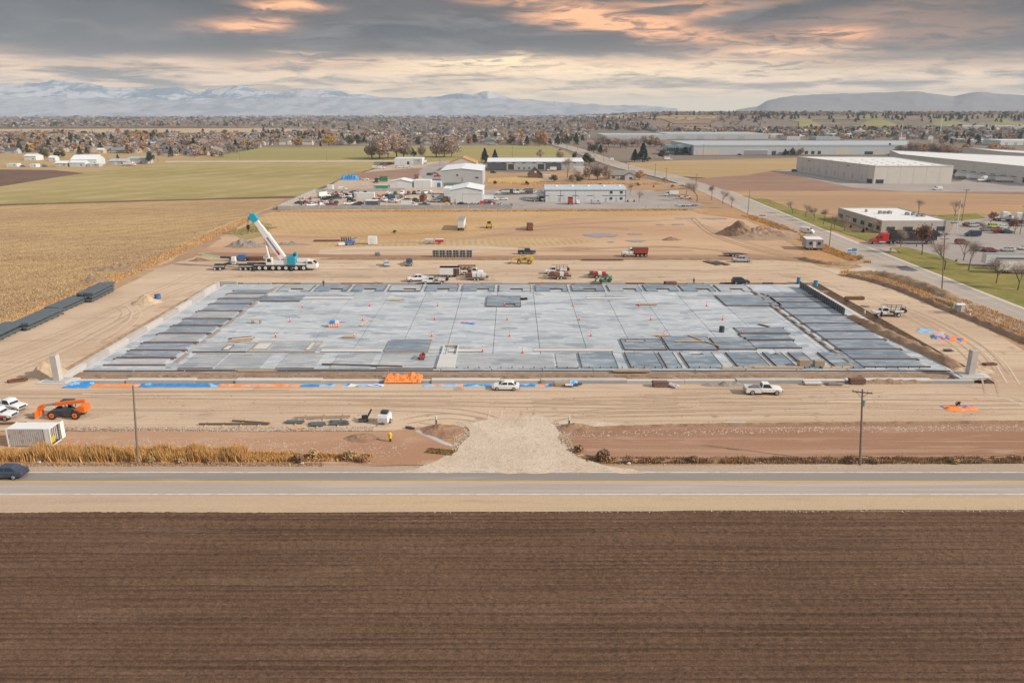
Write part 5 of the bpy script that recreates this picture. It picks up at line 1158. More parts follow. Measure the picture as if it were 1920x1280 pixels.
def yellow_marker(px,py,lab,h=1.5):
 p = G(px,py); e = empty('warning_sign',(p.x,p.y,.05),0,lab,'sign'); mb = MB(); mb.tube((0,0,0),(0,0,h * .6),.05,.05,M_darks,6); mb.build('post',e); mb = MB(); mb.box(-.35,.35,-.04,.04,h * .5,h * 1.05,M_yellow); mb.build('plate',e)
yellow_marker(1589,512,'small yellow warning sign at the left end of the rough verge')
yellow_marker(1669,473,'small yellow marker at the tip of the lawn by the office driveway',1.3)
p = G(1786,585); mb = MB(); mb.tube((0,0,0),(0,0,2.4),.16,.16,pmat('pale_green_pipe',(.45,.58,.42),.6),8); tag(mb.build('marker_post',None,(p.x,p.y,.04)),'pale green upright pipe left of the portable toilets','post')
# yellow hydrant with riser
p = G(732,828); e = empty('fire_hydrant',(p.x,p.y,.03),0,'yellow fire hydrant on a dark riser in the brown earth left of the gravel entrance','hydrant')
mb = MB(); mb.tube((0,0,0),(0,0,.55),.14,.14,M_black,8); mb.build('riser',e); mb = MB(); mb.tube((0,0,.55),(0,0,1.25),.22,.22,M_yellow,10); mb.tube((0,0,1.25),(0,0,1.45),.22,.06,M_yellow,10); mb.build('barrel',e)
for s in (-1,1): mb = MB(); mb.tube((s * .2,0,1.0),(s * .36,0,1.0),.1,.1,M_yellow,8); mb.build('nozzle',e)
for px,py,lab in ((818,797,'white topped pipe marker in the brown mound left of the gravel entrance'),(1067,798,'white topped pipe marker in the small pit right of the gravel entrance')):
 p = G(px,py); e = empty('pipe_marker',(p.x,p.y,.03),0,lab,'marker'); mb = MB(); mb.tube((0,0,0),(0,0,.9),.12,.12,M_darks,8); mb.build('pipe',e); mb = MB(); mb.tube((0,0,.9),(0,0,1.5),.13,.13,pmat('mint_paint',(.50,.72,.62),.5),8); mb.build('cap',e)
M_wood = pmat('pole_wood',(.20,.165,.135),.9,var=.25,scale=2)
def utility_pole(px,py,h,label,arms=1,lean=0,r=.17,mat=None,extra=False,arm_rz=0):
 p = G(px,py); e = empty('utility_pole',(p.x,p.y,0),R(arm_rz),label,'pole'); mat = mat or M_wood
 mb = MB(); mb.tube((0,0,-.3),(lean,0,h),r,r * .6,mat,8); mb.build('pole',e)
 for a in range(arms):
  z = h - .35 - a * 1.1; mb = MB(); mb.box(lean - 1.2,lean + 1.2,-.26,-.14,z - .07,z + .07,mat); am = mb.build('crossarm',e)
  for s in (-1.1,-.5,.6,1.1): mb = MB(); mb.tube((lean + s,-.2,z + .07),(lean + s,-.2,z + .28),.05,.04,M_grey,6); mb.build('insulator',am)
  for s in (-1,1): mb = MB(); mb.bar((lean + s * .75,-.2,z - .05),(lean,-.2,z - .7),.05,.05,mat); mb.build('brace',e)
 if extra: mb = MB(); mb.tube((lean + .35,-.15,h - 2.2),(lean + .35,-.15,h - 1.4),.22,.22,M_grey,10); mb.build('transformer',e)
 return e
utility_pole(259,871,11.2,'bare leaning utility pole rising from the tall grass at the front left',0,.9)
utility_pole(1613,872,10.6,'wooden utility pole with a crossarm beside the front road at the right',1,-1.0,extra=True,arm_rz=-20)
utility_pole(1766,549,15.5,'tall utility pole in the rough verge in front of the bare tree',2,-1.7)
utility_pole(1554,466,11,'utility pole beside the grey box trailer at the side road',1)
utility_pole(1402,402,11,'utility pole at the side road left of the small white sign',0)
utility_pole(1803,415,13.5,'dark light pole behind the flagpole on the lawn',1,0,.12,M_darks)
utility_pole(1912,440,11,'dark light pole in the car park at the right picture edge',1,0,.12,M_darks)
p = G(1792,439); e = empty('flagpole',(p.x,p.y,.05),0,'tall white flagpole with a limp red and white flag by the office corner','flagpole')
mb = MB(); mb.tube((0,0,0),(0,0,13.5),.16,.09,M_white,8); mb.build('pole',e)
mb = MB(); V = [(-.05 - .28 * i,.1 * math.sin(i * 2),12.6 - .1 * i) for i in range(4)] + [(-.05 - .28 * i,.1 * math.sin(i * 2 + 1),10.4 + .1 * i) for i in range(4)]; mb.add(V,[(i,i + 1,5 + i,4 + i) for i in range(3)],pmat('flag_cloth',(.50,.25,.25),.7,var=.4,scale=3)); mb.build('flag',e,fix=False)
# ---- concrete box stacks on the back lot
M_bc = pmat('block_grey',(.33,.32,.30),.85,var=.15)
for i in range(6):
 p = G(817 + i * 12.6,482); e = empty('concrete_box_stack',(p.x,p.y,.05),0,'stack of three hollow concrete boxes, %s from the left of six behind the site' % ORD[i],'block stack','stacks of hollow concrete boxes')
 for k in range(3):
  mb = MB(); z = k * .78; mb.box(-.95,.95,-.8,.8,z,z + .12,M_bc); mb.box(-.95,.95,-.8,.8,z + .62,z + .74,M_bc)
  for x in (-.95,-.07,.80): mb.box(x,x + .15,-.79,.79,z + .12,z + .62,M_bc)
  mb.box(-.94,.94,.6,.7,z + .12,z + .62,M_darks); mb.build('box',e)
# ---- long dark stacks of steel decking at the left
M_deck = pmat('galvanised_deck',(.115,.145,.165),.5,metal=.2,var=.2,scale=.5)
def deck_stack(pa,pb,w,layers,label,lift=.75):
 a,b = G(*pa),G(*pb); d = (b - a); L = d.length; e = empty('steel_deck_stack',((a.x + b.x) / 2,(a.y + b.y) / 2,.04),math.atan2(d.y,d.x),label,'steel stack')
 for k in range(layers):
  z = .3 + k * (lift)
  for j in range(5):
   mb = MB(); o = rnd.uniform(-.5,.5); y0 = -w / 2 + j * w / 5; [mb.box(-L / 2 + o,L / 2 + o,y0 + .03 + .01 * q,y0 + w / 5 - .03 - .02 * (q % 2),z + q * .13,z + q * .13 + .10,M_deck) for q in range(4)]; mb.build('bundle',e)
  for q in range(int(L / 2.2) + 1): mb = MB(); x = -L / 2 + .4 + q * 2.2; mb.box(x,x + .12,-w / 2,w / 2,z - .22,z,M_darks); mb.build('bearer',e)
 return e
deck_stack((160,567),(203,545),3.8,3,'farthest stack of dark grey steel decking beside the stubble field')
deck_stack((100,588),(152,565),3.6,2,'second farthest stack of dark steel decking, longer and lower')
deck_stack((36,620),(102,590),4.2,2,'second nearest stack of dark steel decking, broad and flat topped')
deck_stack((-40,650),(32,616),4.2,2,'nearest stack of dark steel decking at the left picture edge',.9)
# ---- bits on the front ground
def bars(name,px,py,L,n,mat,label,rz=0,w=.18,gap=.35,cat='steel',z=.05,cross=0,hh=.16):
 p = G(px,py); e = empty(name,(p.x,p.y,z),R(rz),label,cat); r_ = random.Random(int(px * 3 + py))
 for c in range(cross): mb = MB(); x = -L / 2 + L * (c + .5) / cross; mb.box(x - .07,x + .07,-n * gap / 2 - .8,n * gap / 2 + .8,0,.12,M_lumb); mb.build('bearer',e)
 for i in range(n): mb = MB(); o = r_.uniform(-.4,.4); mb.bar((-L / 2 + o,(i - n / 2) * gap,.2),(L / 2 + o,(i - n / 2) * gap + r_.uniform(-.2,.2),.2),w,hh,mat); mb.build('bar',e)
 return e
bars('steel_beam',437,796,10.5,1,M_form,'two long dark beams on short props, left of the grey sheets',0,.25,cross=4)
bars('steel_beam',475,792,6,1,M_form,'short dark beam lying askew behind the long beams',-8,.2,cross=2)
bars('long_board',608,783,8.5,2,M_lumbg,'two long thin boards behind the dark grey sheets',3,.12,.5,cross=3,cat='timber')
bars('grey_sheet',557,792,2.7,3,M_deck,'small stack of dark grey sheets, leftmost of the three',0,.3,.32,cross=1)
bars('grey_sheet',597,796,2.2,4,M_deck,'dark grey sheet stack in the middle of the three',3,.3,.32,cross=1)
bars('grey_sheet',637,794,2.5,5,M_deck,'largest dark grey sheet stack, rightmost of the three',-2,.3,.32,cross=1)
bars('timber_prop',560,803,2.2,2,M_lumb,'crossed timber props in front of the small grey sheet stack',25,.12,.5,cat='timber')
bars('steel_pipe',20,795,5.2,2,M_rust,'long rusty bar lying behind the white container at the left edge',2,.16,cross=0)
bars('rust_panel',1600,561,4.6,5,M_rust,'rusty brown steel hopper lying on the dirt right of the grey wall',-3,.3,.32,hh=.8)
bars('steel_grate',1620,575,2.0,4,M_grey,'grey grating lying on the dirt behind the white flatbed truck',-30,.15,.3,hh=.1)
bars('rust_panel',1545,548,1.6,3,M_lumbg,'small brown pallet behind the grey wall',0,.2,.3)
bars('rust_panel',1854,684,2.3,3,M_rust,'short rusty beam bundle right of the right concrete pier',3,.3,.32,hh=.3)
bars('black_pallet',1775,658,1.5,4,M_darks,'dark pallet lying on the dirt behind the right concrete pier',0,.2,.3)
bars('rust_panel',33,715,2.5,3,M_rust,'rusty barrel shaped roll on the dirt left of the left pier',20,.35,.35,hh=.5)
bars('saw_horse',68,704,1.6,3,M_lumbg,'grey work stand on the dirt left of the left pier, behind the rusty roll',30,.12,.4,hh=.3)
bars('sheet_pile',1337,494,6.5,6,M_form,'left one of two diagonal stacks of dark brown sheet piles',-66,.32,.34)
bars('sheet_pile',1352,494,6.5,6,M_form,'right one of two diagonal stacks of dark brown sheet piles',-66,.32,.34)
bars('sheet_pile',1130,488,13,5,M_rust,'long low stack of rusty sheet piles in front of the dump truck',0,.32,.34)
bars('pipe_bundle',760,562 - 70,2,1,M_rust,'short brown pipe lying near the parked dark pickup',0,.2)
bars('lumber_pile',612,452,9,6,M_rust,'dark reddish lumber pile on the stubble behind the crane',0,.3,.5,cat='timber')
bars('pallet',1256,534,3.0,4,M_formred,'red brown box on the back form line of the slab',0,.3,.3,hh=.9,z=.3)
lumber(1054,722,2.6,3,[M_lumbg],'square stack of grey form panels in front of the footing by the small blue tarpaulin',0,w=.5,h=.28,z=.04,over=.1)
lumber(1066,724,1.3,3,[M_darks,M_white],'small dark box with a white cloth beside the grey form panels',0,w=.35,h=.2,z=.04,over=.1)
lumber(1238,724,2.6,3,[M_formred,M_form],'brown timber block stack in front of the footing, left of the pale planks',0,w=.4,h=.4,z=.04,over=.1)
lumber(1258,724,1.6,4,[M_lumbg,M_whitet],'pale planks leaning beside the brown timber block',-40,w=.3,h=.2,z=.04)
lumber(1522,720,2.9,3,[M_lumbg,M_whitet],'flat pale pallet stack in front of the footing right of the white pickup',0,w=.5,h=.22,z=.04,over=.1)
lumber(1565,721,2.6,3,[M_lumbg,M_form],'low heap of grey laths between the pallet stack and the brown box',0,w=.4,h=.06,z=.04)
lumber(1606,719,2.6,3,[M_form,M_rust],'dark brown box stack in front of the footing, behind the right utility pole',0,w=.4,h=.42,z=.04,over=.05)
lumber(1085,722,1.2,2,[M_darks],'small dark plank piece right of the little blue tarpaulin',40,z=.04)
bars('long_board',1381,794,3.2,1,M_whitet,'thin white board lying at the edge of the tilled strip',1,.15)
bars('culvert_block',769,803,.9,2,M_darks,'dark round cover beside the concrete gutter',0,.3,.3,hh=.2)
# compressor and generator
p = G(684,790); e = empty('compactor',(p.x,p.y,.04),R(20),'small black compactor with an upright handle on the dirt','machine'); mb = MB(); mb.box(-.9,.5,-.4,.4,.1,.45,M_darks); mb.build('plate',e); mb = MB(); mb.box(-.4,.4,-.3,.3,.45,.95,M_black); mb.build('engine',e); mb = MB(); mb.bar((.4,0,.6),(1.1,0,1.8),.5,.1,M_black); mb.build('handle',e)
p = G(722,792); e = empty('generator',(p.x,p.y,.04),R(80),'pale grey towable generator with dark panels right of the black compactor','machine'); mb = MB(); mb.loft([[(x,-.8,.35),(x,.8,.35),(x,.75,h),(x,-.75,h)] for x,h in ((-1.1,1.1),(-.9,1.45),(.8,1.5),(1.0,1.1))],M_whitet); mb.build('housing',e); mb = MB(); mb.box(-.4,.5,-.5,.5,1.5,1.9,M_darks); mb.build('top_cover',e); wheels(e,(0,),1.7,.34,.2); mb = MB(); mb.box(-1.9,-1.0,-.06,.06,.4,.5,M_darks); mb.build('drawbar',e)
# roller, dozer, small trailers on the stubble
p = G(917,427); e = empty('road_roller',(p.x,p.y,.05),R(90),'yellow roller machine on the orange stubble between the white trailer and the brown dump truck','roller')
mb = MB(); mb.box(-2.4,0,-.9,.9,.7,1.6,PT['yellow']); mb.build('body',e); mb = MB(); mb.tube((1.5,-1,.75),(1.5,1,.75),.75,.75,M_darks,16); mb.build('drum',e); mb = MB(); mb.box(-.7,.6,-.7,.7,1.6,2.7,M_darks); mb.build('cabin',e); mb = MB(); mb.box(-.8,.7,-.8,.8,2.7,2.8,PT['yellow']); mb.build('roof',e); wheels(e,(-1.6,),1.7,.75,.5)
for px,c,lab in ((805,'silver','small grey utility trailer on the stubble, left of the red striped one'),(824,'red','small red and white striped trailer on the stubble')):
 p = G(px,457); e = empty('small_trailer',(p.x,p.y,.05),0,lab,'trailer'); mb = MB(); mb.box(-1.5,1.5,-.8,.8,.6,1.5,PT[c]); mb.build('box',e); mb = MB(); mb.box(-1.4,1.4,-.7,.7,1.5,1.75,M_whitet); mb.build('cover',e); wheels(e,(0,),1.8,.34,.2); mb = MB(); mb.box(-2.4,-1.5,-.05,.05,.5,.6,M_darks); mb.build('drawbar',e)
p = G(699,458); e = empty('storage_box',(p.x,p.y,.05),R(5),'white square storage container on the stubble right of the blue machine','container'); mb = MB(); mb.box(-1.5,1.5,-1.2,1.2,.1,2.6,M_contw); mb.build('body',e); mb = MB(); mb.box(-1.55,1.55,-1.25,1.25,2.6,2.7,M_white); mb.build('roof',e); mb = MB(); mb.box(-.6,.6,-1.24,-1.2,.3,2.4,M_whitet); mb.build('door',e)
p = G(658,459); e = empty('blue_machine',(p.x,p.y,.05),R(25),'blue lift machine with grey frames on the stubble behind the crane','machine'); mb = MB(); mb.box(-2,1.4,-.8,.8,.5,1.3,PT['blue']); mb.build('body',e); mb = MB(); mb.bar((-1.5,0,1.3),(2.2,0,2.4),.3,.3,PT['blue']); mb.build('boom',e); wheels(e,(-1.2,1.0),1.6,.45,.3); mb = MB(); mb.box(-4.5,-2.2,-.7,.7,.2,.9,M_whitet); mb.build('platform',e)
p = G(650,452); e = empty('steel_rack',(p.x,p.y,.05),0,'dark steel frame on the stubble just behind the blue lift machine','frame')
for k in range(5): mb = MB(); mb.box(-1.8 + k * .8,-1.65 + k * .8,-.8,.8,0,1.4,M_darks); mb.build('rib',e)
p = G(708,479); e = empty('small_machine',(p.x,p.y,.05),0,'little grey machine on the dirt left of the small grey hatchback','machine'); mb = MB(); mb.box(-.8,.8,-.5,.5,.3,1.1,M_grey); mb.build('body',e); wheels(e,(-.5,.5),1.1,.3,.2)
# ---- piles of earth and gravel
def mound(name,px,py,rx,ry,h,mat,label,rz=0,seed=0,n=28,cat='pile',rough=.25,z=0.03):
 p = G(px,py); V = [(0,0,h)]; F = []; K = 12
 for k in range(1,K + 1):
  for i in range(n):
   a = 2 * math.pi * i / n; r = k / K; w_ = 1 + .22 * noise.noise((math.cos(a) * 1.5,math.sin(a) * 1.5,seed)); x,y = rx * r * w_ * math.cos(a),ry * r * w_ * math.sin(a)
   hh = h * max(0,(1 - r) ** 1.05) * (1 + rough * 2 * noise.noise((x * .6,y * .6,seed + 3))) + rough * .5 * h * noise.noise((x * 1.7,y * 1.7,seed)) * (1 - r)
   V.append((x,y,hh if k < K else -.03))
 F4 = [(0,1 + i,1 + (i + 1) % n) for i in range(n)]
 F = [(1 + (k - 1) * n + i,1 + k * n + i,1 + k * n + (i + 1) % n,1 + (k - 1) * n + (i + 1) % n) for k in range(1,K) for i in range(n)]
 me = bpy.data.meshes.new(name); me.from_pydata(V,[],F4 + F); me.materials.append(mat)
 o = link(name,me,None,(p.x,p.y,z),R(rz)); return tag(o,label,cat)
M_sand = gmat('sand_pile',(.46,.35,.235),(.50,.39,.27),(.36,.27,.18),big=.5,fine=3,fine_amt=.25,bump=.08)
M_dirtp = gmat('dark_dirt_pile',(.24,.155,.10),(.30,.20,.135),(.17,.105,.07),big=.3,mid=.8,fine=2.5,fine_amt=.35,bump=.15)
M_veg = gmat('weedy_pile',(.30,.22,.14),(.24,.165,.11),(.36,.29,.2),big=.5,mid=1,fine=3,fine_amt=.4,bump=.2)
mound('sand_pile',274,568,3.6,3.0,2.2,M_sand,'pointed pile of sand on the dirt left of the slab beside the blue drum',seed=2)
mound('sand_pile',88,702,3.6,3.2,2.4,M_sand,'pile of sand left of the left concrete pier',seed=5)
mound('dirt_mound',1385,440,7.5,9.5,5.2,M_dirtp,'dark steep mound of earth, left part of the big heap by the side road',rz=20,seed=7,rough=.15)
mound('dirt_mound',1430,442,16,13,3.4,gmat('mound_face',(.36,.25,.175),(.31,.21,.145),(.25,.16,.11),big=.1,mid=.5,fine=2,fine_amt=.3,bump=.15),'broad brown heap of earth beside the side road, right of the dark mound',rz=-10,seed=9,rough=.2,n=40)
mound('dirt_mound',1258,450,3.5,2.2,1.3,M_dirtp,'low brown mound alone on the bare back lot',seed=11)
mound('debris_pile',462,462,8,3.2,2.6,pmat('rubble',(.26,.22,.19),.95,var=.6,scale=1.2),'grey heap of rubble and branches behind the crane',seed=12,rough=.5)
mound('debris_pile',502,461,5,2,1.3,pmat('red_rubble',(.36,.16,.09),.95,var=.4,scale=1.2),'low reddish heap between the rubble and the crane boom',seed=13,rough=.4)
mound('debris_pile',545,459,8,1.5,1.0,MATS['rubble'],'low scattered row of rubble right of the crane boom',seed=14,rough=.6)
mound('brush_pile',178,527,4.0,2.5,2.0,M_veg,'brown brush heap by the farthest steel decking stack',seed=15,rough=.4,rz=20)
mound('brush_pile',226,505,7.0,3.0,1.6,M_veg,'long brown brush heap at the stubble field edge, farther back',seed=16,rough=.4,rz=20)
mound('dirt_mound',375,489,3.5,1.6,1.0,M_dirtp,'small dark earth heap left of the green pole',seed=17)
mound('dirt_mound',829,808,3.6,2.6,.9,gmat('red_dirt',(.32,.20,.135),(.26,.155,.10),big=.4,fine=3,fine_amt=.35,bump=.15),'brown mound left of the gravel entrance behind the concrete gutter',seed=18,rough=.5)
mound('dirt_mound',678,822,3.0,1.6,.6,MATS['red_dirt'],'low brown mound behind the tumbleweeds left of the hydrant',seed=19,rough=.5)
mound('dirt_mound',1080,803,3.2,1.8,.7,MATS['red_dirt'],'rough brown heap right of the gravel entrance',seed=20,rough=.6)
mound('dirt_mound',1820,695,4.5,2.0,.8,M_sand,'trampled heap of soil beside the right concrete pier',seed=21,rough=.5)
mound('rubble_heap',1355,722,4.5,.9,.7,MATS['rubble'],'row of broken stone and soil in front of the footing, left of the white pickup',seed=22,rough=.6)
mound('rubble_heap',1670,717,7.5,.9,.7,M_veg,'row of clods in front of the footing, right of the utility pole',seed=23,rough=.6)
# berms along the excavation and the side road
def berm(name,pts,w,h,mat,label,seed=0,cat='berm',rough=.35,world=False,z=.03):
 P = smooth([G(*p) for p in pts],2); V = []; K = 8; acc = [P[0]]
 for a,b in zip(P,P[1:]):
  n = max(1,int((b - a).length / .7)); acc += [a.lerp(b,(i + 1) / n) for i in range(n)]
 P = acc
 for i,p in enumerate(P):
  d = (P[min(i + 1,len(P) - 1)] - P[max(i - 1,0)]).normalized(); nn = Vector((-d.y,d.x,0)); en = min(1,i / 5,(len(P) - 1 - i) / 5)
  ww = w * (1 + .3 * noise.noise((p.x * .15,p.y * .15,seed)))
  for k in range(K + 1):
   t = k / K * 2 - 1; q = p + nn * t * ww / 2; hh = h * en * (1 - abs(t) ** 1.6) * (1 + rough * 1.6 * noise.noise((q.x * .7,q.y * .7,seed)) + rough * noise.noise((q.x * 2,q.y * 2,seed + 2)))
   V.append((q.x,q.y,z + (hh if 0 < k < K else -.06)))
 F = [(i * (K + 1) + k,(i + 1) * (K + 1) + k,(i + 1) * (K + 1) + k + 1,i * (K + 1) + k + 1) for i in range(len(P) - 1) for k in range(K)]
 o = link(name,np_mesh(name,np.array(V),np.array(F),[mat])); return tag(o,label,cat)
berm('earth_berm',[(1585,592),(1640,618),(1710,650),(1770,678),(1806,698)],3.6,1.1,gmat('berm_soil',(.34,.23,.15),(.27,.175,.115),(.40,.29,.2),big=.2,mid=.8,fine=2.5,fine_amt=.35,bump=.15),'brown bank of dug earth along the right side of the slab',seed=1)
berm('earth_berm',[(1572,515),(1640,528),(1690,545),(1730,562),(1780,583),(1850,610),(1960,658)],2.6,.9,M_dirtp,'dark low bank along the site side of the rough verge',seed=2)
berm('earth_berm',[(1600,512),(1660,516),(1720,534),(1790,562)],5.0,1.2,M_veg,'grassy bank between the site entrance and the tall utility pole',seed=3)
berm('earth_berm',[(1490,482),(1530,494),(1580,498),(1622,492),(1610,480)],2.6,.9,M_veg,'curved grassy bank below the blue and white sign',seed=4)
berm('earth_berm',[(1440,418),(1480,432),(1515,452)],4,1.2,gmat('verge_grass_bank',(.46,.27,.12),(.38,.22,.12),(.30,.19,.12),big=.3,fine=2,fine_amt=.35,bump=.15),'orange grassy bank between the earth heap and the side road',seed=5)
berm('earth_ridge',[(600,486),(900,487),(1200,487),(1480,487)],1.6,.35,M_dirtp,'long low ridge of earth along the back of the site track',seed=6)
berm('earth_ridge',[(1060,806),(1200,799),(1500,795),(1700,794),(1960,791)],.9,.3,M_dirtp,'low rough ridge along the upper edge of the tilled strip',seed=7)
berm('concrete_gutter',[(778,806),(800,815),(820,826),(846,836)],1.1,.12,M_foot,'pale concrete gutter slanting to the gravel entrance',seed=8,rough=.1,cat='gutter')
# ---- puddles
M_pud = pmat('puddle_water',(.36,.36,.36),.12,spec=.5,var=.05)
for i,(px,py,rx,ry) in enumerate([(1127,441,6.5,3.6),(1190,439,3,1.2),(1193,452,3.2,1.8),(1340,410,5.2,2.2),(1288,409.5,4.6,1.2),(1270,421,2.6,1.6),(1237,422,2,.9),(1145,454,1.2,.7)]):
 p = G(px,py); P = []
 for k in range(36):
  a = 2 * math.pi * k / 36; w_ = 1 + .45 * noise.noise((math.cos(a) * 2,math.sin(a) * 2,i * 3.1)); P.append((p.x + rx * w_ * math.cos(a),p.y + ry * w_ * math.sin(a) * 1.3))
 sheet('puddle',P,.06,M_pud,world=True)
# ---- people
M_skin = pmat('skin',(.45,.27,.19),.6); M_hair = pmat('hair',(.06,.04,.03),.8)
def person(px,py,top,legs,label,z=.04,hat=None,head=0,stride=.16,arm=.3,s=1.0):
 p = G(px,py,z); e = empty('person',(p.x,p.y,z),R(head),label,'person')
 def skin(name,pts,edges,rad,mat,parent,root=0):
  me = bpy.data.meshes.new(name); me.from_pydata(pts,edges,[]); o = link(name,me,parent); me.materials.append(mat)
  mo = o.modifiers.new('skin','SKIN'); me.skin_vertices[0].data[root].use_root = True
  for v,r in zip(me.skin_vertices[0].data,rad): v.radius = (r,r)
  sb = o.modifiers.new('sub','SUBSURF'); sb.levels = 1; sb.render_levels = 1; mo.use_smooth_shade = True; return o
 a,t = stride,arm
 pts = [(0,0,.98),(0,0,1.2),(0,0,1.45),(0,0,1.56),(0,.01,1.66),(0,.02,1.74),
      (.11,0,.92),(.13,-a * .6,.5),(.13,-a,.08),(.13,-a - .14,.04),(-.11,0,.92),(-.13,a * .4,.5),(-.13,a,.08),(-.13,a - .14,.04),
      (.19,0,1.42),(.25,.02,1.15),(.24,-t * .6,.92),(.24,-t * .75,.84),(-.19,0,1.42),(-.25,.02,1.15),(-.26,-t * .3,.9),(-.26,-t * .4,.81)]
 edges = [(0,1),(1,2),(2,3),(3,4),(4,5),(0,6),(6,7),(7,8),(8,9),(0,10),(10,11),(11,12),(12,13),(2,14),(14,15),(15,16),(16,17),(2,18),(18,19),(19,20),(20,21)]
 rad = [.15,.14,.15,.06,.095,.08,.10,.07,.05,.045,.10,.07,.05,.045,.07,.05,.04,.04,.07,.05,.04,.04]
 b = skin('body',pts,edges,rad,M_skin,e)
 skin('jacket',[pts[i] for i in (0,1,2)] + [(0,0,1.5)] + [pts[i] for i in (14,15,16,18,19,20)],[(0,1),(1,2),(2,3),(2,4),(4,5),(5,6),(2,7),(7,8),(8,9)],[.17,.165,.175,.08,.09,.065,.055,.09,.065,.055],top,e)
 skin('trousers',[pts[0],pts[6],pts[7],pts[8],pts[10],pts[11],pts[12]],[(0,1),(1,2),(2,3),(0,4),(4,5),(5,6)],[.16,.115,.085,.07,.115,.085,.07],legs,e)
 mb = MB(); mb.loft([[(.12 * c * math.cos(q * .785),.02 + .12 * c * math.sin(q * .785),z_) for q in range(8)] for c,z_ in ((1.05,1.72),(1.0,1.80),(.6,1.86),(.1,1.88))],hat or M_hair); mb.build('hard_hat' if hat else 'hair',e)
 e.scale = (s,s,s); return e
person(607,537,M_darks,M_black,'worker in dark clothes standing at the back left edge of the slab',.3)
person(1300.5,533,M_black,M_darks,'worker in black standing at the back edge of the slab right of the middle',.3,head=20)
person(1620,594,pmat('pale_shirt',(.50,.48,.50),.8),M_grey,'worker in pale clothes standing left of the white flatbed truck',.05,hat=M_white,head=40)
person(1652,596,PT['navy'],M_black,'worker in dark blue walking in front of the white flatbed truck',.05,hat=M_white,head=-60,stride=.25)
person(1813,426,PT['maroon'],M_black,'person in a dark red coat standing in the office car park by the flagpole',.1)
# ================================================================ buildings
def wmat(name,c,ribs=None,var=.06,rough=.7,dirt=True):
 if name in MATS: return MATS[name]
 m = bpy.data.materials.new(name); m.use_nodes = True; T = NT(m.node_tree); b = T.n['Principled BSDF']
 tc = T.node('ShaderNodeTexCoord').outputs['Object']; n = T.noise(T.mapping(tc,(1,1,.25)),.25,4,.6)
 c1 = T.mix(n,tuple(v * (1 - var) for v in c),tuple(min(1,v * (1 + var)) for v in c))
 if dirt: c1 = T.mix(T.m('MULTIPLY',T.step(T.noise(T.mapping(tc,(1,1,.08)),.9,3),.55,.8),.18),c1,(.30,.27,.23))
 T.put(b.inputs['Base Color'],c1); b.inputs['Roughness'].default_value = rough; b.inputs['Specular IOR Level'].default_value = .3
 MATS[name] = m; return m
W_white = wmat('white_metal_wall',(.62,.66,.67)); W_cream = wmat('cream_wall',(.56,.52,.46)); W_tilt = wmat('warehouse_wall',(.62,.59,.55)); W_tiltd = wmat('warehouse_wall_shade',(.60,.575,.54))
W_dark = wmat('charcoal_metal_wall',(.10,.105,.12)); W_pale = wmat('pale_grey_wall',(.42,.44,.45)); W_off = wmat('office_wall',(.46,.43,.385))
R_memb = wmat('white_membrane_roof',(.70,.70,.68),var=.05); R_blue = wmat('pale_blue_metal_roof',(.42,.48,.51),var=.08); R_grey = wmat('grey_metal_roof',(.40,.44,.46),var=.1); R_white = wmat('white_metal_roof',(.68,.71,.73),var=.04)
R_oran = wmat('orange_roof',(.50,.25,.12)); R_shin = wmat('dark_shingle_roof',(.13,.13,.14),var=.2); R_shin2 = wmat('brown_shingle_roof',(.20,.165,.14),var=.2); R_green = wmat('sage_metal_roof',(.36,.41,.36))
W_brown = wmat('brown_board_wall',(.16,.10,.08)); W_tan = wmat('tan_wall',(.50,.40,.27)); W_trim = wmat('slate_blue_trim',(.13,.19,.25)); W_win = pmat('building_glass',(.045,.06,.07),.15,spec=.6); W_door = wmat('roller_door',(.60,.62,.63))
W_sid = wmat('house_siding',(.48,.48,.47)); W_sid2 = wmat('house_siding_tan',(.45,.40,.33))
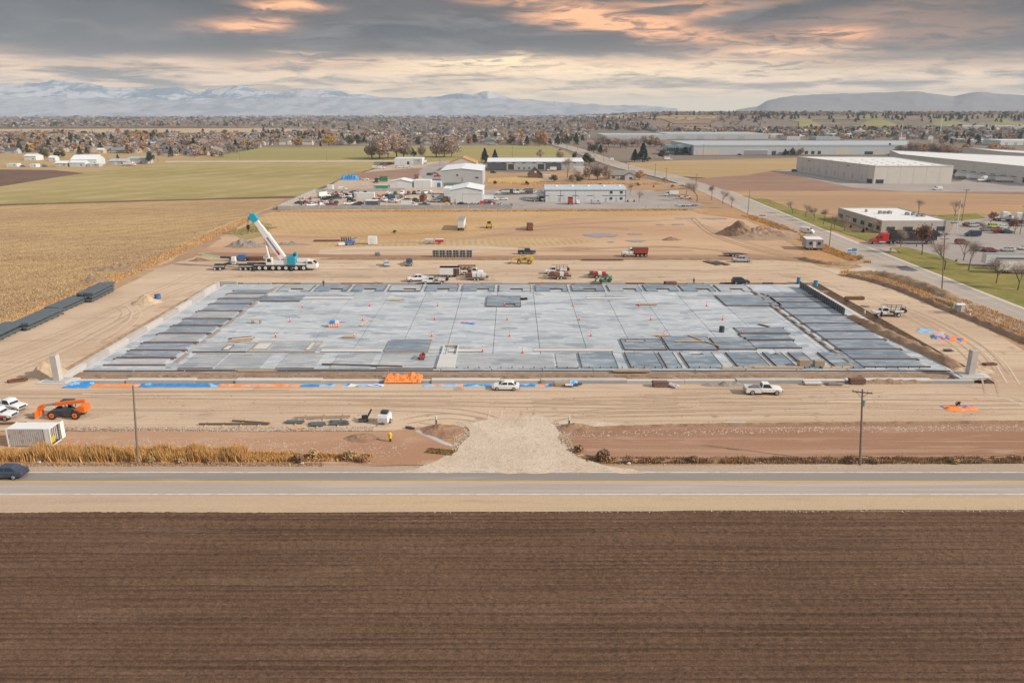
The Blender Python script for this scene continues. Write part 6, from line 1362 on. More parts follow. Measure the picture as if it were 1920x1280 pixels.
def bld(name,label,cat,a,b,depth,h,wall,roof,rt='flat',rh=1.2,front=(),left=(),right=(),eave=.35,trim=None,group=None,parapet=.0,world=False,z=0.0,lite=False):
 A = Vector(a) if world else GT(*a); B = Vector(b) if world else GT(*b); d = (B - A); L = d.length; ang = math.atan2(d.y,d.x)
 e = empty(name,(A.x,A.y,A.z + z),ang,label,cat,group)
 mb = MB()
 if rt == 'gable_y': mb.prism([(0,0),(L,0),(L,h),(L / 2,h + rh),(0,h)],0,depth,wall)
 elif rt == 'gable_x': mb.prism([(0,0),(depth,0),(depth,h),(depth / 2,h + rh),(0,h)],0,L,wall,'x')
 else: mb.box(0,L,0,depth,0,h,wall)
 mb.build('wall',e)
 mb = MB(); t = .18; q = eave
 if rt == 'gable_y':
  for s in (0,1):
   x0,x1 = (-q,L / 2) if s == 0 else (L + q,L / 2); k = rh / (L / 2)
   mb.prism([(x0,h - q * k + .03),(x1,h + rh + .03),(x1,h + rh + t),(x0,h - q * k + t)],-q,depth + q,roof)
 elif rt == 'gable_x':
  k = rh / (depth / 2)
  for x0,x1 in ((-q,depth / 2),(depth + q,depth / 2)): mb.prism([(x0,h - q * k + .03),(x1,h + rh + .03),(x1,h + rh + t),(x0,h - q * k + t)],-q,L + q,roof,'x')
 elif rt == 'shed': mb.prism([(-q,h + .03),(depth + q,h + rh),(depth + q,h + rh + t),(-q,h + .03 + t)],-q,L + q,roof,'x'); mb.box(0,L,depth - .3,depth,h,h + rh * .95,wall)
 else:
  mb.box(.3,L - .3,.3,depth - .3,h + .005,h + .05,roof)
  if parapet:
   pr = MB()
   for w_ in ((0,L,0,.28),(0,L,depth - .28,depth),(0,.28,.28,depth - .28),(L - .28,L,.28,depth - .28)): pr.box(w_[0],w_[1],w_[2],w_[3],h + .002,h + parapet,wall)
   pr.build('parapet',e)
 if mb.v: mb.build('roof',e)
 for side,items in (('f',front),('l',left),('r',right)):
  for (nm,u0,u1,z0,z1,mt) in items:
   mb = MB(); o = .06
   if side == 'f': mb.box(u0 * L,u1 * L,-o,-.005,z0,z1,mt)
   elif side == 'l': mb.box(-o,-.005,u0 * depth,u1 * depth,z0,z1,mt)
   else: mb.box(L + .005,L + o,u0 * depth,u1 * depth,z0,z1,mt)
   w_ = mb.build(nm,e)
   if nm == 'window' and not lite and (z1 - z0) > .9:
    fr = MB()
    if side == 'f': fr.box(u0 * L - .08,u1 * L + .08,-o - .03,-.004,z0 - .16,z0 - .01,wall)
    else: 
     x_ = -o - .03 if side == 'l' else L + .004; fr.box(x_,x_ + o + .02,u0 * depth - .08,u1 * depth + .08,z0 - .16,z0 - .01,wall)
    fr.build('sill',w_)
 return e
# white workshop with slate blue trim
W = W_win
fr = []
for k in range(4): fr.append(('garage_door',.045 + k * .185,.145 + k * .185,.1,4.0,W_door))
for k in range(5): fr.append(('trim_band',[0,.15,.335,.52,.705][k],[.04,.225,.41,.595,1.0][k],3.1,3.45,W_trim))
for k in (0.0,.19,.375,.995): fr.append(('corner_trim',k,k + .004,0,6.3,W_trim))
fr += [('window',.80,.835,4.3,5.6,W),('window',.925,.96,4.3,5.6,W),('window',.80,.835,1.2,2.5,W),('window',.925,.96,1.2,2.5,W),('door',.745,.765,.05,2.3,W_pale),('door',.875,.895,.05,2.3,W_pale),('door',.165,.185,.05,2.4,W_pale)]
e = bld('workshop','long white workshop with slate blue trim and four roller doors in the works yard','workshop',(1022,379),(1173,379),20,6.2,W_white,R_blue,'gable_x',1.6,front=fr)
for k in range(5): mb = MB(); x = 6 + k * 8.2; mb.loft([[(x + c * math.cos(q * .785),7 + c * math.sin(q * .785),z_) for q in range(8)] for c,z_ in ((.9,7.1),(.9,7.7),(.3,8.1))],R_white); mb.build('roof_vent',e)
bld('lean_to','low white lean to with blue trimmed gable at the left end of the workshop','shed',(1008,378.5),(1021,378.5),12,3.8,W_white,R_blue,'gable_y',1.3,front=[('opening',.2,.9,.1,3.0,M_darks)])
# white metal sheds
bld('metal_shed','white metal shed with a gable end facing the site, right of the parked box trucks','shed',(845,381.5),(905,381.5),26,6.6,W_white,R_white,'gable_y',1.5,front=[('garage_door',.38,.95,.1,5.3,wmat('pale_door',(.66,.68,.69))),('door_header',.38,.95,4.6,4.75,W_pale),('door',.12,.17,.05,2.3,W_pale)])
bld('side_shed','narrow white side shed left of the white metal shed','shed',(831,369),(845,369),16,4.4,W_white,R_white,'flat')
bld('tall_shed','tall pale metal building with a white roof and a green tank at its foot','building',(827,350),(905,350),50,9.6,W_pale,R_white,'gable_y',1.3,front=[('window',.37,.42,6.5,7.4,W),('window',.83,.9,5.0,5.9,W),('vent',.29,.31,6.4,6.9,M_grey),('green_screen',.06,.48,.1,2.4,wmat('green_grey_panel',(.16,.22,.19))),('stair',.49,.53,2.4,5.6,M_grey)])
bld('orange_roof_hall','pale hall with an orange gable roof behind the tall metal building','building',(842,321),(893,321),30,6.0,W_cream,R_oran,'gable_y',4.2)
g = [('dark_panel',.0,.2,0,5.6,W_dark),('opening',.215,.275,.4,4.6,M_darks),('dark_panel',.605,.77,0,5.6,W_dark),('opening',.525,.59,.4,4.6,M_darks)]
g += [('window',.32 + k * .052,.34 + k * .052,.9,2.0,W) for k in range(4)] + [('window',.05 + k * .105,.08 + k * .105,5.2,5.8,W) for k in range(9)] + [('door_surround',.2,.215,0,5.4,W_tan),('door_surround',.275,.29,0,5.4,W_tan)] + [('canopy',.3,.52,2.9,3.1,W_pale)]
bld('long_storage_hall','long storage hall with charcoal and white walls and a pale roof','building',(914,319),(1094,319),24,6.3,W_pale,R_white,'shed',1.6,front=g)
bld('farm_office_shed','white metal shed with three doors beyond the yard, in front of the bare trees','shed',(740,309),(792,309),18,5.5,W_white,R_white,'flat',front=[('garage_door',.2,.36,.1,4.0,W_door),('opening',.45,.53,.1,2.8,M_darks),('garage_door',.56,.68,.1,4.0,W_door),('grey_panel',.68,.98,.1,4.9,W_pale),('window',.83,.87,3.0,4.0,W)])
bld('arched_shed','low white shed with a shallow gable in the works yard','shed',(731,352),(773,352),14,3.4,W_white,R_white,'gable_y',1.5,front=[('garage_door',.3,.7,.1,2.8,wmat('pale_door',(.66,.68,.69)))])
bld('white_block','plain white box building right of the low gabled shed','shed',(776,352),(808,352),10,4.4,W_white,R_white,'flat',front=[('seam',.5,.505,0,4.3,W_pale)])
bld('white_box_annex','small white annex with a blue door between the box building and the tall metal one','shed',(809,351),(827,351),6,3.4,W_white,R_white,'flat',front=[('door',.6,.95,.1,2.6,PT['blue'])])
# yard containers
def container(px0,px1,py,dep,h,mat,label,roof=None,name='shipping_container',cat='container'):
 e = bld(name,label,cat,(px0,py),(px1,py),dep,h,mat,roof or R_white,'flat',front=[('door',.03,.12,.1,h - .3,W_pale)]); return e
container(701,727,357,3,2.9,wmat('green_container',(.05,.28,.14)),'green container with white roof left of the low gabled shed')
container(664,702,372,3,2.9,W_white,'long white container behind the wrecked cars in the works yard')
container(682,709,388,6,2.9,W_dark,'charcoal container with a pale roof by the yard fence')
container(613,624,357,3,3.0,W_white,'small white box hut at the left end of the yard road')
container(776,784,337,3,3.4,wmat('rusty_box',(.22,.13,.10)),'rusty box with a blue top beside the lane',PT['blue'])
container(1018,1034,335,3,2.4,W_cream,'cream camper trailer beside the dark barn',name='camper_trailer',cat='camper')
container(1075,1107,324,3,4.2,wmat('striped_white_wall',(.55,.54,.52)),'white ribbed wall like container behind the bare trees',name='storage_container')
bld('barn','old dark brown barn with a steep roof on the weedy plot','barn',(990,334),(1017,334),11,2.4,W_brown,wmat('dark_tin_roof',(.12,.10,.10)),'gable_y',4.6,front=[('window',.45,.58,3.6,4.8,R_white)])
bld('house','low house with a brown grey roof among bare trees, left of the side road','house',(1143,337),(1192,337),13,3.0,W_sid2,wmat('old_shingles',(.22,.21,.18),var=.2),'gable_x',2.6,front=[('window',.1,.2,.9,2.2,W),('window',.6,.68,.9,2.2,W),('door',.35,.4,.1,2.1,M_white)])
bld('house_porch','pale gabled porch wing at the right end of the brown roofed house','house',(1172,338.5),(1192,338.5),6,3.0,W_sid,MATS['old_shingles'],'gable_y',1.9,front=[('window',.4,.65,.8,2.2,W)])
# office at the right
lw = [('window',[.03,.19,.36,.54,.71,.87][k],[.10,.27,.44,.62,.79,.96][k],1.0,2.6,W) for k in range(6)]
A,B = G(1651,438),G(1779,438)
off = bld('office_building','low tan office building with a white flat roof and dark windows beside the car park','office',(A.x,A.y,0),(B.x,B.y,0),41,4.5,W_off,R_memb,'flat',left=lw[::-1],front=[('window',.08,.2,1.0,2.5,W),('window',.32,.46,1.0,2.5,W),('window',.58,.70,1.0,2.5,W),('window',.81,.93,.9,2.6,W)] ,parapet=.35,world=True,z=.12)
for k,(x,y,s) in enumerate([(9,22,1),(11,22,.8),(12.8,22,1),(18,18,1),(20,17,.9),(20,13,1),(22,13,.9),(6,28,.6)]): mb = MB(); mb.box(x,x + 1.3 * s,y,y + 1.5 * s,4.56,5.4 + .2 * s,M_grey); u = mb.build('roof_unit',off); mb = MB(); mb.box(x + .2,x + 1.1 * s,y + .1,y + 1.3 * s,5.41 + .2 * s,5.5 + .2 * s,M_darks); mb.build('fan_cover',u)
# warehouses
A,B,C_ = G(1637,345),G(1783,345),G(1492,322)
def poly_bld(name,label,cat,pts,h,wall,roof,parapet=.5,panels=None):
 """pts: world footprint, counter clockwise from the near left corner"""
 P = [Vector(p).to_2d() for p in pts]; e = empty(name,(P[0].x,P[0].y,0),0,label,cat); L = [(p - P[0]) for p in P]
 mb = MB(); mb.prism([(p.x,p.y) for p in L],0,h,wall,'z'); mb.build('wall',e)
 c = sum(L,Vector((0,0))) / len(L); mb = MB(); mb.prism([(c + (p - c) * .996)[:] for p in L],h + .01,h + .06,roof,'z'); mb.build('roof',e)
 for i in range(len(L)):
  a,b = L[i],L[(i + 1) % len(L)]; mb = MB(); mb.bar((a.x,a.y,h + parapet / 2),(b.x,b.y,h + parapet / 2),.35,parapet,wall); mb.build('parapet',e)
 return e,L
def on_wall(e,L,i,items,out=.08):
 a,b = L[i],L[(i + 1) % len(L)]; d = (b - a).normalized(); n = Vector((d.y,-d.x)); W_ = (b - a).length
 for nm,u0,u1,z0,z1,mt in items:
  p,q = a + d * W_ * u0 + n * out / 2,a + d * W_ * u1 + n * out / 2; mb = MB(); mb.bar((p.x,p.y,(z0 + z1) / 2),(q.x,q.y,(z0 + z1) / 2),out,z1 - z0,mt); mb.build(nm,e)
e,L = poly_bld('warehouse','large tan grey warehouse with blank front wall and pale roof behind the bare lot','warehouse',[A,B,B + Vector((8,95,0)),C_],11.0,W_tilt,R_memb)
on_wall(e,L,0,[('window',.03,.13,.3,2.8,W_win),('lamp',.27,.275,7.6,7.9,M_darks),('lamp',.73,.735,7.6,7.9,M_darks)])
J = lambda n,h: [('panel_joint',(k + 1) / n,(k + 1) / n + .0016,0,h,M_grey) for k in range(n - 1)]
on_wall(e,L,0,J(6,11),.03); on_wall(e,L,3,J(12,11),.03)
on_wall(e,L,3,[('vent',.17,.2,9.1,9.6,M_darks),('vent',.44,.46,7,7.4,M_grey),('vent',.68,.71,9.1,9.6,M_darks),('window',.93,.985,.3,2.8,W_win)] + [('wall_lamp',.1 + k * .11,.105 + k * .11,1.5,4.8,M_grey) for k in range(8)])
for k in range(24): mb = MB(); x,y = L[0] + Vector((6 + (k % 6) * 7.5 + (k // 6) * -3.0,12 + (k // 6) * 17)); mb.box(x,x + 1.6,y,y + 2.6,11.07,11.4,R_white); mb.build('skylight',e)
A,B = G(1684,315),G(1960,350.5); n = Vector((.35,1,0)).normalized()
e,L = poly_bld('warehouse','second tan warehouse with loading docks behind the first one','warehouse',[A,B,B + n * 110 + Vector((60,0,0)),A + n * 70],10.6,W_tiltd,R_memb)
on_wall(e,L,0,[('dock_door',.38 + k * .062,.40 + k * .062,.9,3.6,M_darks if k < 2 or k == 8 else W_door) for k in range(10)] + [('dock_canopy',.375 + k * .062,.405 + k * .062,3.7,4.1,M_darks) for k in range(10)] + [('lamp',.15 + .14 * k,.155 + .14 * k,7.4,7.8,M_darks) for k in range(6)])
A,B = G(1879,312),G(2100,330)
e,L = poly_bld('warehouse','third tan warehouse partly hidden at the right picture edge','warehouse',[A,B,B + Vector((20,80,0)),A + Vector((10,80,0))],11.5,W_tilt,R_memb)
# long far warehouse with glass arches
A,B = G(1300,291),G(1700,290.5)
e,L = poly_bld('warehouse','very long pale blue grey warehouse with teal glass arches at its left end','warehouse',[A,B,B + Vector((60,120,0)),A + Vector((0,125,0))],10,wmat('pale_blue_wall',(.48,.52,.54)),R_grey,.4)
on_wall(e,L,0,[('white_bay',.02,.12,0,6,W_cream),('canopy',.235,.35,5.0,5.6,R_white),('opening',.235,.345,0.2,4.8,M_grey),('opening',.365,.385,.2,4.2,M_darks)] + [('dark_window',.43 + .03 * k,.445 + .03 * k,.8,4.2,W_win) for k in range(6)] + [('white_bay',.66,.73,0,6.5,W_cream),('dark_window',.80,.84,.6,3.6,W_win)] + [('white_bay',.85,.97,0,2.6,W_cream),('trim_band',.0,1.0,8.6,8.9,W_trim)])
p = G(1300,290); e2 = empty('glass_pavilion',(p.x,p.y,0),0,'teal glass entrance hall of curved bays at the left end of the long warehouse','building')
for k in range(3):
 mb = MB(); w = 13; x = -28 + k * 11; prof = [(x,0)] + [(x + w * .5 - w * .5 * math.cos(math.pi * q / 10),3 + 6.5 * math.sin(math.pi * q / 10) ** .7) for q in range(11)] + [(x + w,0)]
 mb.prism(prof,8 - k * 4,30,wmat('teal_grey_metal',(.22,.31,.33))); mb.build('curved_bay',e2)
 for j in range(5): mb = MB(); mb.box(x + 1 + j * 2.3,x + 2.7 + j * 2.3,7.8 - k * 4,7.95 - k * 4,3.5,6.8,W_win); mb.build('window',e2)
# farther industrial roofs
for i,(x0,x1,py,h,dep,wl,rf,lab) in enumerate([(1130,1250,262.5,8,90,'pale_blue_wall',R_grey,'far pale warehouse behind the bare hedge, left part'),(1250,1440,261,8.5,120,'pale_blue_wall',R_grey,'far pale warehouse behind the bare hedge, right part'),
  (1560,1640,258,6,40,'white_metal_wall',R_white,'far white roofed workshop in the trees above the tan warehouse'),(1475,1500,263,6,30,'warehouse_wall',wmat('dark_red_roof',(.25,.09,.08)),'far small building with a dark red roof'),
  (1530,1575,263,5,30,'pale_grey_wall',wmat('teal_roof',(.16,.36,.38)),'far low building with a teal roof'),(1445,1475,259,6,40,'cream_wall',R_white,'far cream walled building left of the dark red roof'),
  (1790,1960,240,9,90,'pale_blue_wall',R_grey,'far flat grey hall at the right edge below the golf green'),(1875,1960,273,7,40,'white_metal_wall',R_white,'far pale hall with rows of windows at the right edge'),(1820,1865,268,4,50,'pale_grey_wall',R_white,'low white roof line beyond the bare thicket'),
  (1283,1330,247,8,30,'tan_wall',wmat('tan_roof',(.50,.38,.22)),'far tan roofed building on the rise among the trees'),(1095,1130,222,12,60,'cream_wall',R_memb,'far cream coloured block near the horizon left of the rise'),(1600,1640,251,6,40,'white_metal_wall',R_grey,'far grey shed with a rounded look below the golf green')]):
 bld('industrial_hall',lab,'building',(x0,py),(x1,py),dep,h,MATS[wl],rf,'flat',lite=True,front=[('door',.1 + .2 * k,.17 + .2 * k,.2,h * .6,W_pale) for k in range(4)])
# left farm
bld('barn','big white barn with a pale gable roof at the left farm','barn',(134,311),(182,310.5),22,5.0,W_white,R_white,'gable_x',3.4,front=[('door',.1,.35,.1,4,W_door),('window',.7,.74,1.5,2.6,W),('window',.9,.94,1.5,2.6,W)])
for x0,x1,py,d,h,wl,rf,rt,lab in [(131,160,313,8,3.4,W_white,R_white,'gable_x','white lean to shed in front of the big white barn'),(104,126,313,8,3,W_cream,R_white,'gable_x','small cream trailer home left of the big white barn'),(46,68,301,12,4,W_white,R_white,'gable_x','white house behind the left farm lane'),(163,186,313,6,2.6,W_pale,R_white,'flat','low white canopy right of the barn'),
  (204,238,309,14,3,W_pale,R_grey,'gable_x','low shed with a grey roof left of the sage roofed one'),(239,273,308,16,4.6,W_pale,R_green,'gable_x','shed with a sage green roof beside the dark pine'),(12,32,313,6,2.6,W_white,R_white,'flat','white camper trailer at the far left of the farm'),(56,68,314,6,2.6,W_white,R_white,'flat','second white camper trailer of the farm, left of a small hut'),
  (92,104,302,7,3,W_white,R_white,'gable_x','tiny white shed behind the barn'),(182,194,288,8,4,wmat('straw_wall',(.55,.42,.24)),R_white,'gable_x','tan hay shed behind the farm'),(244,290,275,14,4,W_pale,R_grey,'gable_x','long low grey roofed barn behind the farm'),(175,205,277,12,4,W_pale,R_grey,'gable_x','pale barn with grey roof left of the long low one')]:
 bld('farm_shed',lab,'shed',(x0,py),(x1,py),d,h,wl,rf,rt,1.6,front=[('door',.3,.45,.1,min(2.4,h - .4),W_door),('window',.7,.8,1.0,1.9,W)])
for i,(px,py,k,c,h_,lab) in enumerate([(235,311,'boxtruck','white',180,'white box truck parked by the grey roofed farm shed'),(247,311,'boxtruck','white',0,'second white box truck by the grey roofed farm shed, nearer the pine'),(20,311,'pickup','white',0,'white pickup at the far left farm'),(85,313,'suv','grey',0,'grey car between the farm trailers'),(43,313,'sedan','blue',0,'blue car beside the farm camper')]):
 vehicle(k,c,px,py,h_,lab)
# ================================================================ vehicles in the works yard and the car park
YV = [('pickup','white',728,365,-95,'white pickup, first from the left in the row of vehicles facing the site'),('suv','dgreen',741,365,-90,'dark green suv, second in the row of vehicles facing the site'),('van','white',754,365,-92,'white van, third in the row of vehicles facing the site'),('pickup','maroon',766,364.5,-85,'dark red pickup, fourth in the row of vehicles facing the site'),
 ('suv','black',776,364,-90,'black suv, fifth in the row of vehicles facing the site'),('van','silver',786,364,-95,'silver van, sixth in the row of vehicles facing the site'),('van','white',797,363.5,-70,'white van near the right end of the row facing the site'),('pickup','white',807,363,-60,'white pickup at the right end of the row facing the site'),
 ('pickup_rack','white',792,374,-88,'white pickup with a ladder rack in the open yard below the row'),('pickup','white',737,380,-20,'white pickup alone in the open yard, above the white box truck'),('boxtruck','white',768,388,0,'white box truck by the yard fence, left of the dark green pickup'),('pickup','dgreen',796,386.5,0,'dark green pickup by the yard fence'),
 ('boxtruck','pale',819,376,180,'pale box truck left of the white metal shed'),('pickup','white',816,379,-10,'white pickup in front of the pale box truck'),('tractor_day','rust',836,378,-90,'rusty brown truck cab squeezed beside the white metal shed'),('pickup_single','yellow',838,386,-90,'yellow and white small truck by the fence in front of the white shed'),
 ('pickup_single','white',655,384,20,'white pickup left of the charcoal container'),('sedan','black',668,386,10,'black car between the white pickup and the charcoal container'),('sedan','navy',676,383,0,'dark blue car just behind the charcoal container'),('suv','black',659,378,5,'black suv wreck behind the white pickup at the container'),
 ('sedan','black',609,375,10,'black wrecked car, leftmost in the junk row'),('suv','black',620,374,0,'black wrecked suv, second in the junk row'),('pickup','navy',632,373,5,'dark blue wrecked pickup, third in the junk row'),('pickup','white',643,371,0,'white wrecked pickup among the dark junk row'),('suv','navy',652,370,0,'dark blue wrecked suv at the right end of the junk row'),
 ('pickup','maroon',622,387,15,'dark red wrecked pickup in the near left corner of the works yard'),('pickup','grey',622,379,90,'grey truck facing the fields in the middle of the junk yard'),('pickup_single','white',584,387,40,'small white truck at the left fence corner'),('boxtruck','green',716,341,180,'green bodied truck beside the yard road'),('tractor_day','navy',706,342,95,'dark blue truck cab left of the green bodied truck'),
 ('suv','white',685,338,0,'white suv on the yard road right of the blue tarps'),('van','white',643,357,0,'white van on the left yard road'),('boxtruck','white',921,377,0,'white box truck right of the white metal shed'),('suv','white',944,375,0,'white suv right of the white box truck on the asphalt'),('dump','pale',942,365,180,'pale dump truck, first of the truck row left of the workshop'),
 ('dump','dgreen',960,364.5,0,'dark green dump truck, second of the truck row left of the workshop'),('tractor_day','green',972,364,180,'green truck cab, third of the truck row left of the workshop'),('dump','grey',986,363.5,180,'grey dump truck, fourth of the truck row left of the workshop'),('pickup','white',1000,363,0,'white pickup at the right end of the truck row'),('pickup','white',997,377,170,'white pickup beside the lean to of the workshop'),
 ('utility','grey',1011,378,180,'grey service truck in front of the lean to'),('boxtruck','dump_red',1069,382.5,88,'red brown truck seen from behind at the second roller door'),('suv','white',1083,382,-88,'small white car right of the red brown truck'),('van','silver',1118,382,8,'silver van in front of the fourth roller door'),('tractor_day','red',904,387,-90,'red truck cab at the right corner of the white metal shed'),('pickup','maroon',918,383,0,'dark red pickup in front of the box truck right of the shed'),
 ('sedan','black',866,384,0,'black car in front of the roller door of the white metal shed'),('flat','black',882,386,0,'dark low trailer by the fence right of the black car'),('boxtruck','white',1258,368,180,'white tank like truck in the paved lot near the side road'),('utility','white',1285,373,0,'white flatbed truck right of the tank like truck'),('flat','silver',1302,386,180,'long silver flatbed trailer near the side road'),('flat','pale',1282,387,180,'pale flatbed trailer left of the silver one'),
 ('van','white',704,316,0,'white camper van at the edge of the far yard'),('van','white',716,316.5,0,'second white camper van, right of the first in the far yard'),('suv','white',746,315,0,'white car in front of the farm office shed'),('van','white',760,315,180,'white van in front of the farm office shed'),('pickup','white',768,315.5,0,'white pickup right of the white van by the farm office shed'),('suv','grey',733,308,0,'grey car by the left end of the farm office shed'),('sedan','maroon',716,309,0,'dark red car under the bare trees at the far yard'),('boxtruck','white',797,307,90,'white box truck at the right end of the farm office shed'),('pickup','dgreen',722,308,30,'dark green pickup under the bare trees'),
 ('suv','black',806,329,0,'black suv on the lane left of the tall metal building'),('pickup','grey',815,327,0,'grey pickup beside the black suv on the lane'),('pickup','dump_red',821,332,0,'red pickup at the foot of the tall metal building'),('boxtruck','white',1034,321,180,'white tank truck in front of the long storage hall'),('suv','black',925,325,0,'dark car on the weedy plot near the storage hall'),
 ('boxtruck','white',1253,301 ,0,'white trailer box beside the dark evergreen at the bend'),('van','white',1145,301,180,'white van with pale boat left of the evergreens by the road')]
for k,c,x,y,h_,lab in YV: vehicle(k,c,x,y,h_,lab,z=.12)
CP = [('sedan','silver',1787,418,0,'silver blue car on the drive behind the flagpole'),('sedan','maroon',1815,423,10,'dark red car, leftmost of three in the back of the car park'),('suv','silver',1824,425,10,'silver car in the middle of three in the back of the car park'),('sedan','navy',1834,423.5,10,'dark blue car, rightmost of three in the back of the car park'),('van','navy',1823,443,178,'dark blue minivan crossing the middle of the car park'),('suv','maroon',1803,457,0,'dark brown car behind the bare street tree'),
 ('suv','lime',1863,427,0,'lime yellow off road car in the car park'),('pickup','grey',1852,433,180,'grey pickup in front of the lime yellow car'),('sedan','pale',1882,428,0,'pale car right of the lime yellow one'),('sedan','red',1873,436,0,'bright red car in the car park'),('sedan','dgreen',1888,437,0,'dark green car right of the bright red one'),('sedan','maroon',1857,472,-5,'dark red sedan in the front row of the car park'),
 ('sedan','silver',1889,471,178,'silver sedan in the front row of the car park'),('sedan','pale',1921,468,178,'pale sedan in the front row at the right picture edge'),('suv','black',1754,443,0,'black suv at the office wall behind the red semi truck'),('sedan','grey',1840,470,0,'grey car half hidden behind the bare tree of the car park'),('sedan','silver',1916,424,0,'silver car far back at the right edge of the car park')]
for k,c,x,y,h_,lab in CP: vehicle(k,c,x,y,h_,lab,z=.12)
vehicle('tractor','red',1650,457,180,'red semi tractor pulling a black trailer out of the office drive',z=.12); vehicle('semitrailer','black',1708,456.5,180,'black semi trailer behind the red tractor',z=.12,s=1.12)
for i,(x,y) in enumerate([(1887,414),(1913,416),(1927,418)]): vehicle('tractor','white',x,y,-5,'white semi tractor parked behind the car park, %s from the left' % ORD[i],z=.12)
vehicle('semitrailer','white',1886,499,178,'pale semi trailer behind the bare trees at the right, farther one',z=.12,s=.95)
vehicle('semitrailer','white',1912,512,178,'white semi trailer at the right picture edge, nearer one',z=.12,s=.95)
vehicle('semitrailer','dgreen',1905,505,178,'grey green semi trailer wedged between the pale and the white trailer',z=.12,s=.8)
for i,(x,y,c,k) in enumerate([(1810,334,'white','semitrailer'),(1832,337,'white','semitrailer'),(1855,340,'pale','semitrailer'),(1888,342,'white','semitrailer')]): vehicle(k,c,x,y,165,'semi trailer at the loading docks of the second warehouse, %s from the left' % ORD[i],z=.1,s=.9)
vehicle('tractor','white',1842,341,190,'white semi tractor in front of the dock trailers',z=.1); vehicle('van','white',1757,356.5,180,'white van in front of the blank warehouse wall',z=.1)
vehicle('suv','dgreen',1490,322,0,'dark green machine at the back left corner of the first warehouse',z=.1)
for i,(x,y) in enumerate([(1487,291.5),(1385,291)]): vehicle('suv','navy',x - 100,y,0,['dark car in front of the long pale warehouse, right one','dark car in front of the long pale warehouse, left one'][i],z=.1)
vehicle('suv','black',1050,282,-120,'dark car far away on the side road',z=.1)
for i in range(22):
 px,py = [(563 + i * 3.2,382 + (i % 3) * 2.2),(604 + i * 4.4,368.5 + (i % 2) * 2),(700 + i * 5.6,371 + (i % 3) * 3.4)][i % 3]
 vehicle(['sedan','suv','pickup','boxtruck'][i * 7 % 4 if i % 3 else i % 3],['black','navy','maroon','white','grey','rust','silver'][i * 3 % 7],px,py,(i * 47) % 360,'%s among the scrap of the works yard, %s from left in its row' % (['old car','dusty vehicle','stored vehicle'][i % 3],ORD[i // 3]),z=.12)
# blue tarps in the yard, low fences
p0,p1 = G(640,337),G(676,335); tarp('tarpaulin',p0.x,p1.x,p0.y - 3,p0.y + 4,[M_blue,M_blue,M_sky],'blue tarpaulins over goods in the far left of the works yard',h=3.0,z=.1,seed=31,nx=26,ny=8)
def fence(name,pts,h,mat,label,step=3.0,post=None,kind='slat'):
 P = [G(*p) for p in pts]; e = empty(name,(0,0,0),0,label,'fence'); post = post or mat
 for a,b in zip(P,P[1:]):
  n = max(1,int((b - a).length / step))
  for i in range(n):
   p,q = a.lerp(b,(i + .03) / n),a.lerp(b,(i + .97) / n)
   mb = MB()
   if kind == 'slat': mb.bar((p.x,p.y,h / 2 + .1),(q.x,q.y,h / 2 + .1),.08,h,mat)
   else:
    for z in (h * .5,h - .05): mb.bar((p.x,p.y,z),(q.x,q.y,z),.05,.06,mat)
   mb.build('fence_panel' if kind == 'slat' else 'rail',e)
   mb = MB(); mb.box(a.lerp(b,i / n).x - .06,a.lerp(b,i / n).x + .06,a.lerp(b,i / n).y - .06,a.lerp(b,i / n).y + .06,0,h + .15,post); mb.build('post',e)
 return e
M_fen = pmat('grey_slat_fence',(.34,.34,.35),.7,var=.15,scale=.3)
fence('yard_fence',[(520,394),(600,393),(700,392.5),(800,392),(905,391.5),(960,391.5)],1.9,M_fen,'grey slatted fence along the near edge of the works yard',6)
fence('yard_fence',[(520,394),(545,382),(575,368),(592,361)],1.9,M_fen,'grey slatted fence along the left edge of the works yard',6)
fence('yard_fence',[(592,361),(700,359),(760,358)],1.6,M_fen,'grey slatted fence across the middle of the works yard',6)
fence('wire_fence',[(1210,392),(1305,391),(1240,360)],1.8,M_grey,'thin wire fence at the corner of the paved lot by the side road',5,kind='rail')
# sheds, scrap in the yard as single pieces
r_ = random.Random(21)
SC = [(556,604,370,388,'at the left fence of the works yard'),(600,700,361,368,'along the inner yard fence'),(700,765,367,375,'right of the long white container'),(845,960,384,389,'in front of the white metal shed')]
scrap = [M_rust,M_darks,M_grey,M_whitet,PT['dump_red'],M_lumbg]
for i in range(60):
 ar = SC[i % 4]; px = ar[0] + (ar[1] - ar[0]) * (i // 4 + r_.random() * .7) / 15; py = r_.uniform(ar[2],ar[3])
 p = G(px,py); e = empty('scrap_heap',(p.x,p.y,.1),r_.uniform(0,3),'small scrap heap %s, %s from the left' % (ar[4],ORD[i // 4]),'scrap','scrap heaps in the works yard')
 for k in range(4): mb = MB(); x,y = r_.uniform(-1.5,1),r_.uniform(-1,.6); mb.box(x,x + r_.uniform(.5,1.6),y,y + r_.uniform(.3,.9),0,r_.uniform(.3,1.3),scrap[r_.randrange(6)]); mb.build('scrap_piece',e)
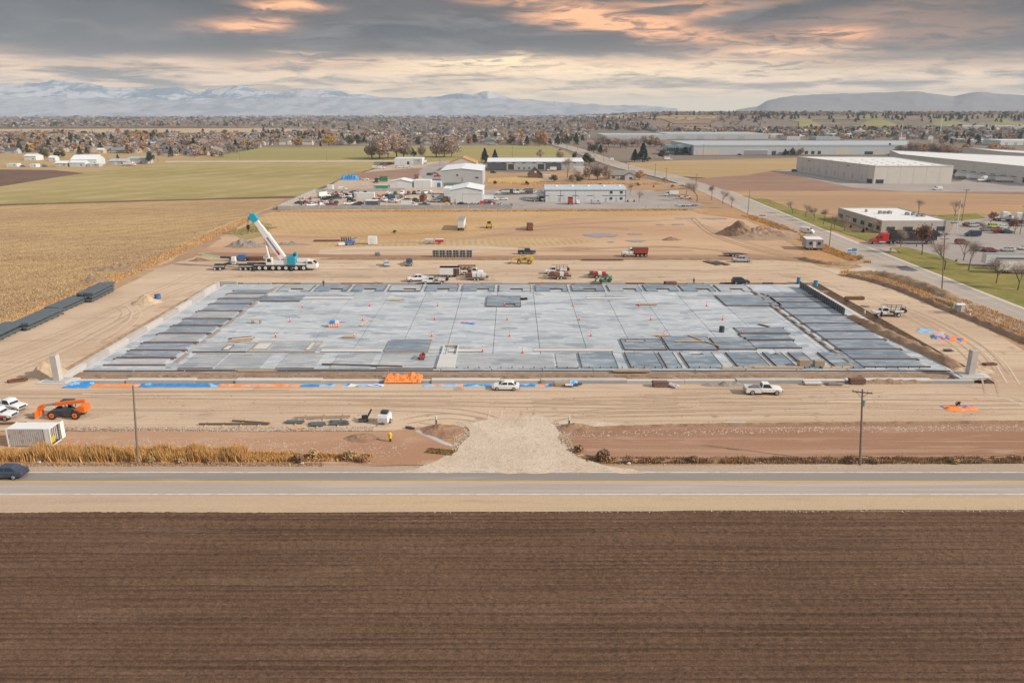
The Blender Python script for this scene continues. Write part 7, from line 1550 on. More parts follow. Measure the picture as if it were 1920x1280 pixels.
# ================================================================ trees and plants
def fmat(name,c,var=.35,rough=.9):
 if name in MATS: return MATS[name]
 m = bpy.data.materials.new(name); m.use_nodes = True; T = NT(m.node_tree); b = T.n['Principled BSDF']
 g = T.node('ShaderNodeNewGeometry'); n = T.noise(g.outputs['Position'],.5,3,.6); isl = g.outputs['Random Per Island']
 f = T.m('ADD',T.m('MULTIPLY',n,.6),T.m('MULTIPLY',isl,.4))
 c1 = T.mix(f,tuple(v * (1 - var) for v in c),tuple(min(1,v * (1 + var)) for v in c))
 oi = T.node('ShaderNodeObjectInfo').outputs['Random']; c1 = T.mix(1.0,c1,T.mix(oi,(.8,.82,.85),(1.2,1.15,1.1)),'MULTIPLY')
 T.put(b.inputs['Base Color'],c1); b.inputs['Roughness'].default_value = rough; b.inputs['Specular IOR Level'].default_value = .1; MATS[name] = m; return m
F_bare = fmat('bare_twigs',(.38,.305,.265),.3); F_bare2 = fmat('bare_twigs_warm',(.38,.285,.235),.3); F_bark = fmat('tree_bark',(.17,.135,.11),.2)
F_org = fmat('rusty_leaves',(.42,.26,.13),.3); F_yel = fmat('yellow_leaves',(.50,.31,.045),.25); F_red = fmat('dark_red_leaves',(.22,.075,.055),.3); F_ever = fmat('evergreen_needles',(.060,.082,.058),.35); F_olive = fmat('olive_leaves',(.11,.115,.055),.3)
def crown_tris(rs,n,size,shape,hollow=.25):
 """n small triangles through the crown's volume, uneven outline; shape(u) -> points"""
 C = shape(rs,n); d = rs.normal(size=(n,3)); d /= np.linalg.norm(d,axis=1)[:,None]; e = rs.normal(size=(n,3)); e -= (e * d).sum(1)[:,None] * d; e /= np.linalg.norm(e,axis=1)[:,None]
 s = size * (.6 + .8 * rs.rand(n))[:,None]
 V = np.empty((n,3,3)); V[:,0] = C - d * s * .5 - e * s * .35; V[:,1] = C + d * s * .5 - e * s * .2; V[:,2] = C + e * s * .55
 return V.reshape(-1,3),np.arange(n * 3).reshape(n,3)
def sh_round(h,r,z0,lumps=9):
 def f(rs,n):
  c = rs.normal(size=(lumps,3)); c /= np.linalg.norm(c,axis=1)[:,None]; c *= (.35 + .4 * rs.rand(lumps))[:,None]
  k = rs.randint(0,lumps,n); p = rs.normal(size=(n,3)); p /= np.linalg.norm(p,axis=1)[:,None]; p = c[k] + p * (.42 * rs.rand(n) ** .4)[:,None]
  hz = (h - z0) / 2; return np.stack([p[:,0] * r,p[:,1] * r,z0 + hz + p[:,2] * hz],1)
 return f
def sh_cone(h,r,z0):
 def f(rs,n):
  t = rs.rand(n) ** .75; a = rs.rand(n) * 6.283; q = (1 - t) * (1 + .25 * np.sin(a * 5 + t * 9)) * np.sqrt(rs.rand(n)) ** .6 + .04; return np.stack([r * q * np.cos(a),r * q * np.sin(a),z0 + t * (h - z0)],1)
 return f
def branches(mb,rs,p,d,L,r,depth,mat,up=.25,spread=.6,minr=.02):
 q = p + d * L; mb.tube(p,q,r,r * .65,mat,4 if r > .06 else 3,cap=False)
 if depth == 0: return [q]
 ends = []; k = 2 if rs.random() < .55 else 3
 for i in range(k):
  n = Vector((rs.uniform(-1,1),rs.uniform(-1,1),rs.uniform(-.5,1) * .6 + up)); nd = (d + n * spread).normalized()
  ends += branches(mb,rs,p + d * L * rs.uniform(.75,1),nd,L * rs.uniform(.62,.82),max(minr,r * .62),depth - 1,mat,up,spread,minr)
 return ends
def tree_proto(kind,seed,h,detail):
 """detail 2: branches to be seen, 1: middle distance, 0: far"""
 rs = np.random.RandomState(seed); rr = random.Random(seed); r = h * {'ever': .30,'pine': .42}.get(kind,.50) * rr.uniform(.85,1.1)
 mat = {'bare': F_bare,'bare2': F_bare2,'rust': F_org,'yellow': F_yel,'red': F_red,'ever': F_ever,'pine': F_ever,'olive': F_olive,'buds': fmat('dry_brown_buds',(.27,.15,.115),.3)}[kind]
 tb = MB(); z0 = h * (.06 if detail < 2 else .15)
 if detail == 2 and kind in ('bare','buds'):
  ends = branches(tb,rr,Vector((0,0,0)),Vector((rr.uniform(-.05,.05),rr.uniform(-.05,.05),1)).normalized(),h * .27,h * .022,5,F_bark,.12,.75)
  P = np.array([[e.x,e.y,e.z] for e in ends]); k = rs.randint(0,len(P),1500 if kind == 'bare' else 900); C = P[k] + rs.normal(size=(len(k),3)) * h * .06; n = len(k)
  V,F = crown_tris(rs,n,h * (.11 if kind == 'bare' else .055),lambda a,b: C); 
  if kind == 'bare':      # thin twigs
   V = V.reshape(-1,3,3); c = V.mean(1,keepdims=True); ax = V[:,1:2] - V[:,0:1]; V[:,2] = V[:,0] + ax[:,0] * .5 + (V[:,2] - V[:,0]) * .035; V = V.reshape(-1,3)
 else:
  tb.tube((0,0,-.1),(0,0,h * .45),h * .022,h * .012,F_bark,5,cap=False)
  if detail >= 1 and kind not in ('ever',):
   for i in range(7 if kind in ('bare','bare2') else 4): a = rr.uniform(0,6.28); tb.tube((0,0,h * rr.uniform(.15,.4)),(r * .6 * math.cos(a),r * .6 * math.sin(a),h * rr.uniform(.5,.85)),h * .012,h * .004,F_bark,3,cap=False)
  n = {2: 1600,1: 800,0: 150}[detail]; size = h * {2: .06,1: .085,0: .16}[detail]
  shp = sh_cone(h,r,h * .08) if kind == 'ever' else sh_round(h,r,z0,7 if detail == 0 else 12)
  if kind in ('bare','bare2'): n = int(n * 2.0); size *= .85
  V,F = crown_tris(rs,n,size,shp)
  if kind in ('bare','bare2') and detail >= 1:
   V = V.reshape(-1,3,3); mid = (V[:,0] + V[:,1]) / 2; V[:,2] = mid + (V[:,2] - mid) * .5; V = V.reshape(-1,3)
 return tb,V,F,mat
TP = {}
def tree_meshes(kind,seed,detail,h=10.0):
 k = (kind,seed,detail)
 if k not in TP:
  tb,V,F,mat = tree_proto(kind,seed * 13 + 5,h,detail)
  if detail == 0:
   tv = np.array(tb.v); tf = []
   for f in tb.f: tf += [(f[0],f[1],f[2])] + ([(f[0],f[2],f[3])] if len(f) == 4 else [])
   VV = np.concatenate([V,tv]); FF = np.concatenate([F,np.array(tf) + len(V)]); TP[k] = (np_mesh('tree',VV,FF,[mat,F_bark],[0] * len(F) + [1] * len(tf)),)
  else: TP[k] = (tb.mesh('trunk',fix=False),np_mesh('crown',V,F,[mat]))
 return TP[k]
def tree(kind,px,py,hpx,label,detail=1,seed=None,group=None,w=1.0,name=None,world=None,cat='tree'):
 p = world or GT(px,py); dep = p.y * math.cos(PITCH) + (CAM_H - p.z) * math.sin(PITCH); h = hpx * dep / FPX if world is None or hpx > 0 else -hpx
 ms = tree_meshes(kind,(rnd.randrange(4) if seed is None else seed),detail); s = h / 10
 name = name or {'ever': 'evergreen_tree','pine': 'pine_tree','bare': 'bare_tree','bare2': 'bare_tree'}.get(kind,'autumn_tree')
 if detail == 0: e = link(name,ms[0]); tag(e,label,cat,group)
 else:
  e = empty(name,(0,0,0),0,label,cat,group); link('trunk',ms[0],e); link('crown',ms[1],e)
 e.location = p; e.rotation_euler = (0,0,rnd.uniform(0,6.28)); e.scale = (s * w,s * w,s); return e
# street and car park trees on the right
for a in [('bare',1771,507,68,'bare street tree standing just behind the tall utility pole',2,0),('bare',1816,507,62,'wide bare street tree on the lawn, right of the one behind the tall utility pole',2,1),('bare',1806,489,50,'bare tree close behind the wide one on the lawn',2,2),
     ('buds',1728,478,66,'slender reddish street tree in front of the black semi trailer',2,0,None,.8),('bare',1689,463,44,'thin bare tree in front of the middle of the black semi trailer',2,3),('bare',1718,463,38,'small bare tree behind the slender reddish one',2,1),
     ('bare',1635,436,34,'bare tree at the office corner above the red semi tractor',2,2),('bare',1583,433,34,'bare lawn tree at the far left window of the office',2,3),('bare',1564,429,30,'bare lawn tree, nearest to the office in the row beside the side road',2,0),('bare',1544,421,34,'bare lawn tree, second from the office in the row beside the side road',2,1),
     ('bare',1526,415,32,'bare lawn tree, third from the office in the row beside the side road',2,2),('bare',1510,408,32,'bare lawn tree, fourth from the office in the row beside the side road',2,3),('bare',1486,401,30,'bare lawn tree, farthest from the office in the row beside the side road',2,0),('bare',1722,400,30,'wide bare tree right behind the office roof',2,1,None,1.3),('bare',1790,406,36,'bare tree between the office and the dark light pole',2,2),
     ('buds',1856,424,30,'round reddish tree in the back of the car park',2,1,None,1.2),('buds',1902,439,34,'round red brown tree at the right side of the car park',2,2),('bare',1840,441,32,'small bare tree on a brown bed in the car park',2,3),('bare',1868,532,62,'pale bare tree in front of the parked trailers, left one',2,0),('bare',1908,545,66,'pale bare tree in front of the parked trailers, right one',2,2),
     ('bare',1181,367,26,'small bare tree at the right end of the workshop',2,1),('bare',1198,379,26,'small bare tree standing alone before the workshop lot',2,2),('bare',1287,366,30,'bare tree by the side road, farthest of the roadside five',2,3),('bare',1307,378,44,'tallest bare tree by the side road near the flatbed trailer',2,0),('bare',1334,375,32,'bare tree by the side road, third of the roadside five',2,1),('bare',1355,382,30,'bare tree by the side road, fourth of the roadside five',2,2),('bare',1371,390,30,'bare tree by the side road, nearest of the roadside five',2,3),
     ('bare',1064,334,44,'big spreading bare tree in front of the long storage hall',2,1,None,1.1)]:
 tree(*a)
for a in [('bare',697,298,36,'bare cottonwood, leftmost of the big clump beyond the yard',1,None,None,1.2),('bare',712,298,40,'bare cottonwood, second from the left in the big clump',1,None,None,1.4),('bare2',728,299,48,'tallest bare cottonwood in the middle of the big clump',1,None,None,1.5),('bare2',744,297,45,'bare cottonwood right of the tallest in the big clump',1,None,None,1.5),('bare2',757,297,36,'bare cottonwood at the right end of the big clump',1,None,None,1.5),('olive',776,295,18,'small dark tree between the two cottonwood clumps'),('bare',793,295,24,'thin bare tree right of the small dark tree'),
     ('bare2',818,295,32,'bare cottonwood, left of the second clump',1,None,None,1.4),('bare2',833,295,38,'broad bare cottonwood, middle of the second clump',1,None,None,1.6),('bare',847,294,33,'bare cottonwood, right of the second clump',1,None,None,1.4),
     ('ever',909,305,26,'dark evergreen at the left end of the long storage hall',1,0,None,1.2),('ever',928,299,18,'smaller dark evergreen behind the roof of the long storage hall',1,1,None,1.3),('olive',1105,309,22,'dark olive tree at the right end of the long storage hall',1,1,None,1.5),('olive',1078,298,14,'dark round tree behind the right end of the storage hall',1,2,None,1.3),('bare',1013,298,18,'bare tree behind the storage hall roof'),('bare2',1050,300,20,'second bare tree behind the storage hall roof'),
     ('olive',1039,342,14,'olive bush at the edge of the weedy plot',1,0,None,1.6),('bare2',1082,340,24,'tangled bare tree left of the brown roofed house'),('olive',1088,342,15,'olive shrub below the tangled bare tree',1,2,None,1.5),('bare2',1104,338,32,'tall bare tree left of the brown roofed house',1,None,None,1.1),('bare2',1120,337,34,'bare brown tree close to the brown roofed house',1,None,None,1.1),('bare',1136,338,28,'bare tree touching the brown roofed house'),('rust',1199,338,18,'rusty bush at the right side of the brown roofed house',1,0,None,1.4),('bare2',1073,342,16,'bare shrub right of the spreading bare tree'),
     ('ever',1205,304,34,'large dark evergreen in the bend of the side road',1,2,None,1.5),('ever',1190,303,22,'dark evergreen leaning on the large one in the road bend',1,1,None,1.5),('olive',1243,298,17,'dark round tree right of the large evergreen',1,0,None,1.4),('ever',1270,291,13,'dark shrub in front of the glass pavilion, left one',1,3,None,2),('ever',1284,290,14,'dark shrub in front of the glass pavilion, right one',1,0,None,2),('olive',1113,287,20,'dark tree beyond the road, left of a pair',1,3,None,1.4),('ever',1126,288,16,'dark evergreen beyond the road, right of a pair',1,1,None,1.4),('bare2',1137,289,14,'brown bush beside the dark pair beyond the road'),
     ('rust',1012,274,30,'tall orange brown poplar beyond the green field',1,1,None,.9),('rust',1021,274,25,'shorter orange brown poplar beside the tall one'),('ever',1045,272,18,'dark evergreen at the far end of the green field',1,0,None,1.4),('ever',1062,271,18,'dark evergreen cluster right of the far end of the green field',1,2,None,1.5),('rust',1226,275,22,'brown leafy tree left of the glass pavilion',1,2,None,1.3),('ever',1666,290,20,'dark round evergreen in front of the end of the long warehouse',1,1,None,1.5),('ever',1472,291,11,'dark small tree before the long warehouse, left of the olive one',1,0,None,1.5),('olive',1487,291,14,'olive tree before the long warehouse',1,1),('rust',1501,291,15,'brown tree before the long warehouse'),('ever',1526,290,9,'low dark tree before the long warehouse, left of a pair',1,2,None,1.6),('ever',1538,290,10,'low dark tree before the long warehouse, right of a pair',1,3,None,1.7),('ever',1670,297,8,'dark bush behind the first tan warehouse',1,3,None,2),
     ('yellow',617,275,22,'round bright yellow tree at the edge of the suburb',1,0,None,1.25),('rust',562,276,20,'round rusty brown tree left of the bright yellow one',1,1,None,1.3),('rust',612,256,16,'orange brown tree behind the bright yellow one',1,2,None,1.2),('red',597,259,9,'dark red tree above the bright yellow one',1,0,None,1.5),('ever',601,275,10,'small dark green tree at the foot of the yellow one'),('olive',655,272,18,'dark green leafy tree right of the bright yellow one',1,0,None,1.3),('rust',686,262,18,'orange tree behind the cottonwood clump',1,3,None,1.3),('yellow',460,277,15,'smaller yellow tree at the left part of the suburb',1,1,None,1.3),('rust',430,262,14,'orange tree above the left end of the green field',1,0,None,1.2),('bare',430,287,20,'pale bare tree at the left end of the far green field',1,None,None,1.3),('bare',445,287,14,'low bare tree right of the pale one at the green field'),('bare',640,274,14,'bare tree between the yellow and the dark green tree'),
     ('pine',282,308,24,'dark spreading pine at the farm beside the sage roofed shed',1,0,None,.9),('ever',221,298,9,'small dark conifer behind the grey roofed farm shed',1,1,None,1.2),('olive',84,297,20,'dark evergreen behind the farm, first of the row',1,1,None,1.1),('olive',108,296,16,'dark evergreen behind the farm, second of the row',1,2,None,1.1),('olive',119,296,15,'dark evergreen behind the farm, third of the row',1,3),('ever',150,290,14,'dark evergreen behind the farm, fourth of the row',1,2,None,1.6),('ever',163,289,12,'dark evergreen behind the farm, fifth of the row',1,0,None,1.6),('ever',129,281,14,'dark evergreen above the farm row',1,0,None,1.4),('rust',232,280,22,'orange brown tree behind the farm, near the long grey roof',1,1,None,1.2),('rust',268,270,26,'big rusty tree above the sage roofed shed',1,2,None,1.2),('rust',250,266,20,'rusty tree left of the big rusty one',1,3,None,1.2),('ever',196,261,12,'dark evergreen left of the rusty tree group',1,1,None,1.7),('rust',80,262,16,'orange tree at the tan field on the far left',1,2,None,1.6),('rust',45,269,18,'brown orange tree at the far left behind the farm',1,3,None,1.2),('bare2',30,268,22,'bare brown tree at the far left behind the farm',1,None,None,1.4),('rust',305,262,14,'rusty tree right of the big rusty one',1,1,None,1.4),('rust',220,252,13,'rusty tree at the far edge of the tan strip',1,1),('olive',215,279,17,'olive tree left of the orange brown one behind the farm',1,0,None,1.1)]:
 tree(*a)
for i in range(16): tree('bare2' if i % 3 else 'rust',1692 + i * 13.2,292 + rnd.uniform(-2,2) + (i > 6) * 3,22 + rnd.uniform(-4,5),'bare brown thicket tree between the warehouses, %s from the left' % ORD[i],1,None,'bare thicket between the warehouses',1.6)
for i in range(13): tree('bare' if i % 2 else 'bare2',1108 + i * 11,276 + rnd.uniform(-2,1.5),16 + rnd.uniform(-3,4),'bare tree in the hedge before the far pale warehouse, %s from the left' % ORD[i],1,None,'bare hedge before the far warehouse',1.7)
# shrubs
def shrub(px,py,hpx,kind,label,w=1.5): return tree(kind,px,py,hpx,label,1,None,None,w,'shrub',cat='shrub')
for px,py,hp,k,lab in [(928,346,8,'red','dark red brown shrub, leftmost on the weedy strip'),(989,347,8,'red','dark red brown shrub below the dark barn'),(1197,349,7,'rust','rusty shrub, second from the road on the weedy strip'),(1246,341,8,'rust','rusty shrub beside the side road'),(1261,352,6,'rust','small rusty shrub nearer along the side road'),(1226,351,4,'rust','tiny rusty shrub in the middle of the weedy strip'),(1177,379,5,'ever','clipped dark bush at the workshop corner'),(1189,379,5,'ever','second clipped dark bush right of the workshop'),(1125,348,5,'red','low red brown shrub behind the workshop roof'),
  (1618,436,8,'ever','low dark bush at the office front left'),(1595,427,6,'ever','low dark bush along the office side wall'),(1625,432,6,'ever','second low dark bush along the office side wall'),(1370 + 405,441,4,'red','dark low bush right of the office front, near the flagpole'),(1793,491,6,'rust','round rusty bush at the edge of the verge lawn'),(986,396,3.5,'ever','small dark weed by the yard fence'),(1148,336 + 60 - 1,3,'ever','tiny dark weed on the stubble by the yard fence'),(740,437,6,'olive','lone weed clump on the stubble behind the site'),(740,438,3,'rust','dry tuft at the lone weed clump')]: shrub(px,py,hp,k,lab)
# ================================================================ town and far country
def drape(name,pts,mat,z):
 P = [(GT(*p)) for p in pts]; zc = z; mb = MB()
 n = 24; # quad strip between first half and second half of the outline
 k = len(pts) // 2; A_,B_ = [Vector(p) for p in pts[:k]],[Vector(p) for p in pts[k:][::-1]]
 def along(L,t): t *= (len(L) - 1); i = min(int(t),len(L) - 2); return L[i].lerp(L[i + 1],t - i)
 V = []
 for i in range(n + 1):
  for j in range(9):
   a = along(A_,i / n).lerp(along(B_,i / n),j / 8); p = GT(a.x,a.y); V.append((p.x,p.y,terrain(p.x,p.y) + z))
 mb.add(V,[(i * 9 + j,(i + 1) * 9 + j,(i + 1) * 9 + j + 1,i * 9 + j + 1) for i in range(n) for j in range(8)],mat); o = mb.build(name,fix=False); tag(o,None,None,None,'structure')
sheet('tan_field_strip',[(-300,243),(0,242),(480,240.5),(640,243.5),(640,246),(480,249),(0,251.5),(-300,252)],.1,gmat('pale_tan_field',(.50,.37,.22),(.44,.32,.19),big=.006,fine=.3,fine_amt=.1,bump=0),0,10)
sheet('brown_field_strip',[(-300,239.5),(0,239),(350,237.5),(480,239.5),(0,242),(-300,243)],.14,M_plough,0,10)
M_golf = gmat('golf_green',(.22,.215,.085),(.28,.25,.11),(.34,.28,.16),big=.004,mid=.012,fine=.1,fine_amt=.15,bump=0)
drape('golf_course',[(1500,230),(1650,232),(1780,233),(1980,234),(1980,224),(1780,222),(1650,219),(1480,219.5)],M_golf,.5)
drape('golf_course',[(1070,222),(1180,222.5),(1260,222),(1350,219),(1340,217.5),(1250,216),(1150,216.5),(1080,219)],gmat('dry_hill_grass',(.33,.27,.13),(.38,.29,.16),big=.005,fine=.1,fine_amt=.15,bump=0),.5)
drape('field_on_rise',[(1240,229),(1330,229),(1400,228),(1400,225),(1330,224.5),(1240,226)],M_mud,.6)
drape('town_street',[(1830,236.5),(1900,238),(1990,238.5),(1990,234.8),(1900,234.5),(1830,234)],M_asphd,.7)
XB = [(130,'by the left farm lane'),(260,'behind the white barn'),(400,'beyond the dark farm pine'),(540,'left of the yellow tree'),(700,'by the yellow tree'),(860,'behind the bare cottonwoods'),(1030,'beyond the storage hall'),(1180,'where the side road fades away'),(1400,'behind the far warehouse'),(1650,'above the first warehouse'),(2200,'above the second warehouse')]
def region(px,py):
 n = next(t for x,t in XB if px < x); return ('close ' if py > 262 else 'midway ' if py > 246 else 'far off ') + n
KD = dict(bare='bare grey tree',bare2='bare brownish tree',rust='rusty orange tree',yellow='yellow tree',red='dark red tree',ever='dark evergreen',olive='olive green tree')
def allowed(px,py):
 if py > 272.5 and px > 480: return False
 if py > 284: return px < 420 and not (0 < px < 300 and py > 288)
 if 238.5 < py < 252 and px < 490: return False
 if 242 < py < 247.5 and px < 640: return False
 if 1100 < px < 1460 and py > 245.5: return False
 if 1230 < px < 1760 and 262 < py: return False
 if px > 1760 and py > 275: return False
 if 1460 < px and 218.5 < py < 236: return False
 if 1060 < px < 1350 and 215.5 < py < 222.5: return False
 if px > 1790 and 236 < py < 240.5: return False
 if 1005 < px < 1110 and py > 262 and abs(px - (1010 + (py - 260) * 3.1)) < 12: return False
 return True
rs = random.Random(77); cand = []
while len(cand) < 5200:
 px = rs.uniform(-120,2040); u = rs.random(); py = 214.2 + 82 * u ** 2.0
 if px > 1050 and py < 232: py = rs.uniform(208.8,232)
 if not allowed(px,py): continue
 dens = 1.0 if py < 262 else .8
 if 620 < px < 1000 and 246 < py < 262: dens = .35
 if rs.random() > dens: continue
 k = rs.choices(['bare','bare2','rust','yellow','red','ever','olive'],[30,30,12,1.6,2,11 if px < 1050 else 24,8])[0]; cand.append((px,py,k))
houses = []
while len(houses) < 950:
 px = rs.uniform(-100,1960); py = 216 + 76 * rs.random() ** 1.7
 if px > 1050: py = rs.uniform(236,262)
 if not allowed(px,py) or (px > 1050 and rs.random() < .5): continue
 houses.append((px,py))
 if 600 < px < 1000 and 236 < py < 262 and rs.random() < .8: houses.append((px + rs.uniform(-8,8),min(270,max(216,py + rs.uniform(-1,1)))))
cand.sort(key=lambda t: -t[1]); houses.sort(key=lambda t: -t[1])
from collections import defaultdict
def label_sets(items,desc,reg):
 """labels with the place in the row of alike things of the same area"""
 g = defaultdict(list)
 for i,it in enumerate(items): g[(desc(it),reg(it))].append(i)
 out = {}
 for (d,r),ids in g.items():
  ids.sort(key=lambda i: items[i][0])
  for n,i in enumerate(ids): out[i] = ('%s %s, %s from left' % (d,r,ORD[n]) if len(ids) > 1 else '%s %s' % (d,r))
 return out
TN = [c for c in cand if -60 < c[0] < 1980][:230]; tl = label_sets(TN,lambda t: KD[t[2]],lambda t: region(t[0],t[1])); keep = set(id(c) for c in TN)
for i,(px,py,k) in enumerate(TN):
 p = GT(px,py); p.z -= .4; h = rs.uniform(7,13) * (.8 if k in ('red','olive') else 1)
 tree(k,px,py,-h,tl[i],0,None,'trees scattered through the town',rs.uniform(1.0,1.4),world=p)
def merge(name,meshes_idx,mats,kind='stuff'):
 Vs,Fs,Ms = [],[],[]; off = 0
 for (V,F,M,mat4) in meshes_idx:
  W_ = V @ mat4[:3,:3].T + mat4[:3,3]; Vs.append(W_); Fs.append(F + off); Ms.append(M); off += len(V)
 o = link(name,np_mesh(name,np.concatenate(Vs),np.concatenate(Fs),mats,np.concatenate(Ms))); return tag(o,None,None,None,kind)
farmats = [F_bare,F_bare2,F_org,F_yel,F_red,F_ever,F_olive]; fk = ['bare','bare2','rust','yellow','red','ever','olive']; FP = {}
for k in fk:
 for s in range(3): _,V,F,m = tree_proto(k,s * 7 + 3,10,0); n = 70; r0 = np.random.RandomState(s); sel = r0.permutation(len(F))[:n]; V = V.reshape(-1,3,3)[sel]; c = V.mean(1,keepdims=True); V = (c + (V - c) * 1.5).reshape(-1,3); FP[(k,s)] = (V,np.arange(n * 3).reshape(n,3),np.full(n,fk.index(k)))
L = []
def m4(p,s,w,a):
 c,si = math.cos(a),math.sin(a); M = np.eye(4); M[:3,:3] = np.array([[c * w,-si * w,0],[si * w,c * w,0],[0,0,s]]); M[:3,3] = p; return M
for c in cand:
 if id(c) in keep: continue
 p = GT(c[0],c[1]); s = rs.uniform(.65,1.25) * (1 if c[1] > 225 else 1.15); L.append((*FP[(c[2],rs.randrange(3))],m4((p.x,p.y,p.z - .4),s,s * rs.uniform(1.1,1.6),rs.uniform(0,6.28))))
# golf course trees and the line of trees on the rise
for _ in range(150):
 px,py = rs.uniform(1380,1980),rs.uniform(218,222); p = GT(px,py); L.append((*FP[('ever',rs.randrange(3))],m4((p.x,p.y,p.z - .4),.9,1.3,0)))
for _ in range(60):
 px,py = rs.uniform(1460,1980),rs.uniform(223,234); p = GT(px,py); L.append((*FP[(rs.choice(['ever','olive','rust']),rs.randrange(3))],m4((p.x,p.y,p.z - .4),.7,1.1,0)))
for _ in range(1500):      # distant woods right to the foot of the mountains
 a = R(rs.uniform(-42,42)); d = rs.uniform(2600,8300); x,y = d * math.sin(a),d * math.cos(a); z = terrain(x,y); L.append((*FP[(rs.choice(['bare','bare2','bare','ever','olive']),rs.randrange(3))],m4((x,y,z - .4),rs.uniform(.9,1.4),rs.uniform(2.5,5),rs.uniform(0,6))))
merge('distant_trees',L,farmats)
# houses
HM = {}
W_far,W_far2 = wmat('town_white',(.46,.46,.46)),wmat('town_grey',(.33,.32,.31)); roofs = [wmat('slate_roof',(.105,.115,.135),var=.15),R_shin2,wmat('grey_roof',(.20,.20,.205),var=.1),wmat('brown_roof',(.17,.125,.10),var=.15)]; walls = [W_far,W_far2,W_sid2,W_tan]
def house_geo(w,d,h,rh,wall,roof,lod):
 wb,rb_ = MB(),MB()
 wb.prism([(-w / 2,0),(w / 2,0),(w / 2,h),(0,h + rh),(-w / 2,h)],-d / 2,d / 2,wall)
 k = rh / (w / 2)
 for s in (-1,1): rb_.prism([(s * (w / 2 + .5),h - .5 * k + .05),(0,h + rh + .05),(0,h + rh + .25),(s * (w / 2 + .5),h - .5 * k + .25)],-d / 2 - .5,d / 2 + .5,roof)
 wg = MB(); wg.prism([(-d * .2 - 3,0),(-d * .2 + 3,0),(-d * .2 + 3,h * .8),(-d * .2,h * .8 + 1.6),(-d * .2 - 3,h * .8)],-w / 2 - 4.5,-w / 2 + .3,wall)
 return wb,rb_,wg
HN = houses[:170]; hd = {}
def hdesc(t): return ['slate roofed white house','brown roofed pale house','grey roofed house','dark brown roofed house'][int(t[0] * 7 + t[1] * 13) % 4]
hl_ = label_sets(HN,hdesc,lambda t: region(t[0],t[1]))
for i,(px,py) in enumerate(HN):
 v = int(px * 7 + py * 13) % 4
 if v not in HM:
  wb,rb_,wg = house_geo(9.5,13,3.4 + (v % 2) * 1.6,2.6,[W_far,W_cream,W_far2,W_sid2][v],[roofs[0],roofs[1],roofs[2],roofs[3]][v],1)
  wn = MB(); wn.box(-2.6,-1.4,-6.56,-6.5,1.2,2.5,W_win); wn2 = MB(); wn2.box(1.2,3.6,-6.56,-6.5,.2,2.6,W_door); wn3 = MB(); wn3.box(-.5,.4,-6.56,-6.5,.1,2.2,W_pale)
  HM[v] = [('wall',wb.mesh('wall')),('roof',rb_.mesh('roof')),('wing',wg.mesh('wing')),('window',wn.mesh('window')),('garage_door',wn2.mesh('garage_door')),('door',wn3.mesh('door'))]
 p = GT(px,py); e = empty('house',(p.x,p.y,p.z - .1),R(rs.choice([0,90,180,270]) + rs.uniform(-15,15)),hl_[i],'house','houses of the town')
 for nm,me in HM[v]: link(nm,me,e)
L = []; hm = walls[:4] + roofs
def tri(mb_list):
 V,F,M = [],[],[]; o = 0
 for mb,mi in mb_list:
  for f in mb.f:
   for q in range(1,len(f) - 1): F.append((f[0] + o,f[q] + o,f[q + 1] + o)); M.append(mi)
  V += mb.v; o += len(mb.v)
 return np.array(V),np.array(F),np.array(M)
HG = []
for v in range(8):
 wb,rb_,wg = house_geo(9.5 + v % 3,13 + v % 2 * 3,3.2 + (v % 2) * 1.8,2.6,None,None,0); HG.append(tri([(wb,[0,3,1,2][v % 4]),(rb_,4 + [0,0,2,3,0,1,0,2][v]),(wg,[0,3,1,2][v % 4])]))
for px,py in houses[170:]:
 p = GT(px,py); L.append((*HG[rs.randrange(8)],m4((p.x,p.y,p.z),1,1,rs.choice([0,1.57,3.14,4.71]) + rs.uniform(-.3,.3))))
for _ in range(260):
 px,py = rs.choice([(rs.uniform(0,620),rs.uniform(215.5,222)),(rs.uniform(700,1130),rs.uniform(213.5,222))]); p = GT(px,py); g_ = HG[rs.randrange(8)]; L.append((g_[0],g_[1],np.where(g_[2] >= 4,rs.choice([0,3,6]),g_[2]),m4((p.x,p.y,p.z),1.3,rs.uniform(1.5,4),rs.uniform(0,3))))
merge('distant_houses',L,hm)
# poles and masts far off
for px,py,hp,lab in [(1688,267,32,'tall white mast among the trees above the second warehouse'),(1765,235,30,'far lattice mast on the golf green'),(1746,272,14,'far light mast by the thicket')]:
 p = GT(px,py); dep = p.y; mb = MB(); mb.tube((0,0,0),(0,0,hp * dep / FPX),.6 * dep / 1100,.3 * dep / 1100,M_white,6); tag(mb.build('mast',None,p),lab,'mast')
for i,(px,py,hp) in enumerate([(613,302,18),(825,311,34),(961,297,22),(1106,348 - 8,30),(1137,333,22),(1228,334,26),(1249,335,20),(1178,328,20),(1132,304,18),(1083,283,12),(1063,285,12),(297,306,20),(450,302,20),(1318,294,22),(1496,290,20),(1305,348,22),(1115,307,16)]):
 p = G(px,py); h = hp * (p.y) / FPX; e = empty('utility_pole',(p.x,p.y,0),0,'thin far utility pole ' + ['at the edge of the green field','on the lane beside the tall metal building','behind the long storage hall roof','in the bare trees left of the house','left of the brown roofed house','at the bend of the side road, left of a pair','at the bend of the side road, right of a pair','behind the brown roofed house','by the road before the dark pair of trees','near the far end of the green field','at the fading end of the side road','at the farm beside the dark pine','on the field path','before the glass pavilion','before the long pale warehouse','at the roadside bare trees','by the dark olive tree'][i],'pole','far utility poles')
 mb = MB(); mb.tube((0,0,0),(0,0,h),.2,.12,M_wood,5); mb.build('pole',e); mb = MB(); mb.box(-1.1,1.1,-.08,.08,h - .8,h - .65,M_wood); mb.build('crossarm',e)
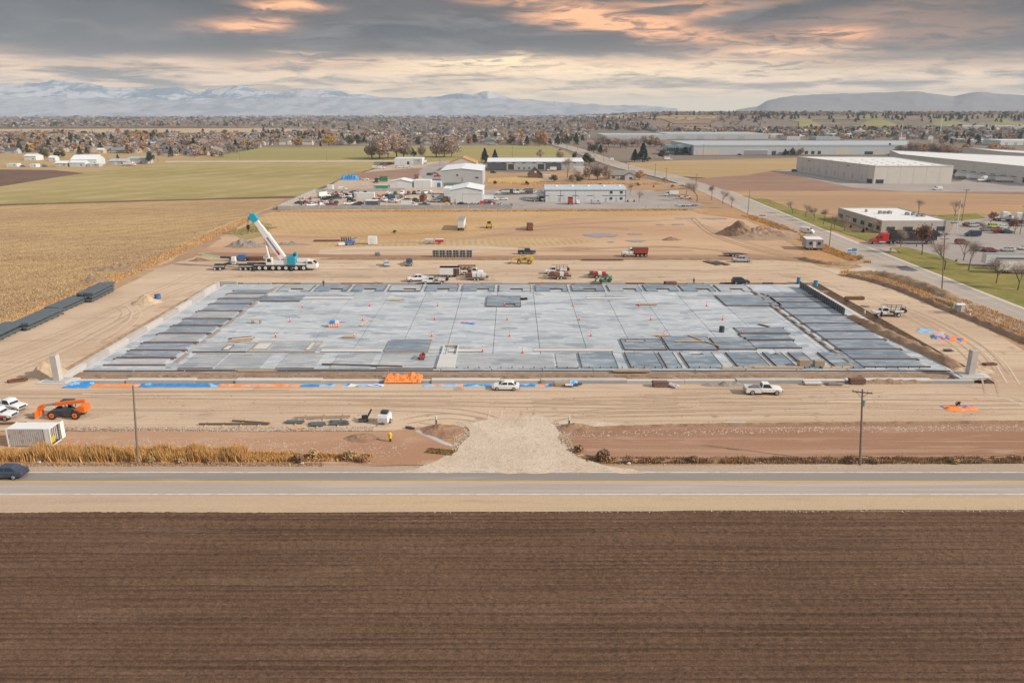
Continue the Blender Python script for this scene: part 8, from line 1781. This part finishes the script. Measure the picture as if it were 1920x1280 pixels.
# ================================================================ grasses, weeds, stones
def grass(name,n,place,hmin,hmax,mats,wid=.05,lean=.35,seed=1):
 r0 = np.random.RandomState(seed); P = np.array([place(r0) for _ in range(n)]); h = (hmin + (hmax - hmin) * r0.rand(n)) * P[:,2] if P.shape[1] == 4 else (hmin + (hmax - hmin) * r0.rand(n))
 zz = P[:,3] if P.shape[1] == 4 else np.zeros(n)
 a = r0.rand(n) * 6.283; ln = r0.rand(n) * lean * h; w = wid * (.6 + .8 * r0.rand(n)); b = r0.rand(n) * 6.283
 V = np.zeros((n,3,3)); V[:,0] = np.stack([P[:,0] - w * np.cos(b),P[:,1] - w * np.sin(b),zz],1); V[:,1] = np.stack([P[:,0] + w * np.cos(b),P[:,1] + w * np.sin(b),zz],1); V[:,2] = np.stack([P[:,0] + ln * np.cos(a),P[:,1] + ln * np.sin(a),zz + h],1)
 mi = r0.randint(0,len(mats),n); o = link(name,np_mesh(name,V.reshape(-1,3),np.arange(n * 3).reshape(n,3),mats,mi)); return tag(o,None,None,None,'stuff')
G_or = [fmat('dry_grass_orange',(.60,.33,.10),.3),fmat('dry_grass_tan',(.64,.44,.19),.3),fmat('dry_grass_brown',(.42,.24,.11),.3)]
G_dry = [fmat('dry_weed_tan',(.46,.33,.18),.3),fmat('dry_weed_brown',(.30,.19,.115),.3),fmat('dry_grass_orange',(.47,.245,.075),.3)]; G_grey = [fmat('grey_weed',(.28,.25,.22),.3),fmat('dry_weed_brown',(.3,.19,.115),.3)]; G_gr = [fmat('green_grass',(.16,.17,.05),.3),fmat('dry_weed_tan',(.46,.33,.18),.3)]
gy0,gy1 = G(960,867).y,G(960,853).y
def pl_front(r0):
 while True:
  x = -78 + r0.rand() * 48; y = gy0 + (gy1 - gy0) * r0.rand(); k = .55 + .45 * (noise.noise((x * .35,1.3,y * .2)) + .6) + .25 * noise.noise((x * 1.3,2,y))
  if x > -36: k *= .5
  if r0.rand() < k + .25: return (x,y,max(.25,min(1.15,k)),0)
grass('tall_grass',30000,pl_front,1.2,2.2,G_or,.06,.30,1)
def pl_low(r0):
 x = -34 + r0.rand() * 15; y = gy0 + .2 + 2.2 * r0.rand(); return (x,y,max(.15,.5 + noise.noise((x * .9,4,y)) * .9),0)
grass('tall_grass',6000,pl_low,.5,1.0,G_or + [G_dry[1]],.07,.6,2)
def pl_right(r0):
 x = 10 + r0.rand() * 70; y = G(960,869).y + 1.8 * r0.rand() ** 1.2; return (x,y,max(.1,.55 + noise.noise((x * .6,7,y)) * 1.0),0)
grass('dry_weeds',14000,pl_right,.25,.75,G_dry + G_grey,.07,.8,3)
def pl_edge(r0):
 x = -80 + r0.rand() * 55; y = gy0 - .3 - 1.0 * r0.rand(); return (x,y,.4 + .5 * r0.rand(),0)
grass('dry_weeds',5000,pl_edge,.15,.6,G_grey + G_dry,.06,.9,4)
def along(pts,w,hv=(.4,1.0)):
 P = [G(*p) for p in pts]; seg = [(b - a).length for a,b in zip(P,P[1:])]; tot = sum(seg)
 def f(r0):
  t = r0.rand() * tot; i = 0
  while t > seg[i] and i < len(seg) - 1: t -= seg[i]; i += 1
  p = P[i].lerp(P[i + 1],t / seg[i]); d = (P[i + 1] - P[i]).normalized(); o = (r0.rand() - .5) * w; return (p.x - d.y * o,p.y + d.x * o,max(.1,hv[0] + (hv[1] - hv[0]) * (.5 + noise.noise((p.x * .3,p.y * .3,o)))),.02)
 return f
grass('dry_weeds',16000,along([(1400,405),(1440,418),(1480,434),(1510,450),(1560,472),(1620,494)],5.5),.4,1.2,G_or,.10,.6,5)
grass('dry_weeds',14000,along([(1575,513),(1660,520),(1730,545),(1800,572),(1900,612),(1990,650)],9),.2,.8,G_dry + G_or[:1],.08,.8,6)
grass('dry_weeds',5000,along([(1735,560),(1800,580)],4),.2,.6,G_gr,.08,.8,7)
grass('dry_weeds',9000,along([(520,397),(700,396),(960,396),(1290,394)],4.5),.3,.9,G_or,.14,.6,8)
grass('dry_weeds',14000,along([(0,612),(100,572),(200,528),(300,486),(400,440),(470,410)],6.5),.15,.6,G_dry,.10,.8,9)
grass('dry_weeds',3500,along([(430,440),(500,425)],12),.15,.5,G_gr,.10,.8,10)
grass('dry_weeds',3500,along([(800,845),(850,850)],1.6),.1,.4,G_dry + G_gr[:1],.05,.8,11)
grass('dry_weeds',3500,along([(920,342),(1000,346),(1150,346),(1240,345)],14),.4,1.4,G_or,.2,.6,12)
grass('dry_weeds',4000,along([(1690,480),(1760,500),(1860,524),(1960,556)],5),.05,.2,G_gr,.06,.8,13)
def stubble_place(r0):
 while True:
  px = r0.rand() * 560 - 40; py = 375 + (r0.rand() ** .6) * 225; 
  if py < 606 - max(0,px) * .42 - (px > 200) * 0 and py > 384 - max(0,px) * .03:
   p = G(px,py); a = -R(52); v = p.x * math.sin(a) + p.y * math.cos(a); row = (v / .76) % 1
   if row < .45: return (p.x,p.y,.7 + .6 * r0.rand(),.01)
grass('corn_stubble',26000,stubble_place,.15,.40,[fmat('stubble_tan',(.46,.335,.185),.25),fmat('stubble_pale',(.50,.38,.235),.2),fmat('stubble_brown',(.33,.22,.12),.3)],.11,1.2,14)
def tumbleweed(px,py,r,label,m=None):
 p = G(px,py); r0 = np.random.RandomState(int(px)); V,F = crown_tris(r0,420,r * .55,lambda a,n: (lambda q: q / np.linalg.norm(q,axis=1)[:,None] * (r * (.6 + .4 * a.rand(n)))[:,None])(a.normal(size=(n,3)))); V[:,2] = V[:,2] * .8 + r * .75
 return tag(link('tumbleweed',np_mesh('tumbleweed',V,F,[m or G_dry[0]]),None,(p.x,p.y,0)),label,'tumbleweed')
for px,py,r,lab in [(285,867,.62,'pale round tumbleweed at the roadside, right of the leaning pole'),(340,868,.5,'small tan tumbleweed before the tall grass'),(393,868,.45,'orange brown tumbleweed before the tall grass, farther right'),(560,866,.7,'low brown tumbleweed left of the orange grass tuft'),(588,860,.8,'tan tumbleweed among the low grass left of the entrance'),(655,862,.8,'wide tan tumbleweed, rightmost of the left roadside'),(680,866,.6,'small grey tumbleweed at the right end of the left roadside'),(1131,862,.9,'bristly brown tumbleweed right of the gravel entrance'),(1085,846,.6,'brown bush at the edge of the gravel entrance'),(1218,866,.5,'grey brown tumbleweed in the right verge'),(1300,866,.55,'orange tumbleweed in the right verge'),(1590,868,.6,'brown tumbleweed beside the right utility pole'),(1640,868,.5,'tan tumbleweed right of the right utility pole'),(1790,869,.5,'tan tumbleweed near the right picture edge')]:
 tumbleweed(px,py,r,lab,G_dry[0] if 'tan' in lab or 'pale' in lab else G_dry[1])
# litter by the road and clods
for px,py,lab in [(1179,870,'white litter bag at the roadside right of the entrance'),(73,868,'white plastic scrap at the roadside before the tall grass'),(566,870,'tiny white litter piece at the roadside left')]:
 p = G(px,py); tag(link('litter_bag',(lambda mb: (mb.box(-.25,.25,-.1,.1,0,.12,M_white),mb.box(-.1,.2,-.15,.12,.12,.2,M_white),mb.mesh('litter_bag'))[2])(MB()),None,(p.x,p.y,.05)),lab,'litter')
def stones(name,n,place,s0,s1,mats,seed=1):
 r0 = np.random.RandomState(seed); o = np.array([(1,0,0),(0,1,0),(-1,0,0),(0,-1,0),(0,0,1)],float); f = np.array([(0,1,4),(1,2,4),(2,3,4),(3,0,4)]); P = np.array([place(r0)[:2] for _ in range(n)])
 s = (s0 + (s1 - s0) * r0.rand(n) ** 3); V = o[None] * (s[:,None,None] * (.5 + r0.rand(n,5,1))); V[:,:,2] *= .7; V[:,:,0] += P[:,0:1]; V[:,:,1] += P[:,1:2]; V[:,:,2] += .05
 F = (f[None] + (np.arange(n) * 5)[:,None,None]).reshape(-1,3); o_ = link(name,np_mesh(name,V.reshape(-1,3),F,mats,np.repeat(r0.randint(0,len(mats),n),4))); return tag(o_,None,None,None,'stuff')
SM = [pmat('pale_stone',(.52,.45,.37),.9),pmat('brown_clod',(.30,.20,.14),.95)]
stones('loose_stones',5000,along([(100,804),(400,805),(700,804)],1.6),.03,.14,SM,1)
stones('loose_stones',4000,along([(0,958),(960,956),(1920,953)],1.6),.03,.11,SM,2)
stones('loose_stones',9000,along([(960,790),(960,880)],17),.03,.15,[SM[0]],3)
stones('earth_clods',5000,along([(1070,815),(1500,806),(1920,802)],2.2),.03,.16,SM,4)
stones('earth_clods',5000,along([(0,840),(400,835),(760,845)],4.5),.03,.14,SM,5)
stones('loose_stones',3000,along([(0,872),(960,872),(1920,872)],1.8),.03,.10,SM,6)
stones('loose_stones',2200,along([(100,770),(960,765),(1920,770)],16),.03,.13,[SM[1],SM[0]],7)
